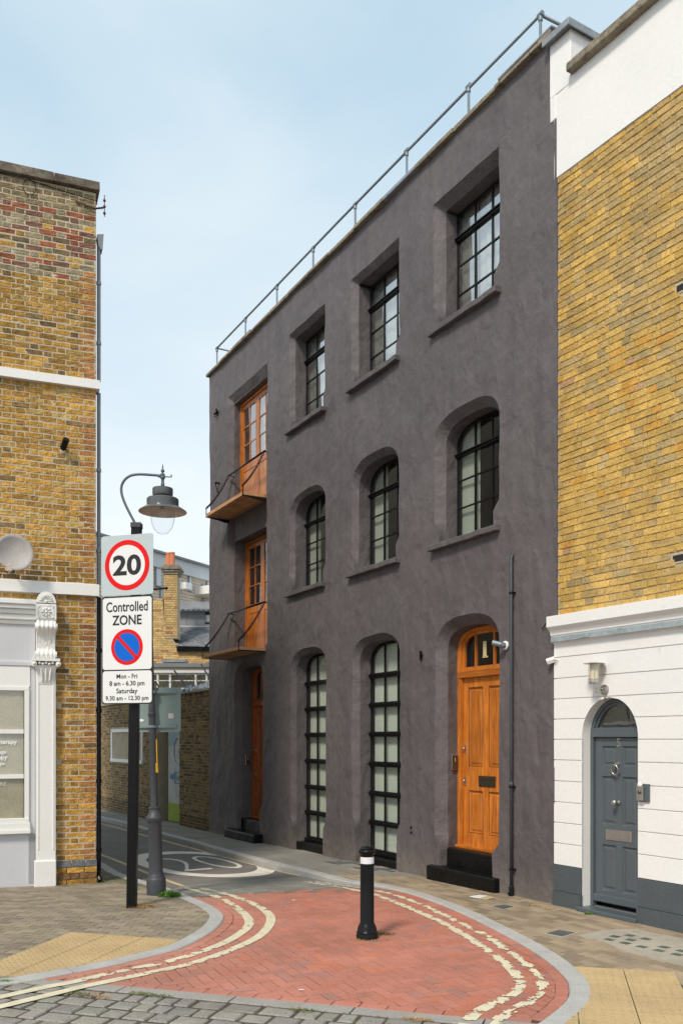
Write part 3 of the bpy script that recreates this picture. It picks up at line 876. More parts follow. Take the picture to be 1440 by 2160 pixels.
# grey sett band behind the red area
band_poly = [p for p in LKs if BK[0][1] < p[1] < 12.85] + [G(391, 1869, road=True), G(470, 1861, road=True), G(547, 1856, road=True), G(634, 1851, road=True), (0.05, 13.55)] + [p for p in RKs if BK[3][1] - 0.1 < p[1] < 13.5][::-1] + [BK[2], BK[1]]
pave('grey_sett', lane, band_poly, rows(((-0.9, 12.9), 2.4), math.radians(16), 0.224, 0.112), (0.224, 0.112), M_pave_o, M_pave_a,
     lambda x, y: tuple(np.array((0.225, 0.215, 0.19)) * random.uniform(0.88, 1.12)), lambda x, y: rz(x, y) + 0.004, limit=200, gap=0.005, h=0.03)

# concrete aggregate edging strip
for i in range(-5, 9):
    u0 = i * 1.02 + 0.13
    if sp(u0 + 1, 0)[0] < -2.6 or sp(u0, 0)[0] > 1.9: continue
    b = MB()
    b.slab([sp(u0, -0.165), sp(u0 + 1.008, -0.165), sp(u0 + 1.008, -0.004), sp(u0, -0.004)], -0.06, -0.0135)
    o = b.build('edging_slab', M_strip, street, bevel=0.006)
# setts of the street
def settc(x, y):
    return tuple(np.array((0.27, 0.25, 0.225)) * random.uniform(0.82, 1.12) * np.array((1, random.uniform(.98, 1.02), random.uniform(.95, 1.03))))
sett_poly = [sp(-4.5, -0.18), sp(-4.5, -3.4), sp(5.5, -3.4), sp(5.5, -0.18)]
cells = []
for j in range(15):
    x = -4.2 + random.uniform(-0.2, 0)
    while x < 5.2:
        w = random.choice((0.15, 0.19, 0.22, 0.235, 0.27, 0.30))
        c_ = sp(x + w / 2, -0.18 - 0.104 - j * 0.208 + random.uniform(-0.007, 0.007))
        cells.append((c_[0], c_[1], SANG + random.uniform(-0.035, 0.035), w - random.uniform(0, .012), 0.208 - random.uniform(0, 0.012)))
        x += w
pave('sett', street, sett_poly, cells, (0.2, 0.145), M_sett, M_sett_a, settc, lambda x, y: rz(x, y) - 0.004, limit=260, c=0.012, gap=0.013, jit=0.004, dome=0.004)
lsett_poly = [sp(-7, -0.18), sp(-7, 0.6), (-2.3, 7.66), sp(-0.3, -0.0)]
# little triangle left of the red area
tri = [p for p in LKs if p[0] < -1.9 and p[1] < 7.9]
tri_poly = [sp(-3.6, -0.18)] + tri + [sp(-0.25, 0.0), sp(0, -0.18)]
cells = []
for j in range(6):
    x = -3.6
    while x < 0.4:
        w = random.choice((0.17, 0.2, 0.225))
        c_ = sp(x + w / 2, -0.18 + 0.072 + j * 0.145)
        cells.append((c_[0], c_[1], SANG, w, 0.145)); x += w
pave('sett', street, tri_poly, cells, (0.2, 0.145), M_sett, M_sett_a, settc, lambda x, y: rz(x, y) - 0.004, limit=40, c=0.012, gap=0.013, jit=0.003, dome=0.003)

# kerb stones
def kerb_stones(line, back, z_drop, parent, m=M_granite, n_each=11):
    i = 0
    while i + n_each < len(line):
        k = n_each
        a = line[i:i + k + 1]; c = back[i:i + k + 1]
        mid = a[k // 2]
        if mid[1] < 34:
            b = MB(); vs = []; fs = []
            for t in range(k + 1):
                p, q = np.array(a[t]), np.array(c[t])
                if t == 0: e = (np.array(a[1]) - p); e /= np.linalg.norm(e); p = p + e * .004; q = q + e * .004
                if t == k: e = (np.array(a[k - 1]) - p); e /= np.linalg.norm(e); p = p + e * .004; q = q + e * .004
                w = (q - p) / np.linalg.norm(q - p)
                zt = gz(p[1]) + 0.004; zb = zt - 0.2
                vs += [(p[0], p[1], zb), (p[0], p[1], zt - 0.012), (p[0] + w[0] * .012, p[1] + w[1] * .012, zt), (q[0], q[1], zt), (q[0], q[1], zb)]
            for t in range(k):
                for e in range(4): fs.append((t * 5 + e, t * 5 + e + 1, (t + 1) * 5 + e + 1, (t + 1) * 5 + e))
            fs += [(0, 1, 2, 3, 4), tuple(k * 5 + e for e in (4, 3, 2, 1, 0))]
            b.add(vs, fs)
            b.build('kerb_stone', m, parent)
        i += k
lk = tag(empty('left_kerb'), kind='structure'); rk = tag(empty('right_kerb'), kind='structure')
kerb_stones(LKs, LKb, 0, lk); kerb_stones(RKs, RKb, 0, rk)

# brown block paving
def brownc(x, y):
    return tuple(np.array((0.262, 0.218, 0.16)) * random.uniform(0.74, 1.18) * np.array((1, random.uniform(.97, 1.03), random.uniform(.94, 1.06))))
tl = [G(150, 1968), G(378, 1984)]
TA = math.atan2(tl[1][1] - tl[0][1], tl[1][0] - tl[0][0])
T0 = np.array(tl[0]); tu = np.array((math.cos(TA), math.sin(TA))); tv = np.array((-tu[1], tu[0]))
# left tactile area: tiles from its far edge towards the kerb, far edge leaning
left_tact = [G(150, 1968), G(378, 1984)] + [p for p in LKb if G(378, 1984)[0] > p[0] > -4.0 and p[1] < 9.4][::-1] + [(-4.0, 7.3), G(-60, 2052)]
pp_left = [(p[0], p[1]) for p in LKb if p[1] < 12.8] + [(-3.35, 13.35), (-3.6, 13.36), (-6.2, 12.35), (-6.2, 5.9), (-4.6, 6.6)]
pave('paving_block', lpav, pp_left, rows(((-3.5, 10), 4.6), TA + math.radians(3), 0.224, 0.112), (0.224, 0.112), M_pave_o, M_pave_a, brownc, lambda x, y: gz(y) + 0.002,
     limit=300, gap=0.008, c=0.003, jit=0.0010, skip=lambda x, y: inside((x, y), left_tact))
# beyond the corner, moss darkened
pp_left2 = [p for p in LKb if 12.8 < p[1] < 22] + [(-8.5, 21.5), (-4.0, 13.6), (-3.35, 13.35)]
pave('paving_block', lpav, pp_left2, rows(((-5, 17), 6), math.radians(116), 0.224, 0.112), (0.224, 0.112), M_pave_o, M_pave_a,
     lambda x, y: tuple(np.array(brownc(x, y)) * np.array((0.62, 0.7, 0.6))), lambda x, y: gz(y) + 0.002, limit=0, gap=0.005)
# right: blocks between the kerb and the facades
R1 = np.array([G(1313.6, 2046.1), G(1331.7, 2103)]); rv = R1[0] - R1[1]; TR = math.atan2(rv[1], rv[0]) - PI / 2
ru = np.array((math.cos(TR), math.sin(TR))); rw = np.array((-ru[1], ru[0])); R0 = R1[0]
def rt(u, v): return tuple(R0 + ru * u + rw * v)
right_tact = [rt(0.46, 0.0)] + [rt(-0.46, 0.0)] + [p for p in RKb if p[1] < rt(-0.46, 0)[1]][::-1][:400] + [(1.6, 6.2), rt(0.95, -2.3)] if False else None
rt_side = [rt(-0.40, 0.02), rt(0.44, -0.02), rt(0.50, -1.0), rt(0.9, -2.4)]
right_tact = [p for p in RKb if 6.45 < p[1] < rt(-0.44, 0.02)[1]] + [rt(-0.44, 0.02), rt(0.44, 0.0), rt(0.44, -0.45), rt(0.88, -0.46), rt(1.32, -0.92), rt(1.32, -2.4)]
conc_patch = [G(px, py) for px, py in ((1216, 1974), (1262, 1966), (1300, 1962), (1345, 1962), (1470, 1988), (1475, 2055), (1440, 2040), (1365, 2022), (1310, 2006), (1290, 1996), (1255, 1983), (1235, 1982))]
COVERS = [([G(px, py) for px, py in ((1148, 1971), (1182, 1964), (1216, 1969), (1186, 1978))], M_iron),
          ([G(px, py) for px, py in ((1036, 1914), (1062, 1910), (1086, 1914), (1060, 1920))], M_iron)]
grid_patch = [G(px, py) for px, py in ((690, 1819), (760, 1812), (850, 1826), (822, 1843), (740, 1836))]
def skip_r(x, y):
    return inside((x, y), right_tact) or inside((x, y), conc_patch) or any(inside((x, y), c[0]) for c in COVERS) or inside((x, y), grid_patch)
pp_right = [p for p in RKb if 6.3 < p[1] < 14.9][::-1] + [(1.5, 6.0), (4.6, 5.6), (4.6, 8.3), (2.72, 11.42), (0.55, 15.33), (0.2, 15.1)]
pave('paving_block', rpav, pp_right, rows(((2.2, 10.5), 5.2), math.radians(-61), 0.224, 0.112), (0.224, 0.112), M_pave_o, M_pave_a,
     lambda x, y: tuple(np.array(brownc(x, y)) * np.array((1.16, 1.08, 1.0))), lambda x, y: gz(y) + 0.002, limit=300, gap=0.008, c=0.003, jit=0.0010, skip=skip_r)
# concrete patches
for nm, poly in (('concrete_patch', conc_patch), ('concrete_patch', grid_patch)):
    b = MB(); b.slab(poly if area(poly) > 0 else poly[::-1], -0.05, 0.0065, zf=GZ); b.build(nm, M_conc, rpav)
# glass lens prisms set in the concrete
lens0 = np.array(G(1330, 1985)); lu = np.array(G(1390, 1998)) - lens0; lu /= np.linalg.norm(lu); lv = np.array((-lu[1], lu[0]))
for i in range(-1, 4):
    for j in range(-1, 2):
        c_ = lens0 + lu * (i * 0.2 + .06 * (j % 2)) + lv * j * 0.17
        if not inside(tuple(c_), conc_patch) or random.random() < 0.3: continue
        b = MB(); b.slab([tuple(c_ + lu * a + lv * d) for a, d in ((-.05, -.045), (.05, -.045), (.05, .045), (-.05, .045))], 0.0, 0.009)
        b.build('glass_lens', M_lens, rpav)
g0 = np.array(G(770, 1828)); gu = np.array((0.48545, -0.87427)); gv = np.array((0.87427, 0.48545))
for i in range(-5, 6):
    for j in range(-2, 3):
        c_ = g0 + gu * i * 0.2 + gv * j * 0.14
        if not inside(tuple(c_), grid_patch): continue
        b = MB(); b.slab([tuple(c_ + gu * a + gv * d) for a, d in ((-.08, -.055), (.08, -.055), (.08, .055), (-.08, .055))], 0.0, 0.010, zf=GZ)
        b.build('grating_panel', M_iron, rpav)
for k, (poly, m) in enumerate(COVERS):
    poly = poly if area(poly) > 0 else poly[::-1]
    cen = tuple(np.mean(np.array(poly), axis=0))
    t = empty('access_cover', (cen[0], cen[1], gz(cen[1])))
    tag(t, ['diamond shaped iron access cover set in the pavement by the pale concrete patch', 'small iron access cover near the drainpipe of the dark building'][k], 'access cover', 'iron access covers')
    b = MB(); b.slab([(p[0] - cen[0], p[1] - cen[1]) for p in poly], -0.03, 0.004); b.build('frame', M_granite, t)
    b = MB(); b.slab([((p[0] - cen[0]) * .86, (p[1] - cen[1]) * .86) for p in poly], -0.01, 0.009); lid = b.build('lid', m, t)
    if k == 0:
        e1 = (np.array(poly[1]) - np.array(poly[0])); e2 = (np.array(poly[3]) - np.array(poly[0]))
        b = MB()
        for i in range(6):
            for j in range(5):
                c_ = np.array(poly[0]) - np.array(cen) + e1 * (0.14 + 0.145 * i) + e2 * (0.14 + 0.18 * j)
                c_ = c_ * .92
                b.box(c_[0] - .012, c_[0] + .012, c_[1] - .01, c_[1] + .01, .008, .012)
        b.build('tread', m, lid)
# two painted slabs near the door step
for k, (cc, pts) in enumerate(((M_whitew, ((990, 1894), (1010, 1891), (1030, 1893), (1012, 1897))), (M_amber, ((1012, 1898), (1032, 1894), (1044, 1896), (1024, 1900))))):
    poly = [G(*p) for p in pts]; poly = poly if area(poly) > 0 else poly[::-1]
    b = MB(); b.slab(poly, 0, 0.007)
    b.build('painted_slab', cc if k == 0 else M_yellow2, rpav)

# tactile paving: slabs with low blisters
def tactile(parent, poly, origin, u, v, n0, n1, s=0.44):
    for i in range(*n0):
        for j in range(*n1):
            o_ = origin + u * i * s + v * j * s
            c4 = [tuple(o_ + u * a + v * d) for a, d in ((.0045, .0045), (s - .0045, .0045), (s - .0045, s - .0045), (.0045, s - .0045))]
            if area(c4) < 0: c4 = c4[::-1]
            full = all(inside(p, poly) for p in c4)
            cl = c4 if full else clip(poly, c4)
            if len(cl) < 3 or abs(area(cl)) < 0.004: continue
            if area(cl) < 0: cl = cl[::-1]
            cen = np.mean(np.array(c4), axis=0)
            if not in_view(cen[0], cen[1], 0) and not full: continue
            b = MB(); b.slab([(p[0] - cen[0], p[1] - cen[1]) for p in cl], -0.05, 0)
            sl = link('tactile_slab', b.mesh('tactile_slab', M_tact), parent, (cen[0], cen[1], gz(cen[1]) + 0.0055))
            bl = MB()
            for a in range(6):
                for d in range(6):
                    q = o_ + u * (s / 12 + a * s / 6) + v * (s / 12 + d * s / 6)
                    if not inside(tuple(q), poly): continue
                    bl.lathe([(0.014, 0), (0.011, 0.005), (0.001, 0.006)], 8, q[0] - cen[0], q[1] - cen[1], cap=False)
            if bl.v: tag(bl.build('blister', M_blister, sl, smooth=True), kind='stuff')
tactile(rpav, right_tact, np.array(R0), ru, -rw, (-5, 4), (0, 6))
e_ = np.array(G(125, 2028)) - np.array(G(205, 1995)); e_ /= np.linalg.norm(e_)
lt0 = np.array(G(150, 1968)); ltu = np.array(G(0, 2025)) - lt0; ltu /= np.linalg.norm(ltu); ltv = np.array((-ltu[1], ltu[0]))
tactile(lpav, left_tact, lt0, ltu, ltv, (-2, 8), (-2, 7))

# line paint: many small flakes so that edges and wear are real
def paint_line(parent, pts, w, m, wear, zf, name='yellow_line', step=0.02, seed=0, zoff=0.004, scale=14, cuts=True):
    ln = resample(smooth_curve(pts, 12), step)
    na = max(3, int(round(w / step)))
    b = MB(); offs = [offset(ln, -w / 2 + w * k / na) for k in range(na + 1)]
    for i in range(len(ln) - 1):
        for k in range(na):
            q = [offs[k][i], offs[k][i + 1], offs[k + 1][i + 1], offs[k + 1][i]]
            cx, cy = q[0]
            e = abs((k + 0.5) / na - 0.5) * 2
            n1_ = noise.noise(Vector((cx * scale * .6, cy * scale * .6, seed))) + 0.5 * noise.noise(Vector((cx * scale * 2.2, cy * scale * 2.2, seed + 3)))
            wr = wear(cx, cy) if callable(wear) else wear
            if n1_ > 0.95 - wr * (0.8 + 0.75 * e ** 2): continue
            b.face([(p[0], p[1], zf(*p) + zoff) for p in q])
    o = b.build(name, m, parent, fix=True)
    return o
wl_ = lambda x, y: 0.68 if 8.0 < y < 9.1 else (0.12 if y < 7.9 else (0.66 if y > 11 else 0.34))
wr_ = lambda x, y: 0.72
wr2 = lambda x, y: 0.86
LA = [(391, 1869), (460, 1892), (500, 1915), (524, 1938), (520, 1957), (482, 1983), (425, 2006), (350, 2028), (250, 2048), (150, 2071), (100, 2080), (0, 2102), (-60, 2116)]
LB = [(415, 1868), (475, 1884), (525, 1902), (560, 1921), (571, 1942), (546, 1974), (478, 2006), (400, 2032), (280, 2058), (170, 2081), (125, 2092), (0, 2122), (-60, 2136)]
RA = [(665, 1852), (720, 1861), (795, 1877), (870, 1900), (945, 1934), (1020, 1970), (1070, 2005), (1115, 2037), (1140, 2065), (1143, 2090), (1115, 2112), (1070, 2135), (1043, 2158), (1035, 2170)]
RB = [(640, 1851), (720, 1868), (792, 1887), (850, 1909), (930, 1944), (1000, 1985), (1060, 2027), (1092, 2060), (1092, 2085), (1060, 2107), (1010, 2131), (982, 2158), (975, 2172)]
RZp = lambda x, y: rz(x, y) + 0.001
for k, (ln, we) in enumerate(((LA, wl_), (LB, wl_))):
    paint_line(table, [G(*p) for p in ln], 0.108, M_yellow, we, RZp, seed=k * 7 + 1)
for k, (ln, we) in enumerate(((RA, wr2), (RB, wr_))):
    paint_line(table, [G(*p) for p in ln], 0.108, M_yellow, we, RZp, seed=k * 7 + 31)
lw = lambda x, y: 0.25
paint_line(lane, [G(px, py, road=True) for px, py in ((391, 1870), (380, 1868), (304, 1840), (203, 1800))] + [(-6.6, 21.2), (-9.3, 25.5)], 0.09, M_yellow2, lw, rz, seed=51, step=0.03)
paint_line(lane, [G(px, py, road=True) for px, py in ((634, 1849), (512, 1819), (408, 1791), (304, 1763), (207, 1737))] + [(-9.5, 30)], 0.09, M_yellow2, lw, rz, seed=61, step=0.03)
# white roundel with 20
le = np.array((0.87427, 0.48545)); ll = np.array((-0.48545, 0.87427))
def lp(e, l): return tuple(le * e + ll * l)
LCX, LCY, RA_, RB_ = 5.80, 15.85, 1.06, 2.22
b = MB(); N_ = 72
def rr(t, f, g_): return lp(LCX + (RA_ - f) * math.copysign(abs(math.cos(t)) ** 0.9, math.cos(t)), LCY + (RB_ - g_) * math.copysign(abs(math.sin(t)) ** 0.9, math.sin(t)))
for i in range(N_):
    t0, t1 = 2 * PI * i / N_, 2 * PI * (i + 1) / N_
    q = [rr(t0, 0, 0), rr(t1, 0, 0), rr(t1, .23, .50), rr(t0, .23, .50)]
    b.face([(p[0], p[1], rz(*p) + 0.004) for p in q])
b.build('speed_roundel', M_roadwhite, lane)
for ch, ee in (('2', -0.36), ('0', 0.34)):
    me = text_mesh(ch, width=0.56, height=2.1, bold=-0.022, m=M_roadwhite, flip='ground', name='road_digit')
    for v in me.vertices:
        p = lp(LCX + ee + v.co.x, LCY + 0.05 + v.co.y)
        v.co = (p[0], p[1], rz(*p) + 0.004)
    link('road_digit', me, lane)
# ================================================================== DARK BUILDING
dark = empty('warehouse_building', D_O, D_RZ)
tag(dark, 'tall charcoal rendered building with arched windows and orange wooden doors beside the lane', 'building')

def disp(x, z):
    v = Vector((x * 0.55, z * 0.5, 1.7))
    d = 0.024 * noise.noise(v) + 0.016 * noise.noise(Vector((x * 1.5 + z * .5, z * 1.2, 5.0))) + 0.008 * abs(noise.noise(Vector((x * 3.1 + z * 1.4, z * 2.2 - x * .6, 9.0)))) + 0.003 * noise.noise(Vector((x * 6, z * 5, 2)))
    return d

def arch_pts(x0, x1, z0, zs, zt, n=22, p=2.7):
    """closed outline from the bottom left, up over the arch, down to the bottom right"""
    a = (x1 - x0) / 2; c = (x0 + x1) / 2; h = zt - zs
    pts = []
    for i in range(n + 1):
        t = PI - PI * i / n
        ct, st = math.cos(t), math.sin(t)
        pts.append((c + a * math.copysign(abs(ct) ** (2 / p), ct), zs + h * abs(st) ** (2 / p)))
    return pts

def outline(x0, x1, z0, zs, zt, ins, top='arch', stop=0.30, wig=0.0):
    """returns matching outer and inner outlines (open bottom: first and last points are the feet)"""
    zst = z0 + stop
    step = 0.09
    def jamb(z_a, z_b):
        n = max(1, int((z_b - z_a) / step)); return [z_a + (z_b - z_a) * k / n for k in range(n + 1)]
    lo = jamb(z0, zst); up = jamb(zst + 0.13, zs)
    O, I = [], []
    for z in lo: O.append((x0 + ins, z)); I.append((x0 + ins, z))
    for z in up: O.append((x0, z)); I.append((x0 + ins, min(z, zs)))
    if top == 'arch':
        A = arch_pts(x0, x1, z0, zs, zt)[1:-1]; B = arch_pts(x0 + ins, x1 - ins, z0, zs, zt - ins)[1:-1]
    else:
        n = int((x1 - x0) / step)
        A = [(x0 + (x1 - x0) * k / n, zt) for k in range(n + 1)]; B = [(x0 + ins + (x1 - x0 - 2 * ins) * k / n, zt - ins) for k in range(n + 1)]
        O.pop(); I.pop()
    O += A; I += B
    rO, rI = [], []
    for z in up[::-1] if top == 'arch' else up[::-1][1:]: rO.append((x1, z)); rI.append((x1 - ins, z))
    for z in lo[::-1]: rO.append((x1 - ins, z)); rI.append((x1 - ins, z))
    O += rO; I += rI
    if wig:
        O = [(p[0] + wig * noise.noise(Vector((p[0] * 2.5, p[1] * 2.5, 3))), p[1] + wig * noise.noise(Vector((p[0] * 2.5, p[1] * 2.5, 8)))) for p in O]
        I = [(p[0] + wig * 0.7 * noise.noise(Vector((p[0] * 2.5, p[1] * 2.5, 3))), p[1] + wig * 0.7 * noise.noise(Vector((p[0] * 2.5, p[1] * 2.5, 8)))) for p in I]
    return O, I

OPEN = []   # dict per opening
COLS = {'c': (-2.61, -1.06), 'b': (-5.18, -3.61), 'a': (-7.70, -6.17)}
INS = {'c': 0.125, 'b': 0.10, 'a': 0.09}
for k, (x0, x1) in COLS.items():
    OPEN.append(dict(k=k, t='top', x0=x0, x1=x1, z0=8.34, zs=10.27, zt=10.27, top='rect', ins=INS[k]))
    OPEN.append(dict(k=k, t='first', x0=x0, x1=x1, z0=5.06, zs=6.52, zt=6.99, top='arch', ins=INS[k]))
OPEN.append(dict(k='a', t='ground', x0=-7.67, x1=-6.12, z0=-0.20, zs=3.42, zt=3.89, top='arch', ins=0.10, stop=0.62))
OPEN.append(dict(k='b', t='ground', x0=-5.145, x1=-3.58, z0=-0.20, zs=3.42, zt=3.89, top='arch', ins=0.10, stop=0.82))
OPEN.append(dict(k='c', t='door', x0=-2.605, x1=-1.07, z0=-0.20, zs=3.42, zt=3.91, top='arch', ins=0.14, stop=0.72))
OPEN.append(dict(k='d', t='bay', x0=-11.05, x1=-8.80, z0=4.02, zs=10.12, zt=10.12, top='rect', ins=0.17, stop=0.01))
OPEN.append(dict(k='d', t='door', x0=-10.60, x1=-9.02, z0=-0.30, zs=3.40, zt=3.87, top='arch', ins=0.13, stop=0.86))
X0, X1, Z0, Z1 = -12.22, 0.05, -0.45, 11.02
def wall_mesh(bounds, holes, fn, g=0.075, edge=None):
    """triangulated wall sheet in (x, z) with holes; fn gives y"""
    x0, x1, z0, z1 = bounds
    pts = []; edges = []
    def loop(pl):
        n = len(pts); pts.extend(pl)
        for i in range(len(pl)): edges.append((n + i, n + (i + 1) % len(pl)))
    nx, nz_ = int((x1 - x0) / g), int((z1 - z0) / g)
    bd = [(x0 + (x1 - x0) * i / nx, z0) for i in range(nx)] + [(x1, z0 + (z1 - z0) * i / nz_) for i in range(nz_)] + \
         [(x1 - (x1 - x0) * i / nx, z1) for i in range(nx)] + [(x0, z1 - (z1 - z0) * i / nz_) for i in range(nz_)]
    loop(bd)
    for h in holes:
        # close the foot with intermediate points
        a, b_ = h[-1], h[0]; n = max(1, int(abs(a[0] - b_[0]) / g))
        loop(list(h) + [(a[0] + (b_[0] - a[0]) * k / n, a[1]) for k in range(1, n)])
    for i in range(1, nx):
        for j in range(1, nz_):
            p = (x0 + (x1 - x0) * (i + random.uniform(-.2, .2)) / nx, z0 + (z1 - z0) * (j + random.uniform(-.2, .2)) / nz_)
            near = False
            for h in holes:
                if min(q[0] for q in h) - .1 < p[0] < max(q[0] for q in h) + .1 and min(q[1] for q in h) - .1 < p[1] < max(q[1] for q in h) + .1:
                    if inside(p, h) or min((p[0] - q[0]) ** 2 + (p[1] - q[1]) ** 2 for q in h) < 0.0012: near = True; break
            if not near: pts.append(p)
    V, E, F, _, _, _ = delaunay_2d_cdt([Vector(p) for p in pts], edges, [], 0, 1e-6)
    fs = []
    for f in F:
        c = (sum(V[i].x for i in f) / 3, sum(V[i].y for i in f) / 3)
        if any(min(q[0] for q in h) < c[0] < max(q[0] for q in h) and inside(c, h) for h in holes): continue
        a, b_, d = (V[i] for i in f)
        if (b_ - a).cross(d - a) if False else ((b_.x - a.x) * (d.y - a.y) - (b_.y - a.y) * (d.x - a.x)) > 0: fs.append(tuple(f))
        else: fs.append((f[0], f[2], f[1]))
    return [(v.x, fn(v.x, v.y), v.y) for v in V], fs

holes = []
for o_ in OPEN:
    O, I = outline(o_['x0'], o_['x1'], o_['z0'], o_['zs'], o_['zt'], o_['ins'], o_['top'], o_.get('stop', 0.22), wig=0.014 if o_['t'] != 'bay' else 0.03)
    o_['O'], o_['I'] = O, I
    holes.append(O)
vs, fs = wall_mesh((X0, X1, Z0, Z1), holes, disp)
vs = [(x + (0.05 * noise.noise(Vector((0, 3, z * 0.9))) if x < X0 + .01 else 0), y, z) for x, y, z in vs]
wb = MB(); wb.add(vs, fs)
wall = wb.build('wall', M_plaster, dark, smooth=True, fix=False)

def ring(b, A, ya, B, yb, close=False):
    """band of quads between two matching outlines; ya / yb number or function"""
    fa = ya if callable(ya) else (lambda x, z: ya); fb = yb if callable(yb) else (lambda x, z: yb)
    n = len(b.v); m_ = len(A)
    b.v += [(p[0], fa(*p), p[1]) for p in A] + [(p[0], fb(*p), p[1]) for p in B]
    for i in range(m_ if close else m_ - 1):
        j = (i + 1) % m_
        b.f.append((n + i, n + m_ + i, n + m_ + j, n + j)); b.c.append(None)
DEPTH = 0.34
for o_ in OPEN:
    b = MB(); d1 = o_['ins'] * 1.05 if o_['t'] != 'bay' else 0.11
    ring(b, o_['O'], disp, o_['I'], lambda x, z: d1 + 0.006 * noise.noise(Vector((x * 3, z * 3, 2))))
    if o_['t'] != 'bay':
        d2 = 0.50 if (o_['t'] == 'door' or o_['t'] == 'ground') else 0.46
        steps = 4
        for s in range(steps):
            ring(b, o_['I'], d1 + (d2 - d1) * s / steps, o_['I'], d1 + (d2 - d1) * (s + 1) / steps)
    b.build('window_reveal' if o_['t'] in ('top', 'first', 'ground') else 'door_reveal', M_plaster, dark, smooth=True, fix=False)
# back wall of the loading bay with two door openings
bayO = [o_ for o_ in OPEN if o_['t'] == 'bay'][0]
bx0, bx1 = bayO['x0'] + .12, bayO['x1'] - .12
def rect_pts(x0, x1, z0, z1, g=0.1):
    nz_ = int((z1 - z0) / g); nx = int((x1 - x0) / g)
    return [(x0, z0 + (z1 - z0) * i / nz_) for i in range(nz_)] + [(x0 + (x1 - x0) * i / nx, z1) for i in range(nx)] + [(x1, z1 - (z1 - z0) * i / nz_) for i in range(nz_ + 1)]
bh = [rect_pts(-10.86, -8.97, 7.28, 9.93), rect_pts(-10.84, -8.97, 4.04, 6.70)]
vs, fs = wall_mesh((bx0 - 0.1, bx1 + 0.1, 3.9, 10.0), bh, lambda x, z: 0.108 + 0.5 * disp(x, z), g=0.12)
wb = MB(); wb.add(vs, fs)
for h, dd in zip(bh, (0.30, 0.42)):
    for s in range(3): ring(wb, h, 0.108 + (dd - 0.108) * s / 3, h, 0.108 + (dd - 0.108) * (s + 1) / 3)
wb.build('bay_wall', M_plaster, dark, smooth=True, fix=False, angle=None)
# body of the building behind
b = MB()
b.box(-12.20, -12.0, 0.02, 8.0, -0.45, 11.0); b.box(-0.15, 0.04, 0.05, 8.0, -0.45, 11.0)
b.box(-12.2, 0.04, 7.9, 8.0, -0.45, 11.0); b.box(-12.2, 0.04, 0.1, 8.0, 10.85, 11.0)
for z in (4.4, 7.8): b.box(-12.0, -0.15, 0.6, 7.9, z - .12, z)
b.build('side_wall', M_plaster, dark)
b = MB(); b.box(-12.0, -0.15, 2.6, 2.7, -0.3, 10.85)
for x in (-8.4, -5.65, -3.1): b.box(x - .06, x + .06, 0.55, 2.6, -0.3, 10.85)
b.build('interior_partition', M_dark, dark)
# coping stones
x = X0 - 0.06
while x < 0.02:
    w = min(random.uniform(0.85, 1.05), 0.06 - x)
    b = MB(); b.box(x + .004, x + w - .004, -0.085 + random.uniform(-.01, .01), 0.32, 11.02, 11.085 + random.uniform(-.006, .006), j=0.004)
    cs_ = b.build('coping_stone', M_coping if abs(x + 4) > 0.6 else M_lead, dark, bevel=0.01)
    x += w
b = MB(); b.box(-0.98, 0.09, -0.10, 0.36, 11.085, 11.12, j=.004); b.build('lead_flashing', M_lead, dark, bevel=.008)

# roof railing of key-clamp tube
rail = empty('roof_railing', (0, 0.17, 0), 0, dark)
b = MB()
b.tube([(-12.15, 0, 11.74), (-6, 0, 11.745), (-0.42, 0, 11.70)], 0.022, 10)
b.tube([(-12.15, 0, 11.74), (-12.15, 2.4, 11.74)], 0.022, 8); b.tube([(-0.42, 0, 11.70), (-0.42, 2.6, 11.70)], 0.022, 8)
b.build('rail', M_galv, rail, smooth=True)
for x in (-12.15, -10.36, -8.66, -6.98, -5.33, -3.64, -1.98, -0.42):
    zt = 11.74 if x < -1 else 11.70
    b = MB(); b.tube([(x, 0, 11.05), (x, 0, zt)], 0.02, 8)
    b.lathe([(0.031, zt - 0.085), (0.031, zt - 0.03)], 10, x, 0)
    b.tube([(x - 0.045, 0, zt), (x + 0.045, 0, zt)], 0.031, 10)
    b.lathe([(0.045, 11.085), (0.045, 11.10), (0.03, 11.105), (0.03, 11.13)], 10, x, 0)
    b.build('post', M_galv, rail, smooth=True, angle=40)

# ------------------------------------------------ windows
def pane_obj(parent, x0, x1, z0, z1, y, shape=None, m=None):
    b = MB()
    poly = [(x0, z0), (x1, z0), (x1, z1), (x0, z1)]
    if shape is not None:
        poly = clip(shape, poly)
        if len(poly) < 3 or abs(area(poly)) < 1e-3: return None
        if area(poly) < 0: poly = poly[::-1]
    tx, tz = random.uniform(-.007, .007), random.uniform(-.007, .007)
    cx, cz = (x0 + x1) / 2, (z0 + z1) / 2
    b.face([(p[0], y + tx * (p[0] - cx) * 3 + tz * (p[1] - cz) * 3, p[1]) for p in poly])
    return b.build('pane', m or M_glass, parent, fix=False)

def curtain(parent, x0, x1, z0, z1, y, m, name='blind', amp=0.01, fr=9):
    b = MB(); n = 40; vs = []; fs = []
    for i in range(n + 1):
        x = x0 + (x1 - x0) * i / n
        yy = y + amp * math.sin(x * fr * 2) + amp * 0.6 * math.sin(x * fr * 4.7 + 1)
        vs += [(x, yy, z0), (x, yy, z1)]
    for i in range(n): fs.append((2 * i, 2 * i + 2, 2 * i + 3, 2 * i + 1))
    b.add(vs, fs); return b.build(name, m, parent, smooth=True, fix=False)

def bars(b, x0, x1, y0, y1, z0, z1): b.box(x0, x1, y0, y1, z0, z1)

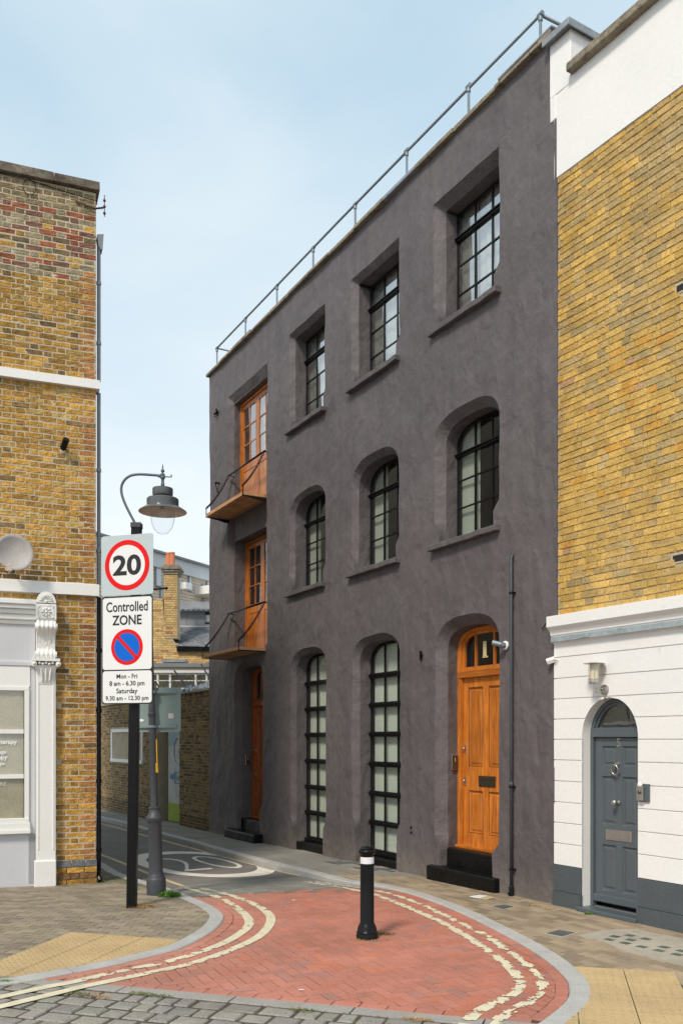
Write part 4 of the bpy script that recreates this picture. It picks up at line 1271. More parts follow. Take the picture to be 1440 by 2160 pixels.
def metal_window(o_, n_cols, zrows, transom, yf=0.33):
    I = o_['I']
    xi0, xi1 = o_['x0'] + o_['ins'], o_['x1'] - o_['ins']
    zt = o_['zt'] - o_['ins']; zb = zrows[-1]
    w = empty('window', (0, 0, 0), 0, dark)
    # frame following the opening
    b = MB(); fw = 0.042
    if o_['top'] == 'arch':
        A = [(xi0 + .004, zb)] + arch_pts(xi0 + .004, xi1 - .004, 0, o_['zs'], zt - .002, 20) + [(xi1 - .004, zb)]
        B = [(xi0 + fw, zb + fw)] + arch_pts(xi0 + fw, xi1 - fw, 0, o_['zs'], zt - fw, 20) + [(xi1 - fw, zb + fw)]
    else:
        A = [(xi0 + .004, zb), (xi0 + .004, zt - .004), (xi1 - .004, zt - .004), (xi1 - .004, zb)]
        B = [(xi0 + fw, zb + fw), (xi0 + fw, zt - fw), (xi1 - fw, zt - fw), (xi1 - fw, zb + fw)]
    ring(b, A, yf, B, yf, True); ring(b, B, yf, B, yf + .045, True); ring(b, A, yf + .045, A, yf, True)
    shape = B
    cw = (xi1 - xi0 - 2 * fw) / n_cols
    top_z = zrows[0]
    heavy = transom
    fr_o = b.build('frame', M_blackm, w)
    # bars
    def top_at(x):
        if o_['top'] != 'arch': return zt - fw
        a_ = (xi1 - xi0) / 2 - fw; c_ = (xi0 + xi1) / 2
        t = min(1, abs(x - c_) / a_)
        return o_['zs'] + (zt - fw - o_['zs']) * max(0, 1 - t ** 2.7) ** (1 / 2.7)
    b = MB()
    for c in range(1, n_cols):
        x = xi0 + fw + cw * c
        b.box(x - .011, x + .011, yf - .002, yf + .034, zb + fw, top_at(x) + .004)
    for z in zrows[1:-1]:
        if z in heavy: continue
        b.box(xi0 + fw, xi1 - fw, yf + .002, yf + .030, z - .011, z + .011)
    b.build('glazing_bar', M_blackm, w)
    for z in heavy:
        b = MB()
        hw = .046 if o_['t'] == 'ground' else .030
        b.box(xi0 + .003, xi1 - .003, yf - .030, yf + .05, z - hw, z + hw)
        b.box(xi0 + .002, xi1 - .002, yf - .055, yf - .030, z + .002, z + .020)
        b.build('transom', M_blackm, w, bevel=.004)
    # panes
    zz = [zt] + list(zrows[1:])
    gm = {'top': M_glasst}.get(o_['t'], M_glass)
    for r in range(len(zz) - 1):
        for c in range(n_cols):
            px0 = xi0 + fw + cw * c + (.009 if c else 0); px1 = xi0 + fw + cw * (c + 1) - (.009 if c < n_cols - 1 else 0)
            pane_obj(w, px0, px1, zz[r + 1] + .01, zz[r] - .01 if r else zt, yf + .016, shape, gm)
    return w

def sill(o_, z, thick=0.10, proud=0.10):
    n = 14; b = MB()
    x0, x1 = o_['x0'] - 0.06, o_['x1'] + 0.03
    vs = []; fs = []
    for i in range(n + 1):
        x = x0 + (x1 - x0) * i / n
        w1 = 0.012 * noise.noise(Vector((x * 3, z, 1))); w2 = 0.012 * noise.noise(Vector((x * 4, z, 6)))
        vs += [(x, -proud + w1, z - thick + w2), (x, -proud + w1 - .004, z - .015 + w2), (x, 0.36, z + .01), (x, 0.36, z - thick)]
    for i in range(n):
        for e in range(4): fs.append((i * 4 + e, i * 4 + (e + 1) % 4, (i + 1) * 4 + (e + 1) % 4, (i + 1) * 4 + e))
    fs += [(0, 3, 2, 1), (n * 4, n * 4 + 1, n * 4 + 2, n * 4 + 3)]
    b.add(vs, fs); b.build('sill', M_plaster, dark, smooth=False, bevel=0.012)

for o_ in OPEN:
    xi0, xi1 = o_['x0'] + o_['ins'], o_['x1'] - o_['ins']
    if o_['t'] == 'top':
        w = metal_window(o_, 3, [10.15, 9.735, 9.325, 8.885, 8.36], [9.735]); sill(o_, 8.345)
        curtain(w, xi0 + 0.02, xi0 + 0.42, 8.3, 10.2, 0.42, M_blinds, amp=0.004, fr=3)  # strip's darker colour stands for the reveal's reflection in the left panes
        curtain(w, xi0 + 0.43, xi1 + 0.1, 8.3, 10.2, 0.43, M_blindw, 'curtain', amp=0.012)
    if o_['t'] == 'first':
        w = metal_window(o_, 3, [6.87, 6.43, 6.04, 5.62, 5.08], [6.43]); sill(o_, 5.065)
        if o_['k'] in 'ac': curtain(w, xi0 + .02, xi0 + 0.46, 5.0, 6.9, 0.42, M_blinds, amp=.004, fr=3)
        else: curtain(w, xi0 + .02, xi0 + 0.47, 5.0, 6.9, 0.42, M_blinds, amp=.005, fr=3)
    if o_['t'] == 'ground':
        zr = [3.77, 3.22, 2.705, 2.19, 1.665, 1.145, 0.63, 0.11]
        if o_['k'] == 'b': zr = zr[:-1] + [0.12]
        w = metal_window(o_, 3, zr, zr[1:-1], yf=0.32)
        curtain(w, xi0 + .02, xi1 + .1, 0.1, 3.8, 0.40, M_blind, amp=.004, fr=4)
        b = MB(); b.box(o_['x0'] + o_['ins'], o_['x1'] - o_['ins'], 0.09, 0.40, -0.3, 0.055, j=.004)
        b.box(xi0, xi1, 0.27, 0.40, 0.055, 0.12, j=.002)
        b.build('black_sill', M_blackstep, dark, bevel=.012)

# ------------------------------------------------ doors of the dark building
def panel_door(parent, x0, x1, z0, z1, y, panels, m, mg, frame=0.0, groove=0.010, name='door'):
    """door leaf: stiles and rails proud of recessed panels"""
    d = empty(name, (0, 0, 0), 0, parent)
    b = MB()
    b.box(x0, x1, y + .022, y + .05, z0, z1)
    # rails and stiles as the complement of the panels (grid cells)
    xs = sorted({x0, x1} | {p[0] for p in panels} | {p[1] for p in panels})
    zs = sorted({z0, z1} | {p[2] for p in panels} | {p[3] for p in panels})
    for i in range(len(xs) - 1):
        run = None
        for j in range(len(zs) - 1):
            cx, cz = (xs[i] + xs[i + 1]) / 2, (zs[j] + zs[j + 1]) / 2
            hit = any(p[0] < cx < p[1] and p[2] < cz < p[3] for p in panels)
            if not hit:
                run = [zs[j], zs[j + 1]] if run is None else [run[0], zs[j + 1]]
            if (hit or j == len(zs) - 2) and run is not None:
                b.box(xs[i], xs[i + 1], y, y + .0225, run[0], run[1]); run = None
    b.build('leaf', m, d)
    for p in panels:
        q = MB()
        # moulding slopes in, then raised field
        def rct(e, yy): return [(p[0] + e, yy, p[2] + e), (p[1] - e, yy, p[2] + e), (p[1] - e, yy, p[3] - e), (p[0] + e, yy, p[3] - e)]
        Ls = [rct(0, y + .0005), rct(.012, y + .019), rct(.030, y + .020), rct(.050, y + .009)]
        vs = [v for l in Ls for v in l]; fs = []
        for a in range(3):
            for k in range(4):
                k2 = (k + 1) % 4; fs.append((a * 4 + k, a * 4 + k2, (a + 1) * 4 + k2, (a + 1) * 4 + k))
        fs.append((12, 13, 14, 15)); q.add(vs, fs)
        q.build('panel', m, d, fix=False)
        if mg is not m:
            g_ = MB(); o1 = [(p[0] - .004, p[2] - .004), (p[1] + .004, p[2] - .004), (p[1] + .004, p[3] + .004), (p[0] - .004, p[3] + .004)]
            o2 = [(p[0] + .006, p[2] + .006), (p[1] - .006, p[2] + .006), (p[1] - .006, p[3] - .006), (p[0] + .006, p[3] - .006)]
            ring(g_, o1, y - .0006, o2, y - .0006, True); g_.build('moulding_line', mg, d)
    return d

# door number 1
dr = [o_ for o_ in OPEN if o_['t'] == 'door' and o_['k'] == 'c'][0]
xi0, xi1 = dr['x0'] + dr['ins'], dr['x1'] - dr['ins']
YD = 0.37
def door_frame(o_, parent, z0, zb, lw, yd, m):
    """frame with arched head and fanlight; returns fanlight shape"""
    xi0, xi1 = o_['x0'] + o_['ins'], o_['x1'] - o_['ins']; zt = o_['zt'] - o_['ins']
    b = MB()
    A = [(xi0 + .003, z0)] + arch_pts(xi0 + .003, xi1 - .003, 0, o_['zs'], zt - .003, 20) + [(xi1 - .003, z0)]
    B = [(xi0 + lw, z0)] + arch_pts(xi0 + lw, xi1 - lw, 0, o_['zs'] + .02, zt - lw * .6, 20, 2.9) + [(xi1 - lw, z0)]
    C_ = [(xi0 + lw + .04, zb + .06)] + arch_pts(xi0 + lw + .04, xi1 - lw - .04, 0, o_['zs'] + .02, zt - lw * .6 - .045, 20, 3.2) + [(xi1 - lw - .04, zb + .06)]
    ring(b, A, yd - .05, B, yd - .05); ring(b, B, yd - .05, B, yd + .02)
    B2 = [(p[0], max(p[1], zb)) for p in B]
    ring(b, B2, yd - .012, C_, yd - .012, True); ring(b, C_, yd - .012, C_, yd + .03, True)
    f = b.build('door_frame', m, parent, bevel=0)
    b = MB(); b.box(xi0 + lw * .6, xi1 - lw * .6, yd - .065, yd + .05, zb - .10, zb + .0); b.build('door_head', M_woodx if m is M_wood else m, parent, bevel=.006)
    return C_
fan = door_frame(dr, dark, 0.47, 3.13, 0.095, YD, M_wood)
fl = empty('fanlight', (0, 0, 0), 0, dark)
fc = (xi0 + xi1) / 2 - 0.0
for x in (-2.06, -1.62):
    b = MB(); b.box(x - .013, x + .013, YD - .02, YD + .02, 3.18, 3.72); b.build('glazing_bar', M_wood, fl)
for a, c in ((xi0, -2.07), (-2.05, -1.63), (-1.61, xi1)): pane_obj(fl, a, c, 3.15, 3.9, YD + .005, fan, M_glass)
text('1', fl, (-1.85, YD - .004, 3.43), M_brass, height=0.235, width=.085, bold=0.02, name='house_number')
b = MB(); b.box(-1.905, -1.775, YD - .004, YD - .002, 3.305, 3.328); b.build('house_number', M_brass, fl)
lx0, lx1 = -2.365, xi1 - .095
pn = [(-2.235, -1.905, 1.70, 2.88), (-1.755, -1.425, 1.70, 2.88), (-2.235, -1.905, 0.70, 1.33), (-1.755, -1.425, 0.70, 1.33)]
d1 = panel_door(dark, lx0, lx1, 0.50, 3.03, YD, pn, M_wood, M_woodd)
b = MB(); b.box(-2.46, xi1, YD - .10, YD + .06, 0.455, 0.50); b.build('threshold', M_woodx, dark, bevel=.005)
b = MB()
b.box(-1.99, -1.60, YD - .012, YD, 1.40, 1.56); b.box(-1.955, -1.635, YD - .018, YD - .012, 1.515, 1.535)
b.box(-1.955, -1.94, YD - .018, YD - .012, 1.43, 1.515)
b.build('letter_plate', M_bronze, d1, bevel=.003)
for z in (1.95, 1.46):
    b = MB(); b.box(-2.335, -2.300, YD - .012, YD, z - .065, z + .065); b.sphere((-2.318, YD - .035, z + .01), 0.022); b.build('lock', M_steel, d1, bevel=.003)
def intercom(parent, x, z, y, digit):
    t = empty('intercom', (x, y, z), 0, parent)
    b = MB(); b.box(0, .035, -.055, .055, -.115, .115); b.build('box', M_steel, t, bevel=.004)
    b = MB(); b.box(.035, .040, -.048, .048, -.108, .108); b.build('face_plate', M_bronze, t)
    me = text_mesh(digit, height=.06, m=M_brass, bold=.02, name='house_number')
    o = link('house_number', me, t, (.042, 0, .04), (0, 0, PI / 2))
    return t
# far jamb of the doorway faces the camera: intercom boxes hang on it
intercom(dark, xi0 + .002, 1.75, 0.25, '1')
# steps
def step(x0, x1, y0, y1, z0, z1):
    b = MB(); n = 8; vs = []; fs = []
    for i in range(n + 1):
        x = x0 + (x1 - x0) * i / n; e = lambda s: 0.008 * noise.noise(Vector((x * 5, s, z1)))
        vs += [(x, y0 + e(1), z0), (x, y0 + e(2), z1 - .02 + e(3)), (x, y0 + .02 + e(2), z1 + e(4)), (x, y1, z1), (x, y1, z0)]
    for i in range(n):
        for k in range(5): fs.append((i * 5 + k, i * 5 + (k + 1) % 5, (i + 1) * 5 + (k + 1) % 5, (i + 1) * 5 + k))
    fs += [(0, 4, 3, 2, 1), tuple(n * 5 + k for k in range(5))]
    b.add(vs, fs); return b.build('step', M_blackstep, dark, bevel=.008)
step(-2.68, -1.05, -0.10, 0.2, -0.15, 0.185)
step(-2.46, -1.21, 0.12, 0.45, 0.1, 0.455)
step(-10.72, -9.00, -0.22, 0.2, -0.45, 0.055)
step(-10.46, -9.14, 0.10, 0.5, 0.0, 0.30)
# dark doorway below the platform (number 2)
d2 = [o_ for o_ in OPEN if o_['t'] == 'door' and o_['k'] == 'd'][0]
yi0, yi1 = d2['x0'] + d2['ins'], d2['x1'] - d2['ins']
fan2 = door_frame(d2, dark, 0.30, 2.96, 0.095, 0.42, M_wood_shaded)
fl2 = empty('fanlight', (0, 0, 0), 0, dark)
for x in (-10.02, -9.60):
    b = MB(); b.box(x - .013, x + .013, .40, .44, 3.0, 3.6); b.build('glazing_bar', M_wood, fl2)
for a, c in ((yi0, -10.03), (-10.01, -9.61), (-9.59, yi1)): pane_obj(fl2, a, c, 2.98, 3.8, .425, fan2, M_glass)
d2o = panel_door(dark, yi0 + .095, yi1 - .095, 0.33, 2.86, 0.42, [(-10.24, -9.90, 1.5, 2.7), (-9.75, -9.40, 1.5, 2.7), (-10.24, -9.90, .52, 1.15), (-9.75, -9.40, .52, 1.15)], M_wood_shaded, M_woodd)
b = MB(); b.box(yi0, yi1, .33, .46, .30, .33); b.build('threshold', M_woodx, dark, bevel=.005)
for z in (1.85, 1.30):
    b = MB(); b.box(-10.34, -10.31, .408, .42, z - .06, z + .06); b.sphere((-10.325, .39, z), 0.02); b.build('lock', M_steel, d2o)
intercom(dark, yi0 + .002, 1.62, 0.26, '2')

# loading doors with glazed tops
def loading_doors(z0, z1, zg, y, x0, x1):
    t = empty('loading_door', (0, 0, 0), 0, dark)
    b = MB(); fw = 0.06
    b.box(x0 + .003, x0 + fw, y - .03, y + .08, z0, z1 - .003); b.box(x1 - fw, x1 - .003, y - .03, y + .08, z0, z1 - .003)
    b.box(x0 + fw, x1 - fw, y - .03, y + .08, z1 - fw, z1 - .003)
    b.build('door_frame', M_wood, t, bevel=.004)
    mid = (x0 + x1) / 2
    for (a, c) in ((x0 + fw + .004, mid - .003), (mid + .003, x1 - fw - .004)):
        st = 0.09; zt_ = z1 - fw - .01
        l = MB()
        l.box(a, a + st, y, y + .045, z0 + .02, zt_); l.box(c - st, c, y, y + .045, z0 + .02, zt_)
        l.box(a + st, c - st, y, y + .045, zt_ - .10, zt_); l.box(a + st, c - st, y, y + .045, zg - .20, zg); l.box(a + st, c - st, y, y + .045, z0 + .02, z0 + .14)
        l.build('leaf', M_wood, t, bevel=.003)
        g = MB(); xm = (a + c) / 2
        g.box(xm - .012, xm + .012, y + .004, y + .035, zg, zt_ - .10)
        hgt = (zt_ - .10 - zg) / 3
        for k in (1, 2): g.box(a + st, c - st, y + .006, y + .033, zg + hgt * k - .012, zg + hgt * k + .012)
        g.build('glazing_bar', M_wood, t)
        for k in range(3):
            for (u, v) in ((a + st, xm - .01), (xm + .01, c - st)):
                pane_obj(t, u, v, zg + hgt * k + .01 * (k > 0), zg + hgt * (k + 1) - .01 * (k < 2), y + .02, None, M_glasst if z0 > 6 else M_glass)
        # diagonal boards of the lower panel
        px0, px1, pz0, pz1 = a + st, c - st, z0 + .14, zg - .20
        h_ = pz1 - pz0; sl = 0.45 * h_
        rect = [(px0, pz0), (px1, pz0), (px1, pz1), (px0, pz1)]
        x = px0 - sl - .1
        sgn = 1 if a < mid - .5 else -1
        while x < px1 + .1:
            q = [(x, pz0), (x + .095, pz0), (x + .095 + sl, pz1), (x + sl, pz1)] if sgn > 0 else [(x + sl, pz0), (x + .095 + sl, pz0), (x + .095, pz1), (x, pz1)]
            q = clip(q, rect)
            if len(q) >= 3 and abs(area(q)) > .002:
                cx_ = sum(p[0] for p in q) / len(q); cz_ = sum(p[1] for p in q) / len(q)
                q = [(p[0] + (cx_ - p[0]) * .045, p[1]) for p in q]
                pb = MB(); pb.prism(q, y + .010 + random.uniform(0, .002), y + .03); pb.build('board', M_woodp if z0 > 6 else M_wood, t)
            x += .1
        bk = MB(); bk.box(px0, px1, y + .028, y + .032, pz0, pz1); bk.build('board_backing', M_woodd, t)
    return t
ld1 = loading_doors(7.29, 9.92, 8.50, 0.27, -10.86, -8.97)
curtain(ld1, -10.72, -10.42, 8.3, 9.9, 0.43, M_dark, 'blind', amp=0.0)
curtain(ld1, -10.38, -8.9, 8.3, 9.9, 0.42, M_blindw, 'curtain', amp=0.012)
ld2 = loading_doors(4.05, 6.69, 5.22, 0.39, -10.84, -8.97)

# chain hung platforms
def platform(x0, x1, yo, zt, th, bar_z, curved):
    t = empty('loading_platform', (0, 0, 0), 0, dark)
    n = 5; w = (0.10 - yo) / n
    for k in range(n):
        b = MB(); b.box(x0, x1, yo + k * w + .003, yo + (k + 1) * w - .003, zt - th, zt, j=.0008); b.build('plank', M_plank, t, bevel=.004)
    for x in (x0 + 0.0, x1 - 0.0):
        b = MB(); s = 0.022
        b.box(x - s / 2, x + s / 2, yo - .02, yo - .005, zt - th - .02, zt + .09)
        b.box(x - s / 2, x + s / 2, yo - .02, 0.10, zt - th - .022 , zt - th - .004)
        if curved:
            prof = [(yo, zt - th - .022), (0.10, zt - th - .022), (0.10, zt - th - .10), (-.1, zt - th - .085), (yo * .5, zt - th - .05)]
            vs = [(x - s / 2, p[0], p[1]) for p in prof] + [(x + s / 2, p[0], p[1]) for p in prof]; m_ = len(prof)
            b.add(vs, [tuple(range(m_ - 1, -1, -1)), tuple(range(m_, 2 * m_))] + [(i, (i + 1) % m_, m_ + (i + 1) % m_, m_ + i) for i in range(m_)])
        b.tube([(x + .02 * math.cos(a), yo - .012, zt + .10 + .02 * math.sin(a)) for a in np.linspace(0, 2 * PI, 9)[:-1]], .007, 6, closed=True)
        b.build('iron_strap', M_blackm, t)
    for xa, xb in ((x0 + .02, x0 + .14), (x1 - .02, x1 - .01)):
        A = Vector((xa, yo - .012, zt + .12)); B = Vector((xb, -0.045, bar_z - .03))
        nl = int((B - A).length / .034); c = MB()
        for i in range(nl + 1):
            f = i / nl; p = A.lerp(B, f); p.z -= 0.075 * 4 * f * (1 - f)
            f2 = min(1, f + .02); p2 = A.lerp(B, f2); p2.z -= 0.075 * 4 * f2 * (1 - f2)
            d = (p2 - p); d = d.normalized() if d.length > 1e-6 else Vector((0, 0, 1))
            s_ = d.cross(Vector((1, 0, 0))).normalized() if i % 2 else d.cross(Vector((0, 1, .3))).normalized()
            pts = [p + d * (.030 * math.cos(a)) + s_ * (.020 * math.sin(a)) for a in np.linspace(0, 2 * PI, 9)[:-1]]
            c.tube(pts, .0075, 5, closed=True)
        c.build('chain', M_blackm, t, smooth=True, fix=False)
    b = MB(); b.tube([(x0 + .10, -0.03, bar_z), (x1 + .02, -0.03, bar_z)], .024, 10)
    b.tube([(x0 + .14, -0.03, bar_z), (x0 + .14, .12, bar_z - .02)], .012, 6); b.tube([(x1 - .02, -0.03, bar_z), (x1 - .02, .12, bar_z - .02)], .012, 6)
    b.build('guard_bar', M_blackm, t, smooth=True)
    return t
platform(-11.02, -8.86, -0.52, 7.335, 0.075, 8.25, True)
platform(-11.02, -8.84, -0.62, 4.055, 0.07, 5.03, False)

# small ironwork on the wall
b = MB(); b.box(-11.70, -11.58, -.05, .02, 9.93, 9.98); b.tube([(-11.69, -.06, 9.97), (-11.62, -.09, 9.90), (-11.55, -.06, 9.95)], .018, 6); b.tube([(-11.63, -.02, 9.9), (-11.63, -.10, 9.83)], .012, 6); b.sphere((-11.57, -.07, 9.99), .03, 8, 6); b.sphere((-11.69, -.07, 9.93), .03, 8, 6)
b.build('wall_bracket', M_blackm, dark)
b = MB(); b.box(-11.66, -11.58, -.09, .02, 8.24, 8.27); b.tube([(-11.62, -.08, 8.25), (-11.60, -.03, 8.05)], .012, 6); b.tube([(-11.60, -.05, 8.04), (-11.58, 0, 8.03)], .014, 6)
b.build('wall_hook', M_blackm, dark)
b = MB(); b.box(-3.0, -2.93, -.02, .02, 3.41, 3.425); b.box(-2.975, -2.96, -.03, .02, 3.33, 3.48); b.build('wall_hook', M_blackm, dark)
for z in (0.70, 0.62):
    b = MB(); b.lathe([(0.018, 0), (0.018, .02)], 10); o = b.build('bolt', M_blackm, dark); o.location = (-3.24, 0.0, z); o.rotation_euler = (PI / 2, 0, 0)
# thin waste pipe
t = empty('drainpipe', (-0.755, -0.045, 0), 0, dark)
b = MB(); b.tube([(0, 0, 0.02), (0, 0, 2.2), (0.0, 0, 4.54), (0, .03, 4.585), (0, .07, 4.59)], .023, 10)
b.lathe([(.029, 1.45), (.029, 1.53)], 10); b.build('pipe', M_darkgrey, t, smooth=True)
for z in (4.07, 1.46, .35):
    b = MB(); b.box(-.045, .045, -.006, .05, z - .012, z + .012); b.lathe([(.032, z - .014), (.032, z + .014)], 10); b.build('pipe_clip', M_blackm, t)
b = MB(); b.lathe([(.028, 0), (.034, .01), (.034, .12), (.026, .13)], 10); b.tube([(.0, 0, .0), (.0, -.05, .03)], .02, 6); b.build('pipe_shoe', M_blackm, t)
# security spotlight right of the doorway
t = empty('wall_spotlight', (-0.92, 0.0, 3.38), 0); t.parent = dark
b = MB(); b.lathe([(.062, 0), (.062, .02), (.05, .03)], 16); o = b.build('base_plate', M_white, t, smooth=True, angle=40); o.rotation_euler = (PI / 2, 0, 0)
b = MB(); b.lathe([(.04, .02), (.045, .07), (.03, .10)], 16); o = b.build('joint', M_galv, t, smooth=True, angle=40); o.rotation_euler = (PI / 2, 0, 0)
b = MB(); b.lathe([(.033, -.06), (.036, 0), (.038, .07), (.034, .07), (.030, .03)], 16); o = b.build('lamp_head', M_galv, t, smooth=True, angle=40); o.location = (-.03, -.12, .02); o.rotation_euler = (math.radians(75), 0, math.radians(-60))
# loose pipe stub by the cornice
b = MB(); b.tube([(-.16, -.03, 3.52), (.03, -.06, 3.66)], .007, 6); b.build('pipe_stub', M_blackm, dark)

# ================================================================== WHITE / YELLOW BRICK BUILDING
wht = empty('terraced_house', W_O, W_RZ)
tag(wht, 'yellow brick house with white rusticated ground floor and slate blue arched door', 'house')
XR = 3.9
CXD, RD, ZSP, ZAP = 0.904, 0.428, 2.13, 2.60
def arch_x(z, sgn, ex=0.0):
    if z <= ZSP: return CXD + sgn * (RD + ex)
    t = min(1, (z - ZSP) / (ZAP - ZSP + ex)); return CXD + sgn * (RD + ex) * math.sqrt(max(0, 1 - t * t))
zj = [0.515, 0.79, 1.05, 1.31, 1.575, 1.84, 2.10, 2.355, 2.61, 2.87, 3.135, 3.34]
def course(za, zb, name, m, y0=0.0, gr=0.008, dep=0.022, x0=0.0, x1=XR):
    """one rendered course; V joints top and bottom, cut round the door arch"""
    def pieces():
        if za >= ZAP: return [[(x0, za), (x1, za), (x1, zb), (x0, zb)]]
        n = 8; zt_ = min(zb, ZAP)
        L_ = [(arch_x(za + (zt_ - za) * k / n, -1), za + (zt_ - za) * k / n) for k in range(n + 1)]
        R_ = [(arch_x(za + (zt_ - za) * k / n, 1), za + (zt_ - za) * k / n) for k in range(n + 1)]
        if zb > ZAP:
            return [[(x0, za)] + L_ + R_[::-1][1:] + [(x1, za), (x1, zb), (x0, zb)]]
        return [[(x0, za)] + L_ + [(x0, zb)], R_[::-1] + [(x1, za)][:0] + [(R_[0][0], za), (x1, za), (x1, zb), (R_[-1][0], zb)][1:3]]
    for pl in pieces():
        b = MB()
        F = [(p[0], y0 + 0.0015 * noise.noise(Vector((p[0] * 3, p[1] * 3, 0))), min(max(p[1], za + gr), zb - gr)) for p in pl]
        Bk = [(p[0], y0 + dep, p[1]) for p in pl]; n = len(pl)
        b.add(F + Bk, [tuple(range(n))] + [(i, n + i, n + (i + 1) % n, (i + 1) % n) for i in range(n)])
        b.build(name, m, wht, fix=True)
for a, c in zip(zj, zj[1:]): course(a, c, 'render_course', M_white)
course(0.19, 0.515, 'plinth', M_plinth, y0=-0.012, gr=.004, dep=.03); course(-0.3, 0.19, 'plinth', M_plinth, y0=-.03, gr=.004, dep=.05)
b = MB()   # arch reveal and backing
A = [(CXD - RD, -0.3)] + [(arch_x(z, -1), z) for z in np.linspace(0, ZSP, 6)] + [(CXD - RD * math.cos(t), ZSP + (ZAP - ZSP) * math.sin(t)) for t in np.linspace(0, PI, 25)[1:-1]] + [(arch_x(z, 1), z) for z in np.linspace(ZSP, 0, 6)] + [(CXD + RD, -0.3)]
ring(b, A, 0.001, A, 0.24); b.build('door_reveal', M_white, wht, smooth=True, fix=False)
# brick upper wall
b = MB(); b.box(0.03, XR, 0.012, 0.3, 3.3, 9.3); b.build('mortar', M_mortar_w, wht)
def wcol(x, z, l):
    r = random.random()
    f = smooth((z - 6.3) / 2.6)
    n_ = noise.noise(Vector((x * 0.9, z * 0.6, 2)))
    base = np.array((0.58, 0.375, 0.11)) * random.uniform(0.82, 1.12)
    if r < 0.22 + 0.38 * f + 0.3 * n_: base = np.array((0.49, 0.335, 0.13)) * random.uniform(0.82, 1.1)
    elif r < 0.32 + 0.4 * f + 0.3 * n_: base = np.array((0.44, 0.33, 0.155)) * random.uniform(0.8, 1.1)
    elif r < 0.38: base = np.array((0.58, 0.32, 0.07))
    elif r < 0.385: base = np.array((0.46, 0.28, 0.15))
    elif r < 0.41 and f > 0.2: base = np.array((0.16, 0.11, 0.11))
    if x < 0.35: base = base * np.array((0.92, 0.90, 0.88))
    k = smooth((n_ - .05) * 2.2) * .35 * (1 if z > 6.2 else 0.4)
    g_ = base.mean()
    return tuple(base * (1 - k) + np.array((g_, g_ * .88, g_ * .66)) * k)
def vents(x, z): return (abs(x - 1.9) < .13 and abs(z - 4.08) < .06) or (abs(x - 1.95) < 0.12 and abs(z - 7.02) < .05)
brick_wall(wht, (0.06, XR, 3.65, 9.20), wcol, M_wbrick_o, M_wbrick_a, limit=300, holes=(vents,), bond='flemish', order=lambda it: (0 if it[0] < 2.25 else 1, it[1]), wob=0.02, joint=0.010)
for (vx, vz) in ((1.9, 4.08), (1.95, 7.02)):
    b = MB(); b.box(vx - .12, vx + .12, .004, .02, vz - .055, vz + .055); b.build('vent_surround', M_mortar, wht)
    b = MB(); b.box(vx - .09, vx + .09, .0, .01, vz - .035, vz + .035); b.build('air_vent', M_dark, wht)
# cornice: profile swept along x
b = MB()
prof = [(0.02, 3.30), (-.03, 3.335), (-.03, 3.335), (-.035, 3.40), (-.05, 3.415), (-.05, 3.43), (-.065, 3.47), (-.10, 3.505), (-.115, 3.515), (-.115, 3.65), (.02, 3.675)]
vs = []; n = len(prof)
for x in (-.02, XR): vs += [(x, p[0], p[1]) for p in prof]
b.add(vs, [(i, i + 1, n + i + 1, n + i) for i in range(n - 1)] + [tuple(range(n)), tuple(range(2 * n - 1, n - 1, -1))])
b.build('cornice', M_white, wht, bevel=.004)
b = MB(); b.box(-.0, XR, -.062, -.02, 3.325, 3.392); b.build('cornice_fillet', M_fillet, wht, bevel=.003)
b = MB(); b.box(.50, .66, -.068, -.06, 3.335, 3.385); b.build('repair_plate', M_fillet, wht)
# white parapet, pier, lead cap and coping
def wavy_panel(x0, x1, z0, z1, y, m, name, parent, g=.12, amp=.006):
    nx, nz_ = max(2, int((x1 - x0) / g)), max(2, int((z1 - z0) / g)); b = MB(); vs = []; fs = []
    for j in range(nz_ + 1):
        for i in range(nx + 1):
            x = x0 + (x1 - x0) * i / nx; z = z0 + (z1 - z0) * j / nz_
            vs.append((x, y + amp * noise.noise(Vector((x * 1.7, z * 1.7, 3))), z))
    for j in range(nz_):
        for i in range(nx): fs.append((j * (nx + 1) + i, j * (nx + 1) + i + 1, (j + 1) * (nx + 1) + i + 1, (j + 1) * (nx + 1) + i))
    b.add(vs, fs); return b.build(name, m, parent, smooth=True, fix=False)
wavy_panel(0.015, XR, 9.20, 10.33, -.012, M_white, 'parapet', wht)
b = MB(); b.box(0.015, XR, -.004, .3, 9.195, 10.33); b.build('parapet_core', M_white, wht)
b = MB(); b.box(-.055, .30, -.02, 1.3, 10.25, 10.93, j=.004); b.box(-.055, .05, -.018, .3, 9.95, 10.3, j=.003); b.build('pier', M_white, wht, bevel=.01)
b = MB(); b.box(-.10, .37, -.11, 1.45, 10.93, 10.99); b.box(-.10, .37, -.115, -.10, 10.90, 10.99); b.box(.355, .37, -.11, 1.45, 10.89, 10.93); b.build('lead_cap', M_lead, wht, bevel=.012)
b = MB(); b.box(.325, XR, -.12, .28, 10.33, 10.43, j=.003); b.build('coping', M_coping, wht, bevel=.012)
b = MB(); b.box(.42, XR, -.035, .28, 10.43, 10.50, j=.003); b.build('coping', M_coping, wht, bevel=.01)
b = MB(); b.box(.75, XR, .9, .92, 10.4, 11.35); b.build('glass_screen', M_glass, wht)
b = MB(); b.box(0.02, XR, .3, 6, 3, 10.3); b.build('side_wall', M_shell, wht)
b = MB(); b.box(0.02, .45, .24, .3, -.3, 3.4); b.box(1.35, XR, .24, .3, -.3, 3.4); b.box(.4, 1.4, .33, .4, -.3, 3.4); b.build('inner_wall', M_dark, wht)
# strip of dark render in the corner
b = MB(); b.box(.0, .062, -.014, .02, 3.68, 9.95, j=.004); b.build('corner_render', M_plaster, wht)

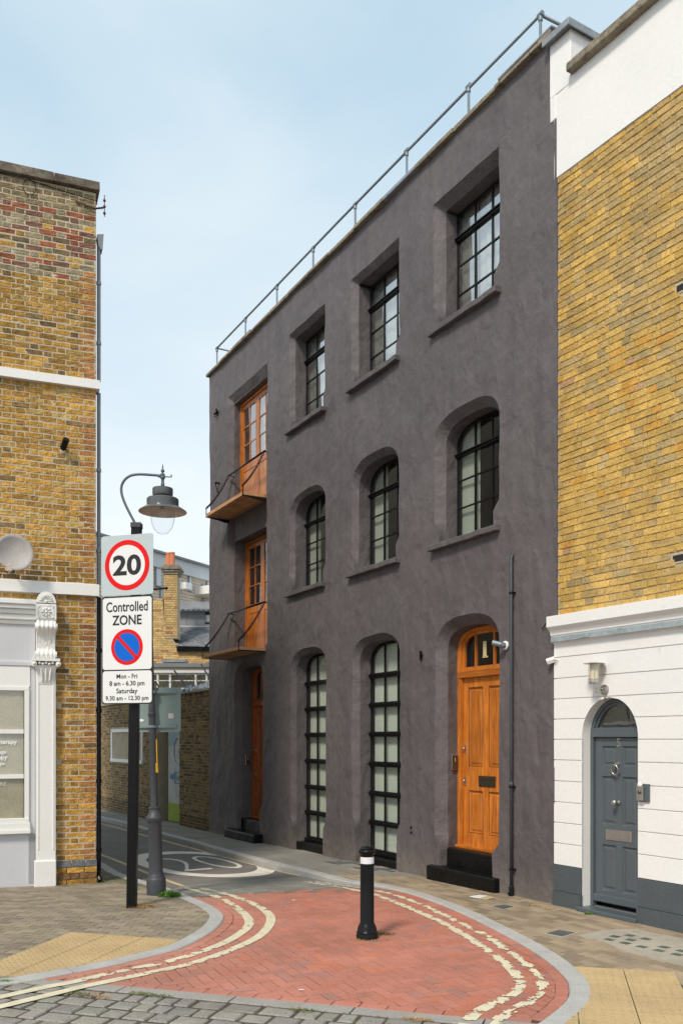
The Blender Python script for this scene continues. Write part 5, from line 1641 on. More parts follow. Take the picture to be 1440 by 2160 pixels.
# door number 5
YW = 0.17
b = MB()
fw = .05
A2 = [(CXD - RD + .002, .02)] + [(CXD - (RD - .002) * math.cos(t), ZSP + (ZAP - .002 - ZSP) * math.sin(t)) for t in np.linspace(0, PI, 25)] + [(CXD + RD - .002, .02)]
B2 = [(CXD - RD + fw, .02)] + [(CXD - (RD - fw) * math.cos(t), ZSP + (ZAP - fw - ZSP) * math.sin(t)) for t in np.linspace(0, PI, 25)] + [(CXD + RD - fw, .02)]
C2 = [(CXD - RD + fw + .035, 2.245)] + [(CXD - (RD - fw - .035) * math.cos(t), max(2.245, ZSP + (ZAP - fw - .035 - ZSP) * math.sin(t))) for t in np.linspace(0, PI, 25)] + [(CXD + RD - fw - .035, 2.245)]
B3 = [(p[0], max(p[1], 2.15)) for p in B2]
ring(b, A2, YW - .03, B2, YW - .03); ring(b, B2, YW - .03, B2, YW + .03); ring(b, B3, YW - .01, C2, YW - .01, True); ring(b, C2, YW - .01, C2, YW + .03, True)
b.build('door_frame', M_bluegrey, wht)
b = MB(); b.box(CXD - RD + fw - .01, CXD + RD - fw + .01, YW - .045, YW + .04, 2.125, 2.235); b.build('door_head', M_bluegrey, wht, bevel=.008)
pane_obj(wht, .4, 1.4, 2.24, 2.6, YW + .012, C2, M_glass).name = 'fanlight'
lx0, lx1 = CXD - RD + fw + .004, CXD + RD - fw - .004
pc = [(lx0 + .105, CXD - .045), (CXD + .045, lx1 - .105)]
pn5 = [(a, c, z0, z1) for a, c in pc for z0, z1 in ((1.775, 2.02), (1.07, 1.655), (.27, .825))]
d5 = panel_door(wht, lx0, lx1, .125, 2.115, YW, pn5, M_bluegrey, M_bluegrey)
b = MB(); b.prism([(lx0 - .01, .12), (lx1 + .01, .12), (lx1 + .01, .215), (lx0 - .01, .215)], YW - .03, YW + .01); b.build('weather_bar', M_bluegrey, d5, bevel=.012)
b = MB(); b.box(CXD - RD - .04, CXD + RD + .02, -.07, YW + .06, .0, .055); b.build('threshold', M_bluegrey, wht, bevel=.012)
b = MB(); b.box(lx0, lx1, YW - .015, YW + .05, .055, .068); b.build('threshold_bar', M_steel, wht)
text('5', d5, (CXD, YW - .006, 2.063), M_steel, height=.10, bold=.004, name='house_number')
b = MB(); b.lathe([(.032, 0), (.032, .012), (.02, .03), (.014, .045)], 14); o = b.build('knocker_boss', M_steel, d5, smooth=True, angle=40); o.location = (CXD - .02, YW, 1.80); o.rotation_euler = (PI / 2, 0, 0)
b = MB(); b.tube([(CXD - .02 + .052 * math.sin(a), YW - .05 - .012 * math.cos(a), 1.735 + .062 * math.cos(a)) for a in np.linspace(0, 2 * PI, 21)[:-1]], .010, 8, closed=True); b.build('knocker_ring', M_steel, d5, smooth=True)
b = MB(); b.lathe([(.034, 0), (.034, .01), (.016, .02), (.014, .04), (.032, .055), (.038, .075), (.03, .095), (.001, .10)], 16); o = b.build('door_knob', M_steel, d5, smooth=True); o.location = (CXD - .01, YW, 1.345); o.rotation_euler = (PI / 2, 0, 0)
b = MB(); b.box(CXD - .20, CXD + .20, YW - .008, YW, .885, 1.015); b.box(CXD - .155, CXD + .155, YW - .014, YW - .008, .91, .99); b.build('letter_plate', M_steel, d5, bevel=.003)
# entry panel on the right of the door
t = empty('entry_panel', (1.41, 0, 1.50), 0, wht)
b = MB(); b.box(-.055, .095, -.022, 0, -.11, .095); b.build('back_plate', M_bluegrey, t, bevel=.003)
b = MB(); b.box(-.055, .035, -.055, -.022, -.095, .07); b.build('housing', M_steel, t, bevel=.004)
b = MB(); b.lathe([(.02, 0), (.02, .012), (.001, .016)], 12); o = b.build('button', M_bronze, t, smooth=True); o.location = (-.008, -.055, .0); o.rotation_euler = (PI / 2, 0, 0)
b = MB(); b.lathe([(.028, 0), (.03, .02), (.02, .035)], 12); o = b.build('camera_eye', M_whitew, t, smooth=True); o.location = (-.005, -.04, .085); o.rotation_euler = (PI / 2, 0, 0)
# wall lantern
t = empty('wall_lantern', (0.80, 0, 2.66), 0)
t.parent = wht
b = MB(); b.lathe([(.062, 0), (.062, .018), (.05, .022)], 20); o = b.build('wall_plate', M_steel, t, smooth=True, angle=40); o.rotation_euler = (PI / 2, 0, 0); o.location = (.045, 0, .03)
b = MB()
b.tube([(.02, 0, .045), (-.005, -.13, .045)], .007, 8); b.tube([(.02, 0, .005), (-.005, -.13, .005)], .007, 8); b.tube([(-.005, -.13, -.04), (-.005, -.13, .09)], .0095, 8)
b.box(.03, .065, -.05, -.0, -.10, -.085); b.box(.045, .06, -.02, 0, -.10, -.02)
b.build('bracket', M_steel, t)
b = MB(); b.lathe([(.05, .10), (.055, .115), (.055, .125)], 20, -.005, -.13); b.lathe([(.125, .335), (.128, .34), (.06, .352), (.001, .355)], 24, -.005, -.13)
for k in range(4):
    a = PI / 4 + k * PI / 2; b.tube([(-.005 + .062 * math.cos(a), -.13 + .062 * math.sin(a), .09), (-.005 + .062 * math.cos(a), -.13 + .062 * math.sin(a), .337)], .004, 6)
b.tube([(-.005 + .066 * math.cos(a), -.13 + .066 * math.sin(a), .155) for a in np.linspace(0, 2 * PI, 17)[:-1]], .004, 6, closed=True)
b.build('lantern_cage', M_steel, t, smooth=True, angle=50)
M_frost = mat('frosted lamp glass', (0.62, 0.56, 0.42), 0.4, bump=None)
b = MB(); b.lathe([(.052, .125), (.052, .335)], 20, -.005, -.13); b.build('lantern_glass', M_frost, t, smooth=True, angle=50)
# small camera
t = empty('security_camera', (0.03, 0, 3.12), 0); t.parent = wht
b = MB(); b.box(-.035, .035, -.12, -.01, -.03, .03); o = b.build('housing', M_whitew, t, bevel=.01); o.rotation_euler = (math.radians(20), math.radians(30), math.radians(-35))
b = MB(); b.tube([(.04, 0, -.03), (.03, -.05, -.02)], .008, 6); b.build('arm', M_steel, t)
# ================================================================== LEFT CORNER BUILDING
lft = empty('corner_building', L_O, L_RZ)
tag(lft, 'brown and yellow stock brick corner building with a white pilaster shopfront at the left edge', 'building')
XL = -4.2
def lcol(x, z, l):
    r = random.random()
    n_ = noise.noise(Vector((x * 1.1, z * 0.5, 7)))
    base = np.array((0.52, 0.29, 0.065)) * random.uniform(0.78, 1.15)          # ochre
    if r < 0.36: base = np.array((0.42, 0.235, 0.06)) * random.uniform(0.78, 1.15)   # brown
    elif r < 0.46: base = np.array((0.26, 0.17, 0.075)) * random.uniform(0.7, 1.15) # sooty
    elif r < 0.56: base = np.array((0.50, 0.33, 0.11))
    if z > 8.9:
        k = random.random()
        if z > 9.85: base = np.array((0.27, 0.21, 0.12)) * random.uniform(0.7, 1.15)
        elif k < 0.20: base = np.array((0.33, 0.11, 0.06)) * random.uniform(0.7, 1.15)
        elif k < 0.34: base = np.array((0.20, 0.10, 0.075))
        elif k < 0.75: base = np.array((0.30, 0.25, 0.16)) * random.uniform(.8, 1.1)
        elif k < 0.9: base = np.array((0.16, 0.12, 0.07))
    elif 7.46 < z < 9.0 and random.random() < 0.45: base = base * 0.68
    elif z < 2.1 and random.random() < 0.35: base = base * 0.66
    elif 4.4 < z < 4.75: base = base * 0.6
    if x > -0.24 and 0.3 < z < 9 and random.random() < 0.6: base = np.array((0.42, 0.20, 0.075)) * random.uniform(0.7, 1.1)
    if z < 0.17 and z > 0: base = np.array((0.20, 0.115, 0.055)) * random.uniform(.7, 1.1)
    if n_ < -0.25: base = base * 0.82
    return tuple(base)
b = MB(); b.box(XL, -0.004, .0045, .30, -.2, 10.22); b.build('mortar', M_mortar, lft)
sh = lambda x, z: x < -0.60 and z < 4.10
brick_wall(lft, (XL, 0.0, .32, 4.22), lcol, M_brick_o, M_brick_a, limit=225, holes=(sh,), joint=.017, order=lambda it: (0 if it[0] > -1.4 else 1, it[1]), wob=.02)
brick_wall(lft, (XL, 0.0, 4.40, 7.30), lcol, M_brick_o, M_brick_a, limit=75, order=lambda it: (0 if it[0] > -1.4 else 1, it[1]), wob=.025, joint=.016)
brick_wall(lft, (XL, 0.0, 7.44, 10.20), lcol, M_brick_o, M_brick_a, limit=0, wob=.03, joint=.016)
brick_wall(lft, (-.62, .012, -.05, .215), lcol, M_brick_o, M_brick_a, limit=40, y=-.028, wob=.01)
# chamfered blue plinth bricks
for x0, x1 in ((-.60, -.36), (-.35, -.16), (-.15, .012)):
    b = MB(); n = 2
    b.add([(x0 + .004, -.03, .225), (x1 - .004, -.03, .225), (x1 - .004, .0, .315), (x0 + .004, .0, .315), (x0 + .004, .04, .225), (x1 - .004, .04, .225), (x1 - .004, .04, .315), (x0 + .004, .04, .315)],
          [(0, 1, 2, 3), (4, 7, 6, 5), (0, 4, 5, 1), (3, 2, 6, 7), (0, 3, 7, 4), (1, 5, 6, 2)])
    o = b.build('plinth_brick', M_brick_o, lft, bevel=.004); o.color = (0.13, 0.135, 0.15, 1)
# bands and coping
def band(name, z0, z1, proud, m, x1=.06, bev=.006, segs=None):
    b = MB(); n = 14; vs = []; fs = []
    for i in range(n + 1):
        x = XL + (x1 - XL) * i / n; e = .006 * noise.noise(Vector((x * 2, z0, 1)))
        vs += [(x, -proud + e, z0 + e), (x, -proud + e, z1 - .012 + e), (x, -proud + .03, z1 + e), (x, .2, z1 + .01), (x, .2, z0)]
    for i in range(n):
        for k in range(5): fs.append((i * 5 + k, i * 5 + (k + 1) % 5, (i + 1) * 5 + (k + 1) % 5, (i + 1) * 5 + k))
    fs += [(0, 4, 3, 2, 1), tuple(n * 5 + k for k in range(5))]
    b.add(vs, fs); return b.build(name, m, lft)
band('string_course', 7.29, 7.43, .07, M_white, x1=.045)
band('string_course', 4.225, 4.40, .06, M_white, x1=.035)
x = XL
while x < .04:
    w = min(.9, .05 - x); b = MB(); b.box(x + .003, x + w - .003, -.07, .35, 10.225 + random.uniform(0, .01), 10.36, j=.004); b.build('coping_stone', M_coping_l, lft, bevel=.01); x += w
# lane side wall
b = MB(); b.box(XL, -.006, .30, .32, -.2, 10.2); b.build('inner_wall', M_dark, lft)
def lcol2(x, z, l): return tuple(np.array(lcol(-1, z, l)))
side = empty('side_wall', (-.03, 0, 0), 0, lft)
side.rotation_euler = (0, 0, math.radians(98 - 0))   # facade along the lane
b = MB(); b.box(0.0, 14, -.02, .0, -.6, 10.2)
# white ground floor band and window trims seen only in reflections
b.build('mortar', M_mortar, side)
b = MB()
rng = random.Random(3)
z = -.3
while z < 10.1:
    x = -(.125 if int(z / .0835) % 2 else 0); sq = 0
    while x < 13.9:
        l = .25 if sq % 2 == 0 else .125
        skipw = any(a - .1 < x + l / 2 < c + .1 and d - .1 < z < e + .1 for a, c, d, e in ((2.6, 3.7, 4.9, 6.7), (6.4, 7.5, 4.9, 6.7), (10.2, 11.3, 4.9, 6.7), (2.2, 4.2, .6, 3.2), (6, 8, .6, 3.2)))
        if not skipw and x > 0: b.col = lcol(-1, z, l); b.box(x + .005, x + l - .005, .0, .012, z, z + .074)
        x += l; sq += 1
    z += .0835
so = b.build('brickwork', M_brick_a, side, fix=False); tag(so, kind='stuff')
b = MB()
for x0, x1, z0, z1 in ((1.2, 2.2, -.4, 4.2), (4.2, 6, -.4, 4.2), (8, 14, -.4, 4.2), (2.2, 4.2, -.4, .6), (6, 8, -.4, .6), (2.2, 4.2, 3.2, 4.2), (6, 8, 3.2, 4.2)): b.box(x0, x1, .012, .04, z0, z1)
b.build('painted_ground_floor', M_white, side)
for a, c, d, e in ((2.6, 3.7, 4.9, 6.7), (6.4, 7.5, 4.9, 6.7), (10.2, 11.3, 4.9, 6.7), (2.2, 4.2, .6, 3.2), (6, 8, .6, 3.2)):
    b = MB(); b.box(a, c, .0, .03, d, d + .09); b.box(a, c, .0, .03, e - .09, e); b.box(a, a + .09, .0, .03, d, e); b.box(c - .09, c, .0, .03, d, e); b.box(a, c, 0, .03, (d + e) / 2 - .03, (d + e) / 2 + .03); b.box(a - .1, c + .1, 0, .09, d - .1, d)
    b.build('window', M_whitew, side)
b = MB(); b.box(0, 14, -.01, .05, 4.22, 4.40); b.box(0, 14, -.01, .05, 7.29, 7.43); b.build('string_course', M_white, side)

# shopfront ------------------------------------------------------
shop = empty('shopfront', (0, 0, 0), 0, lft)
b = MB(); b.box(XL, -.955, -.02, .05, 3.22, 3.80); b.box(-.955, -.86, -.02, .05, .0, 3.8); b.box(XL, -.86, -.02, .05, -.1, .745); b.build('fascia_panel', M_lgrey, shop, bevel=.004)
b = MB()
for z0, z1, p in ((4.03, 4.10, .20), (3.97, 4.03, .17), (3.90, 3.97, .12), (3.82, 3.90, .09), (3.76, 3.82, .05)): b.box(XL, -.85, -p, .05, z0, z1)
b.build('shop_cornice', M_whitew, shop, bevel=.01)
b = MB(); b.box(XL, -.90, -.05, .02, 3.16, 3.22); b.box(XL, -.90, -.03, .02, 3.20, 3.24); b.build('moulding', M_lgrey, shop, bevel=.006)
b = MB(); b.box(XL, -.93, -.035, .04, 2.86, 3.16); b.build('head_panel', M_whitew, shop, bevel=.004)
b = MB(); b.box(XL, -.945, -.05, .04, 2.80, 2.86); b.box(-1.01, -.945, -.05, .04, .80, 2.80); b.box(XL, -.945, -.06, .04, .90, .965); b.box(XL, -.93, -.075, .04, .80, .90); b.box(XL, -.925, -.10, .04, .745, .80)
b.build('window_frame', M_whitew, shop, bevel=.006)
b = MB()
for z in (2.21, 1.565): b.box(XL, -1.01, -.045, .03, z - .03, z + .03)
for x in (-2.2, -3.4): b.box(x - .025, x + .025, -.045, .03, .965, 2.80)
b.build('glazing_bar', M_whitew, shop, bevel=.004)
b = MB(); b.box(-1.018, -1.01, -.047, -.01, .965, 2.80); b.build('window_seal', M_signblack, shop)
for z0, z1 in ((.965, 1.535), (1.595, 2.18), (2.24, 2.80)):
    for x0, x1 in ((-2.175, -1.018), (-3.375, -2.225), (XL, -3.425)):
        p = pane_obj(shop, x0, x1, z0, z1, -.01, None, M_glass)
curtain(shop, XL, -1.01, .9, 2.85, .05, M_blinds, 'blind', amp=.003, fr=14)
M_vinyl = mat('white window lettering', (0.78, 0.79, 0.77), 0.6, bump=None)
for s, z, xr, h, bd in (('e Therapy', 2.055, -1.108, .085, .03), ('sage', 1.905, -1.255, .055, .03), ('erapy', 1.825, -1.235, .068, .03), ('pe', 1.742, -1.275, .05, .03), ('ORE', 1.462, -1.255, .055, .02)):
    text(s, shop, (xr, -.0145, z), M_vinyl, height=h, bold=bd, align='RIGHT', name='window_lettering')
# pilaster
pil = empty('pilaster', (0, 0, 0), 0, lft)
b = MB(); b.box(-.875, -.575, -.13, .03, -.06, .345); b.build('pilaster_base', M_white, pil, bevel=.012)
b = MB(); b.box(-.855, -.582, -.105, .03, .34, 3.14); b.build('shaft', M_whitew, pil, bevel=.004)
b = MB(); b.box(-.83, -.815, -.115, -.10, .5, 3.1); b.box(-.622, -.607, -.115, -.10, .5, 3.1); b.box(-.83, -.607, -.114, -.10, 2.90, 2.92)
b.build('shaft_moulding', M_whitew, pil, bevel=.004)
# capital with two volutes and leaf, abacus
b = MB()
vs = []; fs = []
prof = [(.105, .118, 2.92), (.115, .12, 3.0), (.13, .14, 3.10), (.165, .17, 3.17)]
cxp = -.718
for hw, pr, z in prof: vs += [(cxp - hw, -pr, z), (cxp + hw, -pr, z), (cxp + hw, .02, z), (cxp - hw, .02, z)]
for i in range(3):
    for k in range(4): fs.append((i * 4 + k, i * 4 + (k + 1) % 4, (i + 1) * 4 + (k + 1) % 4, (i + 1) * 4 + k))
b.add(vs, fs)
for sx in (-1, 1):
    o0 = len(b.v); b.tube([(cxp + sx * .165, -.21, 3.185), (cxp + sx * .165, -.16, 3.185), (cxp + sx * .165, -.02, 3.185)], .038, 12)
    b.sphere((cxp + sx * .165, -.215, 3.185), .022, 8, 6)
for k in range(5): b.sphere((cxp - .09 + .045 * k, -.18, 3.20 - .012 * (k % 2)), .024, 8, 6)
for k in (-1, 0, 1):
    b.tube([(cxp + k * .05, -.125, 2.95), (cxp + k * .06, -.15, 3.05), (cxp + k * .07, -.175, 3.12)], (.018, .022, .012), 6)
b.box(cxp - .19, cxp + .19, -.215, .03, 3.225, 3.265)
b.build('capital', M_whitew, pil, smooth=True, angle=45)
# console bracket: S profile, fluted
b = MB(); ns = 26; nx = 28; vs = []; fs = []
for i in range(ns + 1):
    t = i / ns; z = 3.27 + .555 * t
    pr = .10 + .075 * smooth(t) + .045 * math.exp(-((t - .10) / .09) ** 2) + .075 * math.exp(-((t - .80) / .13) ** 2)
    for k in range(nx + 1):
        s = k / nx; x = cxp - .135 + .27 * s
        flute = .0
        if t < .22 or t > .62: flute = .016 * abs(math.sin(s * PI * 4.5))
        else: flute = .010 * noise.noise(Vector((s * 9, t * 14, 3)))
        side_ = .03 * (1 if s in (0, 1) else 0)
        vs.append((x, -pr - flute + side_, z))
for i in range(ns):
    for k in range(nx): fs.append((i * (nx + 1) + k, i * (nx + 1) + k + 1, (i + 1) * (nx + 1) + k + 1, (i + 1) * (nx + 1) + k))
b.add(vs, fs)
b.box(cxp - .133, cxp + .133, -.10, .02, 3.27, 3.82)
for sx in (-1, 1):
    b.tube([(cxp + sx * .118, -.175, 3.72), (cxp + sx * .152, -.175, 3.72)], .055, 14); b.tube([(cxp + sx * .118, -.12, 3.33), (cxp + sx * .148, -.12, 3.33)], .042, 14)
b.build('console_bracket', M_whitew, pil, smooth=True, angle=50)
# square block with flower and half round top
b = MB(); b.box(cxp - .142, cxp + .142, -.21, .03, 3.822, 4.045); b.build('block', M_whitew, pil, bevel=.008)
b = MB()
for k in range(8):
    a = k * PI / 4; r1, r2 = .028, .075
    b.tube([(cxp + r1 * math.cos(a), -.214, 3.93 + r1 * math.sin(a)), (cxp + r2 * .7 * math.cos(a), -.222, 3.93 + r2 * .7 * math.sin(a)), (cxp + r2 * math.cos(a), -.212, 3.93 + r2 * math.sin(a))], (.008, .014, .004), 6)
b.sphere((cxp, -.215, 3.93), .022, 10, 6)
for sx, sz in ((-1, -1), (-1, 1), (1, -1), (1, 1)): b.sphere((cxp + sx * .095, -.21, 3.93 + sz * .075), .013, 6, 5)
fw_ = .105
b.tube([(cxp - fw_, -.211, 3.93 - .088), (cxp + fw_, -.211, 3.93 - .088), (cxp + fw_, -.211, 3.93 + .088), (cxp - fw_, -.211, 3.93 + .088)], .005, 4, closed=True)
b.build('carved_flower', M_whitew, pil, smooth=True)
b = MB(); tp = [(cxp - .137 * math.cos(t), 4.06 + .165 * math.sin(t)) for t in np.linspace(0, PI, 21)]
b.prism(tp[::-1], -.20, .03); b.build('round_top', M_whitew, pil, bevel=.006)
b = MB()
for k in range(9):
    a = PI * (k + .5) / 9; b.tube([(cxp + .03 * math.cos(a), -.202, 4.085 + .03 * math.sin(a)), (cxp + .085 * math.cos(a), -.212, 4.085 + .095 * math.sin(a)), (cxp + .10 * math.cos(a), -.20, 4.085 + .112 * math.sin(a))], (.004, .010, .003), 5)
b.sphere((cxp, -.203, 4.085), .02, 8, 5)
b.build('carved_fan', M_whitew, pil, smooth=True)
# things fixed to it
t = empty('satellite_dish', (-1.22, -.02, 4.68), 0, lft)
b = MB()
vs = []; fs = []; nr, na = 6, 28
for i in range(nr + 1):
    r = .26 * i / nr
    for k in range(na):
        a = 2 * PI * k / na; vs.append((r * math.cos(a), -.30 - .05 + .10 * (1 - (i / nr) ** 2) * .8 , r * 1.02 * math.sin(a)))
for i in range(nr):
    for k in range(na): fs.append((i * na + k, i * na + (k + 1) % na, (i + 1) * na + (k + 1) % na, (i + 1) * na + k))
b.add(vs, fs)
M_dish = mat('grey dish', (0.42, 0.39, 0.37), .55, n1=(5, .12), n2=(60, .12), bump=(30, .1, .004))
o = b.build('dish', M_dish, t, smooth=True); sm = o.modifiers.new('solid', 'SOLIDIFY'); sm.thickness = .006
o.rotation_euler = (math.radians(-8), 0, math.radians(12))
b = MB(); b.tube([(0, .02, -.1), (0, -.2, -.08), (0, -.27, 0)], .016, 8); b.box(-.05, .05, -.01, .02, -.16, -.04); b.tube([(0, -.3, -.25), (.0, -.55, -.22)], .01, 6); b.box(-.03, .03, -.6, -.5, -.26, -.16); b.build('arm', M_dirty, t)
b = MB(); b.tube([(0, 0, 0), (.028, -.10, .075), (.04, -.13, .10)], .046, 14); o = b.build('wall_camera', M_black, lft, smooth=True, angle=50); o.location = (-.475, -.03, 6.36)
b = MB(); b.tube([(0, .02, -.02), (.006, -.03, .0)], .036, 14); o = b.build('camera_mount', M_white, lft, smooth=True, angle=50); o.location = (-.478, -.0, 6.34)
b = MB(); b.tube([(-.94 + .088 * math.sin(a), -.02, 10.09 + .11 * math.cos(a)) for a in np.linspace(0, 2 * PI, 25)[:-1]], .005, 6, closed=True)
b.tube([(-1.4, -.02, 10.20), (-.9, -.02, 10.19), (-.5, -.02, 10.14), (-.1, -.02, 10.10), (0.0, -.02, 10.10)], .006, 6); b.build('cable_loop', M_blackm, lft, smooth=True)
b = MB(); b.tube([(-.3, -.02, 10.03), (-.02, -.03, 9.97), (.10, -.03, 10.01)], .014, 6); b.tube([(.115, -.03, 9.88), (.115, -.03, 10.20)], .007, 6)
for z in (9.93, 10.03, 10.12): b.sphere((.115, -.03, z), .022, 8, 6)
M_rust = mat('rusty iron', (.10, .05, .035), .8)
b.build('iron_bracket', M_rust, lft, smooth=True)
# hopper and downpipes on the corner
t = empty('downpipe', (.035, .06, 0), 0, lft)
b = MB(); b.prism([(-.02, 9.62), (-.0, 9.46), (.03, 9.40), (.06, 9.42), (.075, 9.64)], -.05, .12); b.build('hopper', M_zinc, t)
b = MB(); b.tube([(.01, .02, 9.5), (.01, .02, 7.45)], .028, 8); b.tube([(.01, .02, 7.28), (.01, .02, 4.42)], .028, 8)
for z in (8.9, 8.0, 6.1, 4.9): b.lathe([(.036, z), (.036, z + .05)], 8, .01, .02)
b.build('upper_pipe', M_zinc, t, smooth=True, angle=40)
b = MB(); b.tube([(.01, .0, 4.22), (.01, -.0, .2), (-.0, -.01, .08), (.02, -.08, -.0)], .032, 8)
for z in (3.4, 2.5, 1.45, .42): b.lathe([(.042, z), (.042, z + .06)], 8, .01, 0)
b.build('lower_pipe', M_black, t, smooth=True, angle=40)

# ================================================================== LANE WALLS
lw_ = empty('lane_wall', tuple(np.array(D_O) + np.array((0, 0, 0))), D_RZ)
tag(lw_, 'old brown brick wall with pale coping continuing along the lane beyond the dark building', 'wall')
def bcol(x, z, l):
    r = random.random(); base = np.array((0.29, 0.205, 0.105)) * random.uniform(.7, 1.2)
    if r < .25: base = np.array((0.16, 0.118, 0.07)) * random.uniform(.7, 1.2)
    elif r < .45: base = np.array((0.29, 0.20, 0.09)) * random.uniform(.8, 1.1)
    elif r < .5: base = np.array((0.30, 0.24, 0.16))
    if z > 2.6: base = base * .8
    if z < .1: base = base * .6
    return tuple(base)
b = MB(); b.box(-14.48, -12.2, .012, .4, -.5, 3.30); b.box(-24, -16.4, .012, .4, -.5, 3.25); b.box(-17.0, -16.38, .3, 1.2, -.5, 3.25); b.box(-14.5, -14.30, .05, 1.3, -.5, 3.2); b.build('mortar', M_mortar_d, lw_)
brick_wall(lw_, (-14.48, -12.22, -.45, 3.30), bcol, M_brick_o, M_brick_a, limit=230, joint=.016, order=lambda it: abs(it[1] - 1.6))
wn_ = lambda x, z: -21.45 < x < -17.75 and 1.30 < z < 2.48
brick_wall(lw_, (-24, -16.40, -.45, 3.25), bcol, M_brick_o, M_brick_a, limit=0, holes=(wn_,), joint=.017)
b = MB(); x = -14.5
while x < -12.25:
    b2 = MB(); b2.box(x, min(x + .6, -12.24) - .006, -.05, .42, 3.30, 3.375, j=.006); b2.build('coping_stone', M_conc, lw_, bevel=.01); x += .6
b = MB(); b.box(-24, -16.38, -.04, .42, 3.25, 3.31); b.build('wall_coping', M_conc, lw_)
# deep white window in the far wall
wd = empty('window', (0, 0, 0), 0, lw_)
b = MB(); a, c, d, e = -21.4, -17.8, 1.36, 2.43
b.box(a, c, -.03, .25, e - .10, e); b.box(a, c, -.05, .25, d, d + .10); b.box(a, a + .16, -.03, .25, d, e); b.box(c - .12, c, -.03, .25, d, e); b.build('surround', M_whitew, wd, bevel=.004)
b = MB()
for k in range(1, 6): x = a + .16 + (c - a - .28) * k / 6; b.box(x - (.04 if k % 2 == 0 else .02), x + (.04 if k % 2 == 0 else .02), .16, .20, d + .1, e - .1)
for k in (1, 2): z = d + .1 + (e - d - .2) * k / 3; b.box(a + .1, c - .1, .165, .195, z - .015, z + .015)
b.build('glazing_bar', M_whitew, wd)
for k in range(6):
    x = a + .16 + (c - a - .28) * k / 6; pane_obj(wd, x + .02, x + (c - a - .28) / 6 - .02, d + .1, e - .1, .18)
curtain(wd, a, c, d, e, .24, M_blindw, 'curtain', amp=.01)
# gate recess
b = MB(); b.box(-16.42, -15.35, .34, .40, -.3, 3.0); b.build('dark_door', M_dark, lw_)
b = MB(); b.sphere((-16.05, .30, 1.05), .035, 8, 6); b.build('door_knob', M_steel, lw_)
b = MB(); b.box(-16.4, -14.4, .0, .4, 2.95, 3.25); b.build('lintel', M_mortar_d, lw_)
hb = tag(empty('hoarding_panel', tuple(Vector(D_O) + Matrix.Rotation(D_RZ, 3, 'Z') @ Vector((-15.4, .0, 0))), D_RZ + math.radians(8)), 'white and blue hoarding panel with lime green foot in the brick wall gap', 'hoarding')
b = MB(); b.box(0, 1.0, .0, .05, .35, 2.2); b.build('board', M_hoard, hb)
b = MB(); b.box(0, 1.0, -.004, .05, -.14, .35); b.build('green_foot', M_lime, hb)
b = MB(); b.box(0, 1.0, -.002, .05, 2.2, 2.9); b.prism([(0, 1.9), (.5, 1.98), (.5, 2.2), (0, 2.2)], -.004, 0.0); b.build('blue_top', M_paleblue, hb)
M_ink = mat('dark print', (.06, .08, .12), .6, bump=None); M_inkb = mat('blue print', (.03, .22, .50), .6, bump=None)
b = MB()
for sx in (0,):
    b.tube([(.62 + .26 * math.cos(a), -.004, 1.78 + .36 * math.sin(a)) for a in np.linspace(math.radians(100), math.radians(265), 16)], .012, 4)
b.build('printed_ring', M_inkb, hb)
text('Good', hb, (.74, -.006, 1.78), M_ink, height=.10, name='lettering')
b = MB(); b.prism([(.12, 1.02), (.30, .98), (.36, 1.16), (.24, 1.12), (.14, 1.18)], -.005, 0.0); b.build('printed_splash', M_inkb, hb)
b = MB(); b.tube([(.42, -.006, .90), (1.0, -.006, .90)], .012, 4); b.tube([(.42, -.006, 1.2), (1.0, -.006, 1.2)], .012, 4); b.tube([(.42, -.006, .90), (.42, -.006, 1.2)], .012, 4); b.build('printed_frame', M_inkb, hb)
text('Enter', hb, (.66, -.006, 1.05), M_ink, height=.12, name='lettering')

# ================================================================== BACKGROUND HOUSES
def BX(px, py, Y): return AT(px, py, Y)
def qface(b, pts): b.face([tuple(p) for p in pts])
def yb(x, z, l):
    r = random.random(); base = np.array((0.64, 0.44, 0.19)) * random.uniform(.85, 1.12)
    if r < .2: base = np.array((0.52, 0.36, 0.17))
    elif r < .28: base = np.array((0.42, 0.21, 0.10))
    return tuple(base)
# yellow brick house with chimney, gable towards camera
HY = 33.0
SC_ = HY / 1900
hx = lambda px: (px - 720) * SC_
hz = lambda py: 2.1 + (1560 - py) * SC_
hs = empty('brick_house', (hx(378), HY, gz(HY)))
tag(hs, 'yellow brick house with chimney and grey slate roof behind the lane wall', 'house')
ox, oz = hx(378), gz(HY)
def H_(px, py, dy=0.0): return ((px - 720) * (HY + dy) / 1900 - ox, dy, 2.1 + (1560 - py) * (HY + dy) / 1900 - oz)
def XZ(px, py): p = H_(px, py); return (p[0], p[2])
# gable wall (left) and lower front wall
b = MB(); b.prism([XZ(250, 1400), XZ(374, 1400), XZ(376, 1365), XZ(347, 1326), XZ(343, 1262), XZ(318, 1270), XZ(300, 1300), XZ(250, 1380)], .012, .3); b.build('gable_wall', M_mortar_w, hs)
gp = [XZ(250, 1400), XZ(374, 1400), XZ(376, 1365), XZ(347, 1326), XZ(343, 1262), XZ(318, 1270), XZ(300, 1300), XZ(250, 1380)]
x_a, z_a = XZ(250, 1400); x_b, z_b = XZ(376, 1262)
brick_wall(hs, (x_a, x_b, z_a, z_b), yb, M_wbrick_o, M_wbrick_a, limit=0, holes=(lambda x, z: not inside((x, z), gp),))
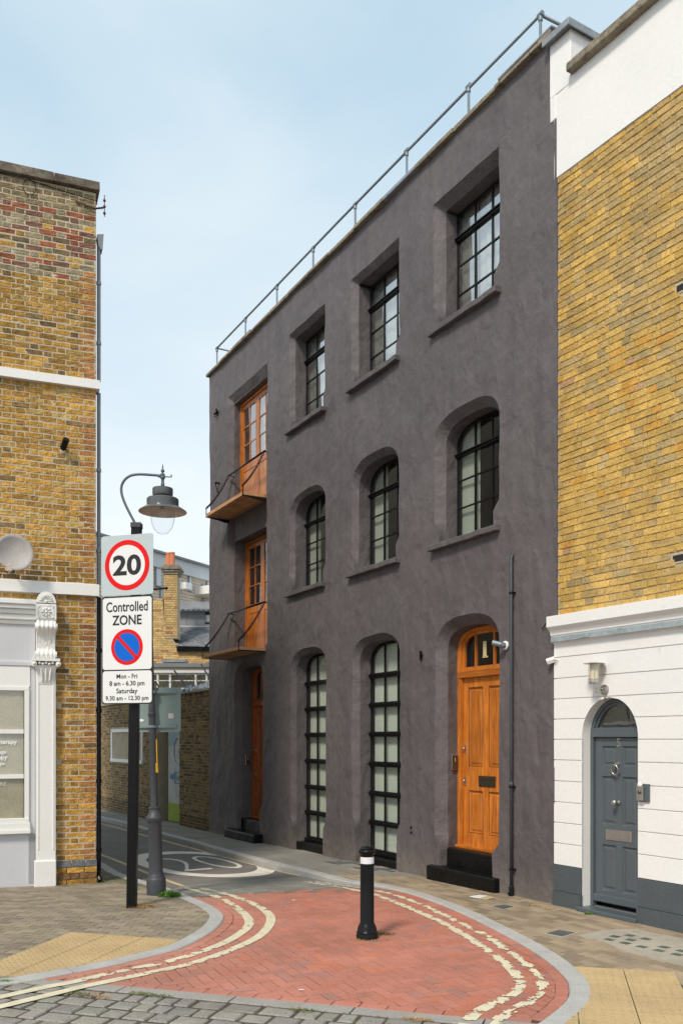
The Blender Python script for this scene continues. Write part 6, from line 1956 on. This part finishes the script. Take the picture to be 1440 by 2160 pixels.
# front wall of the wing, in line behind
x_a, z_a = XZ(374, 1400); x_b, z_b = XZ(520, 1368)
b = MB(); b.box(x_a, x_b, .012, .3, z_a - 1, z_b); b.build('front_wall', M_mortar_w, hs)
brick_wall(hs, (x_a, x_b, z_a - .1, z_b), yb, M_wbrick_o, M_wbrick_a, limit=0)
b = MB(); b.box(XZ(374, 0)[0], XZ(520, 0)[0], -.14, .02, XZ(0, 1375)[1], XZ(0, 1366)[1]); b.build('gutter', M_black, hs)
# slate roof: rises from eaves to ridge going back
e0, e1 = Vector(H_(373, 1364, -.1)), Vector(H_(520, 1366, -.1))
r0, r1 = Vector(H_(347, 1324, 2.2)), Vector(H_(540, 1326, 2.2))
b = MB(); nrow = 17
for i in range(nrow):
    t0, t1 = i / nrow, (i + 1.12) / nrow
    A, B_ = e0.lerp(r0, t0), e1.lerp(r1, t0); C_, D_ = e0.lerp(r0, t1), e1.lerp(r1, t1)
    ncol = 22
    for k in range(ncol):
        u0, u1 = (k + (.5 if i % 2 else 0)) / ncol, (k + .96 + (.5 if i % 2 else 0)) / ncol
        u0, u1 = min(u0, 1), min(u1, 1)
        if u1 - u0 < .01: continue
        g = random.uniform(.75, 1.25); b.col = (.42 * g, .425 * g, .445 * g)
        lift = Vector((0, -.02, .022)); up = Vector((0, 0, -.004))
        b.face([A.lerp(B_, u0) + lift, A.lerp(B_, u1) + lift, C_.lerp(D_, u1) + up, C_.lerp(D_, u0) + up])
o = b.build('roof_slates', M_slate, hs, fix=False); tag(o, kind='stuff')
b = MB(); b.tube([e0 + Vector((0, -.03, .02)), r0 + Vector((0, 0, .05))], .04, 6); b.tube([r0 + Vector((-.1, 0, .03)), r1 + Vector((0, 0, .03))], .06, 6); b.build('lead_flashing', M_lead, hs)
b = MB(); b.add([tuple(e0 - Vector((0, 0, .05))), tuple(e1 - Vector((0, 0, .05))), tuple(r1 - Vector((0, 0, .05))), tuple(r0 - Vector((0, 0, .05)))], [(0, 1, 2, 3)]); b.build('roof_deck', M_slate, hs)
# chimney
ch = empty('chimney', (0, 0, 0), 0, hs)
cx0, cx1 = XZ(347, 0)[0], XZ(374, 0)[0]; zc0, zc1 = XZ(0, 1330)[1], XZ(0, 1212)[1]
b = MB(); b.box(cx0 + .01, cx1 - .01, -.02, .6, zc0 - .3, zc1); b.build('stack_core', M_mortar_w, ch)
b = MB(); z = zc0 - .2; rr_ = 0
while z < zc1:
    x = cx0 - (.06 if rr_ % 2 else 0); sq = rr_ % 2
    while x < cx1 - .01:
        l = .24 if sq % 2 == 0 else .12; a_, c_ = max(x, cx0), min(x + l, cx1)
        b.col = tuple(np.array(yb(x, z, l)) * .92)
        if c_ - a_ > .02: b.box(a_ + .006, c_ - .006, -.035, .0, z, z + .070)
        x += l; sq += 1
    y = -.02
    while y < .5:
        b.col = tuple(np.array(yb(x, z, l)) * .92); b.box(cx0 - .012, cx0 + .03, y + .004, y + .236, z, z + .072); y += .24
    z += .0835; rr_ += 1
o = b.build('brickwork', M_wbrick_a, ch, fix=False); tag(o, kind='stuff')
b = MB()
for k, (e, z0) in enumerate(((.04, 0), (.08, .09), (.12, .18), (.05, .27))): b.box(cx0 - e, cx1 + e, -.03 - e, .6 + e, zc1 + z0, zc1 + z0 + .085)
b.build('corbelled_top', M_coping, ch, bevel=.006)
for (px, dy) in ((349.5, .25), (355, -.02), (363, -.05)):
    xx = XZ(px, 0)[0]; zt = zc1 + .34
    b = MB(); b.lathe([(.10, zt), (.085, zt + .42 - dy * .2), (.095, zt + .42 - dy * .2), (.095, zt + .47 - dy * .2), (.07, zt + .47 - dy * .2), (.06, zt + .3)], 14, xx, .1 + dy); b.build('chimney_pot', M_terra, ch, smooth=True, angle=40)
# grey dormer behind the roof
dm = empty('roof_dormer', (0, 0, 0), 0, hs)
x0, z0 = (lambda p: (p[0], p[2]))(H_(374, 1330, 2.2)); x1, z1 = (lambda p: (p[0], p[2]))(H_(432, 1290, 2.2))
b = MB(); b.box(x0, x1, 2.2, 4, z0 - .6, z1); 
for px in (392, 413): xx = H_(px, 0, 2.2)[0]; b.box(xx - .012, xx + .012, 2.18, 2.2, z0 - .1, z1)
b.build('dormer_wall', M_zinc, dm)
x2 = H_(452, 0, 2.2)[0]
b = MB(); b.box(x0 - .1, x2, 1.95, 4.2, z1, z1 + .10); b.box(x0 - .05, x2, 2.15, 4.2, z1 + .10, z1 + .38)
for k in range(10): b.tube([(x0 + .2 * k, 1.93, z1 + .05), (x0 + .2 * k + .12, 1.9, z1 + .06)], .02, 5)
b.build('dormer_roof', M_lead, dm)
b = MB(); b.box(x1 + .05, x2, 2.3, 2.4, z0 + .35, z1 - .05); b.build('window', M_whitew, dm)
b = MB(); b.box(x1, x2, 2.25, 2.28, z0 + .25, z0 + .33); b.box(x1, x2, 2.25, 2.28, z1 - .12, z1); b.build('window_frame', M_signblack, dm)
# white glazed lean-to between wall and house
WY = 29.0
ln_ = empty('glazed_outbuilding', (AT(380, 1400, WY).x, WY, gz(WY)))
tag(ln_, 'white timber outbuilding with a row of windows just behind the lane wall', 'outbuilding')
ox2, oz2 = ln_.location.x, ln_.location.z
def K(px, py): p = AT(px, py, WY); return (p.x - ox2, p.z - oz2)
xa, xb = K(300, 0)[0], K(500, 0)[0]
b = MB(); b.box(xa, xb, -.1, .1, K(0, 1420)[1], K(0, 1408)[1]); b.box(xa, xb, -.02, .1, K(0, 1424)[1], K(0, 1420)[1]); b.box(xa, xb, -.12, .05, K(0, 1452)[1] - .4, K(0, 1452)[1]); b.build('white_beam', M_whitew, ln_, bevel=.004)
b = MB(); b.box(xa, xb, -.18, 3, K(0, 1408)[1], K(0, 1400)[1]); b.build('roof_edge', M_zinc, ln_)
b = MB(); b.box(xa, xb, .3, .4, K(0, 1460)[1] - 1, K(0, 1408)[1]); b.build('inner_wall', M_mortar_d, ln_)
for px in (333, 359, 413, 436, 462): b = MB(); x = K(px, 0)[0]; b.box(x - .03, x + .03, -.05, .05, K(0, 1452)[1], K(0, 1420)[1]); b.build('window_post', M_whitew, ln_)
b = MB(); z = K(0, 1436)[1]; b.box(xa, xb, -.01, .03, z - .012, z + .012); b.build('window_rail', M_whitew, ln_)
for p0, p1 in ((334, 358), (360, 412), (414, 435)): pane_obj(ln_, K(p0, 0)[0], K(p1, 0)[0], K(0, 1452)[1], K(0, 1420)[1], .02)
# lead parapet ledge
b = MB(); b.box(K(325, 0)[0], K(378, 0)[0], 1.2, 1.8, K(0, 1390)[1], K(0, 1384)[1]); b.build('ledge', M_lead, ln_)
# modern block far behind
MY0 = 58.0
md = empty('apartment_block', (0, 0, 0))
tag(md, 'modern timber clad apartment block with tall windows and white balcony in the far background', 'apartment building')
mdir = Vector((1, -0.0, 0))
pA, pB = AT(205, 1128, 50), AT(460, 1203, 60.5)
du = Vector((pB.x - pA.x, pB.y - pA.y, 0)); Lm = du.length; ang = math.atan2(du.y, du.x)
md.location = (pA.x, pA.y, gz(60)); md.rotation_euler = (0, 0, ang)
ztop = 2.1 + (1560 - 1128) * 50 / 1900 - gz(60)
def MX(px):
    """local x on the block facade for a picture column"""
    u = (px - 720) / 1900; c_, s_ = math.cos(ang), math.sin(ang)
    return (u * pA.y - pA.x) / (c_ - u * s_)
def MZ(px, py):
    x = MX(px); Y = pA.y + x * math.sin(ang); return 2.1 + (1560 - py) * Y / 1900 - gz(60)
b = MB()
z = 0.0
while z < ztop - 1.0: b.box(-10, Lm + 6, .0, .06, z, z + .17); z += .2
o = b.build('cladding_board', M_clad, md); tag(o, kind='stuff')
b = MB(); b.box(-10, Lm + 6, .05, 6, 0, ztop - .02); b.build('wall', M_clad, md)
b = MB(); b.box(-10, Lm + 6, -.25, .3, ztop - .95, ztop - .12); b.build('fascia', M_bldgrey, md); b = MB(); b.box(-10, Lm + 6, -.5, 6, ztop - .12, ztop); b.build('roof', M_zinc, md)
M_wing = mat('pale reflective window', (.55, .60, .64), .15, bump=None)
for (p0, p1, y0, y1) in ((326, 339, 1187, 1240), (336, 341, 1245, 1262), (373, 380, 1196, 1232), (396, 403, 1202, 1250), (434, 446, 1212, 1240), (424, 431, 1234, 1246), (425, 432, 1263, 1270)):
    w = empty('window', (0, 0, 0), 0, md); x0, x1 = MX(p0), MX(p1); z1_, z0_ = MZ(p1, y0), MZ(p1, y1)
    b = MB(); b.box(x0, x1, -.06, .0, z0_, z1_); b.build('frame', M_zinc, w)
    b = MB(); b.box(x0 + .1, x1 - .06, -.08, -.055, z0_ + .08, z1_ - .08); b.build('pane', M_wing, w)
x0, x1 = MX(411), MX(455); z1_, z0_ = MZ(430, 1242), MZ(430, 1259)
b = MB(); b.box(x0, x1, -1.6, 0, z0_, z1_); b.build('balcony', M_whitew, md)
x0, x1 = MX(370), MX(383); z1_, z0_ = MZ(376, 1231), MZ(376, 1245)
b = MB(); b.box(x0, x1, -.8, 0, z0_, z1_); b.build('balcony', M_whitew, md)

# wire, struts and torn sheeting on top of the lane wall
bw = tag(empty('barbed_wire_strut', AT(420, 1458, 23.3)), 'tangle of barbed wire on raking metal struts above the lane wall coping', 'barbed wire')
lx = bw.location
def rel(px, py, Y=23.3): return AT(px, py, Y) - lx
for (a_, c_) in (((367, 1414), (398, 1455)), ((424, 1401), (447, 1440)), ((328, 1438), (340, 1458))):
    b = MB(); b.tube([rel(*a_), rel(*c_)], .022, 5); b.build('strut', M_galv, bw)
b = MB(); rnd = random.Random(5)
for s in range(5):
    px = 345; pts = []
    while px < 447:
        pts.append(rel(px, 1428 + s * 5 + rnd.uniform(-7, 7) + (px - 345) * -.06, 23.3 + rnd.uniform(-.15, .15))); px += rnd.uniform(4, 9)
    b.tube(pts, .006, 4)
b.build('wire', M_galv, bw)
b = MB(); vs = []; fs = []
n = 26
for i in range(n + 1):
    for j in range(6):
        p = rel(378 + 70 * i / n, 1459 - (i * .25) - j * (1.2 + 1.8 * i / n * (1 + .6 * rnd.uniform(-1, 1))), 23.1 + .05 * j + rnd.uniform(-.05, .05)); vs.append(tuple(p + Vector((0, 0, rnd.uniform(-.05, .05)))))
for i in range(n):
    for j in range(5): fs.append((i * 6 + j, (i + 1) * 6 + j, (i + 1) * 6 + j + 1, i * 6 + j + 1))
b.add(vs, fs); M_tarp = mat('torn blue white sheeting', (.45, .50, .56), .6, n1=(9, .4), n2=(40, .4)); b.build('torn_sheet', M_tarp, bw, fix=False)

# ================================================================== STREET FURNITURE
# bollard
bl_ = empty('bollard', (0.272, 9.568, -.012))
tag(bl_, 'black cast bollard with white band standing on the red brick paving', 'bollard')
b = MB(); b.lathe([(.116, -.01), (.118, .035), (.112, .045), (.112, .07), (.104, .08), (.100, .115), (.083, .15), (.0745, .17), (.0725, .78), (.072, .80)], 36); b.build('post', M_black, bl_, smooth=True, angle=35)
b = MB(); b.lathe([(.0735, .795), (.0735, .865)], 36); b.build('white_band', mat('reflective white band', (.72, .73, .76), .35, bump=None), bl_, smooth=True, angle=35)
b = MB(); b.lathe([(.072, .865), (.073, .885), (.082, .895), (.092, .91), (.094, .925), (.090, .935), (.078, .945), (.082, .952), (.060, .968), (.001, .975)], 36); b.build('cap', M_black, bl_, smooth=True, angle=30)

# sign post with plates
sg = empty('sign_post', (-2.615, 11.24, 0))
tag(sg, 'square black post carrying the 20 speed limit and controlled zone plates', 'road sign')
SR = math.radians(-17.3)
hd = Vector((0, 0, 0))
b = MB(); n_ = 2
lean = .055
b.add([(x + l_, y, z) for z, l_ in ((-.02, 0), (4.74, -lean + .115)) for x, y in ((-.058, -.058), (.058, -.058), (.058, .058), (-.058, .058))],
      [(0, 1, 5, 4), (1, 2, 6, 5), (2, 3, 7, 6), (3, 0, 4, 7), (4, 5, 6, 7), (3, 2, 1, 0)])
o = b.build('post', M_black, sg, bevel=.008); 
b = MB(); b.box(-.064, .064, -.064, .064, 4.735, 4.80); o = b.build('post_cap', M_darkgrey, sg, bevel=.006); o.location = (.06, 0, 0)
def plate_frame(z):
    return Vector((-2.653 + 2.615, 11.12 - 11.24, z))
def rplate(parent, name, w, z0, z1, m, y=0.0, th=.003, r=.04, cx=0.0):
    b = MB(); pts = []
    for (sx, sz, a0) in ((1, 0, -PI / 2), (1, 1, 0), (-1, 1, PI / 2), (-1, 0, PI)):
        ccx = sx * (w / 2 - r); ccz = (z1 - r) if sz else (z0 + r)
        for k in range(6): a = a0 + PI / 2 * k / 5; pts.append((cx + ccx + r * math.cos(a), ccz + r * math.sin(a)))
    b.prism(pts, y, y + th); return b.build(name, m, parent)
def disc(parent, name, cz, r, m, y, r_in=None, th=.001, cx=0.0, n=48):
    b = MB()
    if r_in:
        A = [(cx + r * math.cos(2 * PI * k / n), cz + r * math.sin(2 * PI * k / n)) for k in range(n)]; B = [(cx + r_in * math.cos(2 * PI * k / n), cz + r_in * math.sin(2 * PI * k / n)) for k in range(n)]
        ring(b, A, y, B, y, True)
    else: b.prism([(cx + r * math.cos(2 * PI * k / n), cz + r * math.sin(2 * PI * k / n)) for k in range(n)], y, y + th)
    return b.build(name, m, parent)
sp1 = empty('speed_limit_plate', (-.036, -.10, 0), SR, sg)
W_ = .725
rplate(sp1, 'plate', W_, 3.885, 4.632, M_signgrey, r=.03)
disc(sp1, 'red_disc', 4.257, .312, M_signred, -.0012); disc(sp1, 'white_disc', 4.257, .249, M_signwhite, -.0024)
text('20', sp1, (0, -.0042, 4.257), M_signblack, width=.395, height=.255, bold=.030, name='speed_number')
sp2 = empty('controlled_zone_plate', (-.036, -.10, 0), SR, sg)
rplate(sp2, 'plate', W_ - .01, 2.535, 3.875, M_signblack, y=0, r=.045)
rplate(sp2, 'white_panel', W_ - .04, 2.965, 3.858, M_signwhite, y=-.0012, r=.035); rplate(sp2, 'white_panel', W_ - .04, 2.552, 2.948, M_signwhite, y=-.0012, r=.035)
text('Controlled', sp2, (-.0, -.0045, 3.745), M_signblack, width=.58, height=.125, bold=.012, name='lettering')
text('ZONE', sp2, (0, -.0045, 3.578), M_signblack, width=.41, height=.122, bold=.018, name='lettering')
disc(sp2, 'red_disc', 3.242, .222, M_signred, -.0026); disc(sp2, 'blue_disc', 3.242, .176, M_signblue, -.0038)
b = MB(); b.box(-.19, .19, -.0058, -.0040, -.021, .021); o = b.build('red_bar', M_signred, sp2); o.location = (0, 0, 3.242); o.rotation_euler = (0, math.radians(45), 0)
for s, z, w_, h_ in (('Mon - Fri', 2.882, .29, .068), ('8 am - 6.30 pm', 2.786, .49, .082), ('Saturday', 2.692, .295, .085), ('9.30 am - 12.30 pm', 2.603, .60, .082)):
    text(s, sp2, (0, -.0045, z), M_signblack, width=w_, bold=.012, name='lettering')
b = MB()
for z in (4.4, 4.0, 3.6, 2.8): b.box(-.3, .3, .004, .03, z - .02, z + .02)
o = b.build('mounting_rail', M_galv, sp2)

# street lamp
lm = empty('street_lamp', (-2.512, 12.24, gz(12.24)))
lm.rotation_euler = (0, math.radians(-1.45), 0)
tag(lm, 'dark grey swan neck street lamp column with a clear glass bowl lantern beside the kerb', 'street lamp')
b = MB(); b.lathe([(.130, -.02), (.130, .20), (.122, .235), (.112, .245), (.110, .26), (.098, .28), (.094, .30), (.090, .96), (.098, .985), (.105, 1.0), (.120, 1.04), (.118, 1.06), (.085, 1.10), (.075, 1.14), (.072, 1.16), (.078, 1.17), (.078, 1.19), (.052, 1.20), (.045, 2.42), (.052, 2.43), (.052, 2.47), (.044, 2.48), (.044, 2.56), (.041, 2.57), (.036, 4.45), (.03, 4.6)], 28)
b.build('column', M_darkgrey, lm, smooth=True, angle=35)
b = MB(); b.tube([(0, 0, 4.155), (.10, -.02, 4.155), (.245, -.05, 4.155)], (.016, .016, .014), 8); b.sphere((.25, -.05, 4.155), .022, 8, 6); b.tube([(0, 0, 4.155), (.04, -.01, 4.155)], .03, 8); b.tube([(0, 0, 4.155), (-.25, .05, 4.155)], .015, 8); b.build('ladder_bar', M_blackm, lm, smooth=True)
# swan neck; positions are un-tilted local ones
ct, st = math.cos(math.radians(1.45)), math.sin(math.radians(1.45))
def LP(px, py, dy=0.0):
    X, Y, Z = AT(px, py, 12.24); dx, dz = X + 2.512, Z - gz(12.24)
    return (dx * ct + dz * st, dy, -dx * st + dz * ct)
pts = [LP(*p) for p in ((317, 1200), (309, 1155), (298, 1128), (286, 1106), (272, 1080), (261, 1056), (256, 1038), (257, 1023), (264, 1011), (276, 1003), (292, 1000.5), (310, 1001), (330, 1002.5), (342, 1003))]
cv = []
P_ = [np.array(p) for p in pts]; P_ = [2 * P_[0] - P_[1]] + P_ + [2 * P_[-1] - P_[-2]]
for i in range(1, len(P_) - 2):
    for k in range(4):
        t = k / 4; a_, b0, c_, d_ = P_[i - 1:i + 3]
        cv.append(tuple(.5 * (2 * b0 + (c_ - a_) * t + (2 * a_ - 5 * b0 + 4 * c_ - d_) * t * t + (3 * b0 - a_ - 3 * c_ + d_) * t ** 3)))
b = MB(); b.tube(cv, .0175, 10); b.build('swan_neck', M_armgrey, lm, smooth=True)
lc = LP(343, 1003)
ln = empty('lantern', (lc[0] - 5.70 * math.sin(math.radians(1.45)), 0, lc[2] - 5.70), 0, lm)
ln.rotation_euler = (0, math.radians(1.45), 0)
zz_ = lambda yy: 5.965 - yy * .0007606 + .003
ox_ = lc[2] - 5.70
b = MB(); b.lathe([(.001, zz_(135)), (.008, zz_(180)), (.011, zz_(205)), (.006, zz_(215)), (.010, zz_(228)), (.022, zz_(250)), (.026, zz_(268)), (.020, zz_(288)), (.010, zz_(300)), (.012, zz_(318)), (.034, zz_(325)), (.030, zz_(340)), (.034, zz_(380)), (.036, zz_(395)), (.022, zz_(415)), (.020, zz_(470)), (.026, zz_(510)), (.026, zz_(530)), (.016, zz_(535)), (.016, zz_(580))][::-1], 16)
b.tube([(.03, 0, zz_(370)), (.09, 0, zz_(375)), (.118, 0, zz_(378)), (.125, 0, zz_(355)), (.112, 0, zz_(340)), (.108, 0, zz_(352))], .008, 6)
b.tube([(-.03, 0, zz_(358)), (-.06, 0, zz_(355))], .024, 8)
b.build('finial', M_armgrey, ln, smooth=True, angle=40)
b = MB(); b.lathe([(.05, zz_(577)), (.132, zz_(580)), (.138, zz_(590)), (.138, zz_(690)), (.13, zz_(715)), (.095, zz_(725)), (.088, zz_(735)), (.090, zz_(752)), (.10, zz_(758)), (.208, zz_(768)), (.215, zz_(780)), (.215, zz_(895)), (.215, zz_(905))][::-1], 40)
b.build('canopy', M_canopy, ln, smooth=True, angle=25)
b = MB(); b.lathe([(.215, zz_(905)), (.23, zz_(915)), (.315, zz_(985)), (.325, zz_(1000)), (.322, zz_(1006))], 40, cap=False); b.build('reflector_rim', M_canopy, ln, smooth=True, angle=30)
b = MB(); b.lathe([(.321, zz_(1004)), (.312, zz_(993)), (.23, zz_(925)), (.165, zz_(915)), (.02, zz_(905))], 40, cap=False); b.build('reflector', M_dirty, ln, smooth=True, angle=60)
b = MB(); pr = []
for k in range(15):
    t = k / 14; z = zz_(960) + (zz_(1410) - zz_(960)) * t
    r = .160 * (1 if t < .25 else math.sqrt(max(0, 1 - ((t - .25) / .75) ** 2.1)))
    pr.append((max(r, .003), z))
b.lathe(pr[::-1], 32, cap=False); b.build('glass_bowl', M_globe, ln, smooth=True)
b = MB(); b.lathe([(.012, zz_(1010)), (.03, zz_(990)), (.03, zz_(930))], 12); b.build('bulb', M_dirty, ln, smooth=True)
# amber tag on the column
b = MB(); b.box(.048, .062, -.02, .0, 1.78, 2.11); b.box(.030, .066, -.03, .005, 1.66, 1.79); b.build('amber_tag', M_amber, lm)
# back of a traffic sign clamped on the column
ts = empty('traffic_sign', (-2.512 - .055, 12.24, 0), math.radians(-2))
tag(ts, 'grey green back of a wide traffic sign clamped behind the street lamp column', 'road sign', None)
rplate(ts, 'plate', .70, 2.20, 2.81, M_signback, y=.075, th=.004, r=.035, cx=.02)
for z in (2.745, 2.275):
    b = MB(); b.box(-.30, .32, .045, .073, z - .018, z + .018); b.box(-.30, .32, .043, .046, z - .007, z + .007); b.build('channel_rail', M_signback, ts)
    b = MB(); b.lathe([(.058, z - .016), (.058, z + .016)], 16, .0, 0); b.build('clamp', M_galv, ts)
b = MB(); b.box(.20, .27, .071, .075, 2.385, 2.455); b.build('sticker', mat('faded sticker', (.62, .55, .53), .7, bump=None), ts)
b = MB(); b.prism([(-.17 + .035 * math.cos(a), 2.36 + .018 * math.sin(a)) for a in np.linspace(0, 2 * PI, 17)[:-1]], .071, .075); b.build('sticker', M_white, ts)

# ================================================================== WEEDS, DRY GRASS, LITTER
def tuft(name, pos, r, h, n, m, label, cat, flat=.5, spread=1.0, leaf=.012, stretch=(1, 0)):
    rnd = random.Random(int(pos[0] * 100) + n); b = MB(); z0 = pos[2]
    for i in range(n):
        a = rnd.uniform(0, 2 * PI); rr2 = r * math.sqrt(rnd.random())
        bx_, by_ = rr2 * math.cos(a) * (1 + stretch[0]), rr2 * math.sin(a)
        if stretch[1]: c_, s_ = math.cos(stretch[1]), math.sin(stretch[1]); bx_, by_ = bx_ * c_ - by_ * s_, bx_ * s_ + by_ * c_
        hh_ = h * rnd.uniform(.4, 1) * (1 - .5 * rr2 / r); d = rnd.uniform(0, 2 * PI); o_ = flat * hh_ * 2 * rnd.random() + .01
        dx, dy = math.cos(d), math.sin(d); w = leaf * rnd.uniform(.5, 1.2)
        p0 = Vector((bx_, by_, 0)); p1 = p0 + Vector((dx * o_ * .5, dy * o_ * .5, hh_ * .7)); p2 = p0 + Vector((dx * o_, dy * o_, hh_ * rnd.uniform(.6, 1.1)))
        s = Vector((-dy, dx, 0)) * w
        b.add([p0 - s * .4, p0 + s * .4, p1 + s, p2, p1 - s], [(0, 1, 2, 4), (4, 2, 3)])
    o = b.build(name, m, None, fix=False); o.location = pos
    tag(o, label, cat); return o
def GP(px, py, road=False):
    x, y = G(px, py, road=road); return (x, y, (rz(x, y) if road else gz(y)) + .002)
tuft('weed', GP(357, 1892), .10, .11, 420, M_green, 'leafy green weed growing at the foot of the street lamp', 'weed', leaf=.010, stretch=(.5, 0))
tuft('dry_grass', GP(296, 1914), .13, .05, 420, M_straw, 'dry orange grass clippings around the foot of the sign post', 'dry grass', flat=1.6, leaf=.003, stretch=(.6, 0))
tuft('dry_grass', GP(806, 1972, True), .07, .045, 160, M_moss, 'small grass tuft on the right of the bollard foot', 'grass tuft', leaf=.004)
tuft('dry_grass', GP(775, 1983, True), .10, .018, 260, M_straw, 'thin straw debris in front of the bollard foot', 'dry grass', flat=1.6, leaf=.003, stretch=(1.3, 0))
for (px, py, lab) in ((655, 1832, 'green weed in the kerb joint, leftmost of the three beside the dark building'), (700, 1846, 'green weed in the kerb joint, middle of the three beside the dark building'), (733, 1851, 'low green weed in the kerb joint, nearest the bollard')):
    p = GP(px, py, True); tuft('weed', (p[0], p[1], p[2] + .02), .06, .075, 130, M_green, lab, 'weed', leaf=.007, stretch=(.6, 0))
tuft('weed', GP(8, 2074, True), .035, .05, 70, M_green, 'tiny green weed by the kerb at the bottom left corner', 'weed', leaf=.006)
tuft('moss', GP(203, 1862), .10, .015, 200, M_moss, 'moss patch at the foot of the corner downpipe', 'moss', leaf=.006, stretch=(.5, 0))
tuft('weed', GP(1242, 1930), .03, .05, 60, M_green, 'small weed left of the slate blue door step', 'weed', leaf=.006)
tuft('dry_leaves', GP(1140, 1914), .10, .02, 120, M_straw, 'dry leaves at the corner between the dark building and white house', 'leaves', flat=1.5, leaf=.006, stretch=(1.2, -1))
tuft('weed', GP(40, 1866), .035, .09, 26, M_straw, 'withered weed against the grey shopfront base, left one', 'weed', leaf=.008)
tuft('weed', GP(58, 1868), .02, .06, 20, M_straw, 'withered weed beside the white pilaster base', 'weed', leaf=.007)
for k, (px, py) in enumerate(((205, 2103), (300, 2098), (640, 2133), (880, 2152), (165, 2098), (335, 2103))):
    tuft('joint_weed', GP(px, py, True), .05, .018, 110, M_moss if k % 3 else M_straw, 'low %s weeds in the sett joints, %s' % (['dry', 'green', 'mossy', 'dry', 'green', 'mossy'][k], ['under the end of the outer yellow line', 'beside the granite edging near the left', 'below the edging at the middle', 'below the edging at the right', 'between the two yellow lines', 'just right of the yellow lines'][k]), 'weed', flat=1.3, leaf=.005, stretch=(1.6, SANG))
# joint moss scattered through the street
b = MB(); rnd = random.Random(9)
for i in range(2600):
    j = rnd.randint(0, 9); u = rnd.uniform(-3.5, 3.2); v = -.18 - j * .145 + rnd.uniform(-.006, .006)
    if noise.noise(Vector((u * 1.5, v * 3, 0))) < .02: continue
    p = sp(u, v); a = rnd.uniform(0, 6.3); s = rnd.uniform(.003, .009); z = rz(*p) - .002
    b.face([(p[0] + s * math.cos(a), p[1] + s * math.sin(a), z), (p[0] + s * math.cos(a + 2), p[1] + s * math.sin(a + 2), z + .004), (p[0] + s * math.cos(a + 4), p[1] + s * math.sin(a + 4), z + .006)])
o = b.build('joint_moss', M_moss, street, fix=False); tag(o, kind='stuff')
for k, (px, py, lab) in enumerate(((635, 2090, 'small white paper scrap on the red bricks near the front edging'), (619, 1900, 'tiny white paper scrap on the red bricks left of the bollard'))):
    p = GP(px, py, True); b = MB(); b.box(-.022, .022, -.009, .009, .0, .003, j=.001); o = b.build('paper_scrap', M_whitew, None); o.location = (p[0], p[1], p[2] + .002); o.rotation_euler = (0, 0, .1); tag(o, lab, 'litter')
# pale grit specks on the pavements
b = MB()
for i in range(5200):
    if rnd.random() < .5: x, y = rnd.uniform(-4.2, -1.3), rnd.uniform(7.5, 12.9); ok = inside((x, y), pp_left)
    else: x, y = rnd.uniform(.3, 3.6), rnd.uniform(6.5, 14.5); ok = inside((x, y), pp_right) and not inside((x, y), right_tact)
    if not ok: continue
    s = rnd.uniform(.002, .007); a = rnd.uniform(0, 6.3); z = gz(y) + .0055
    b.face([(x + s * math.cos(a + q), y + s * math.sin(a + q), z + .001 * (q > 3)) for q in (0, 2, 4)])
o = b.build('grit', mat('pale grit', (.5, .46, .38), .9, bump=None), lpav, fix=False); tag(o, kind='stuff')
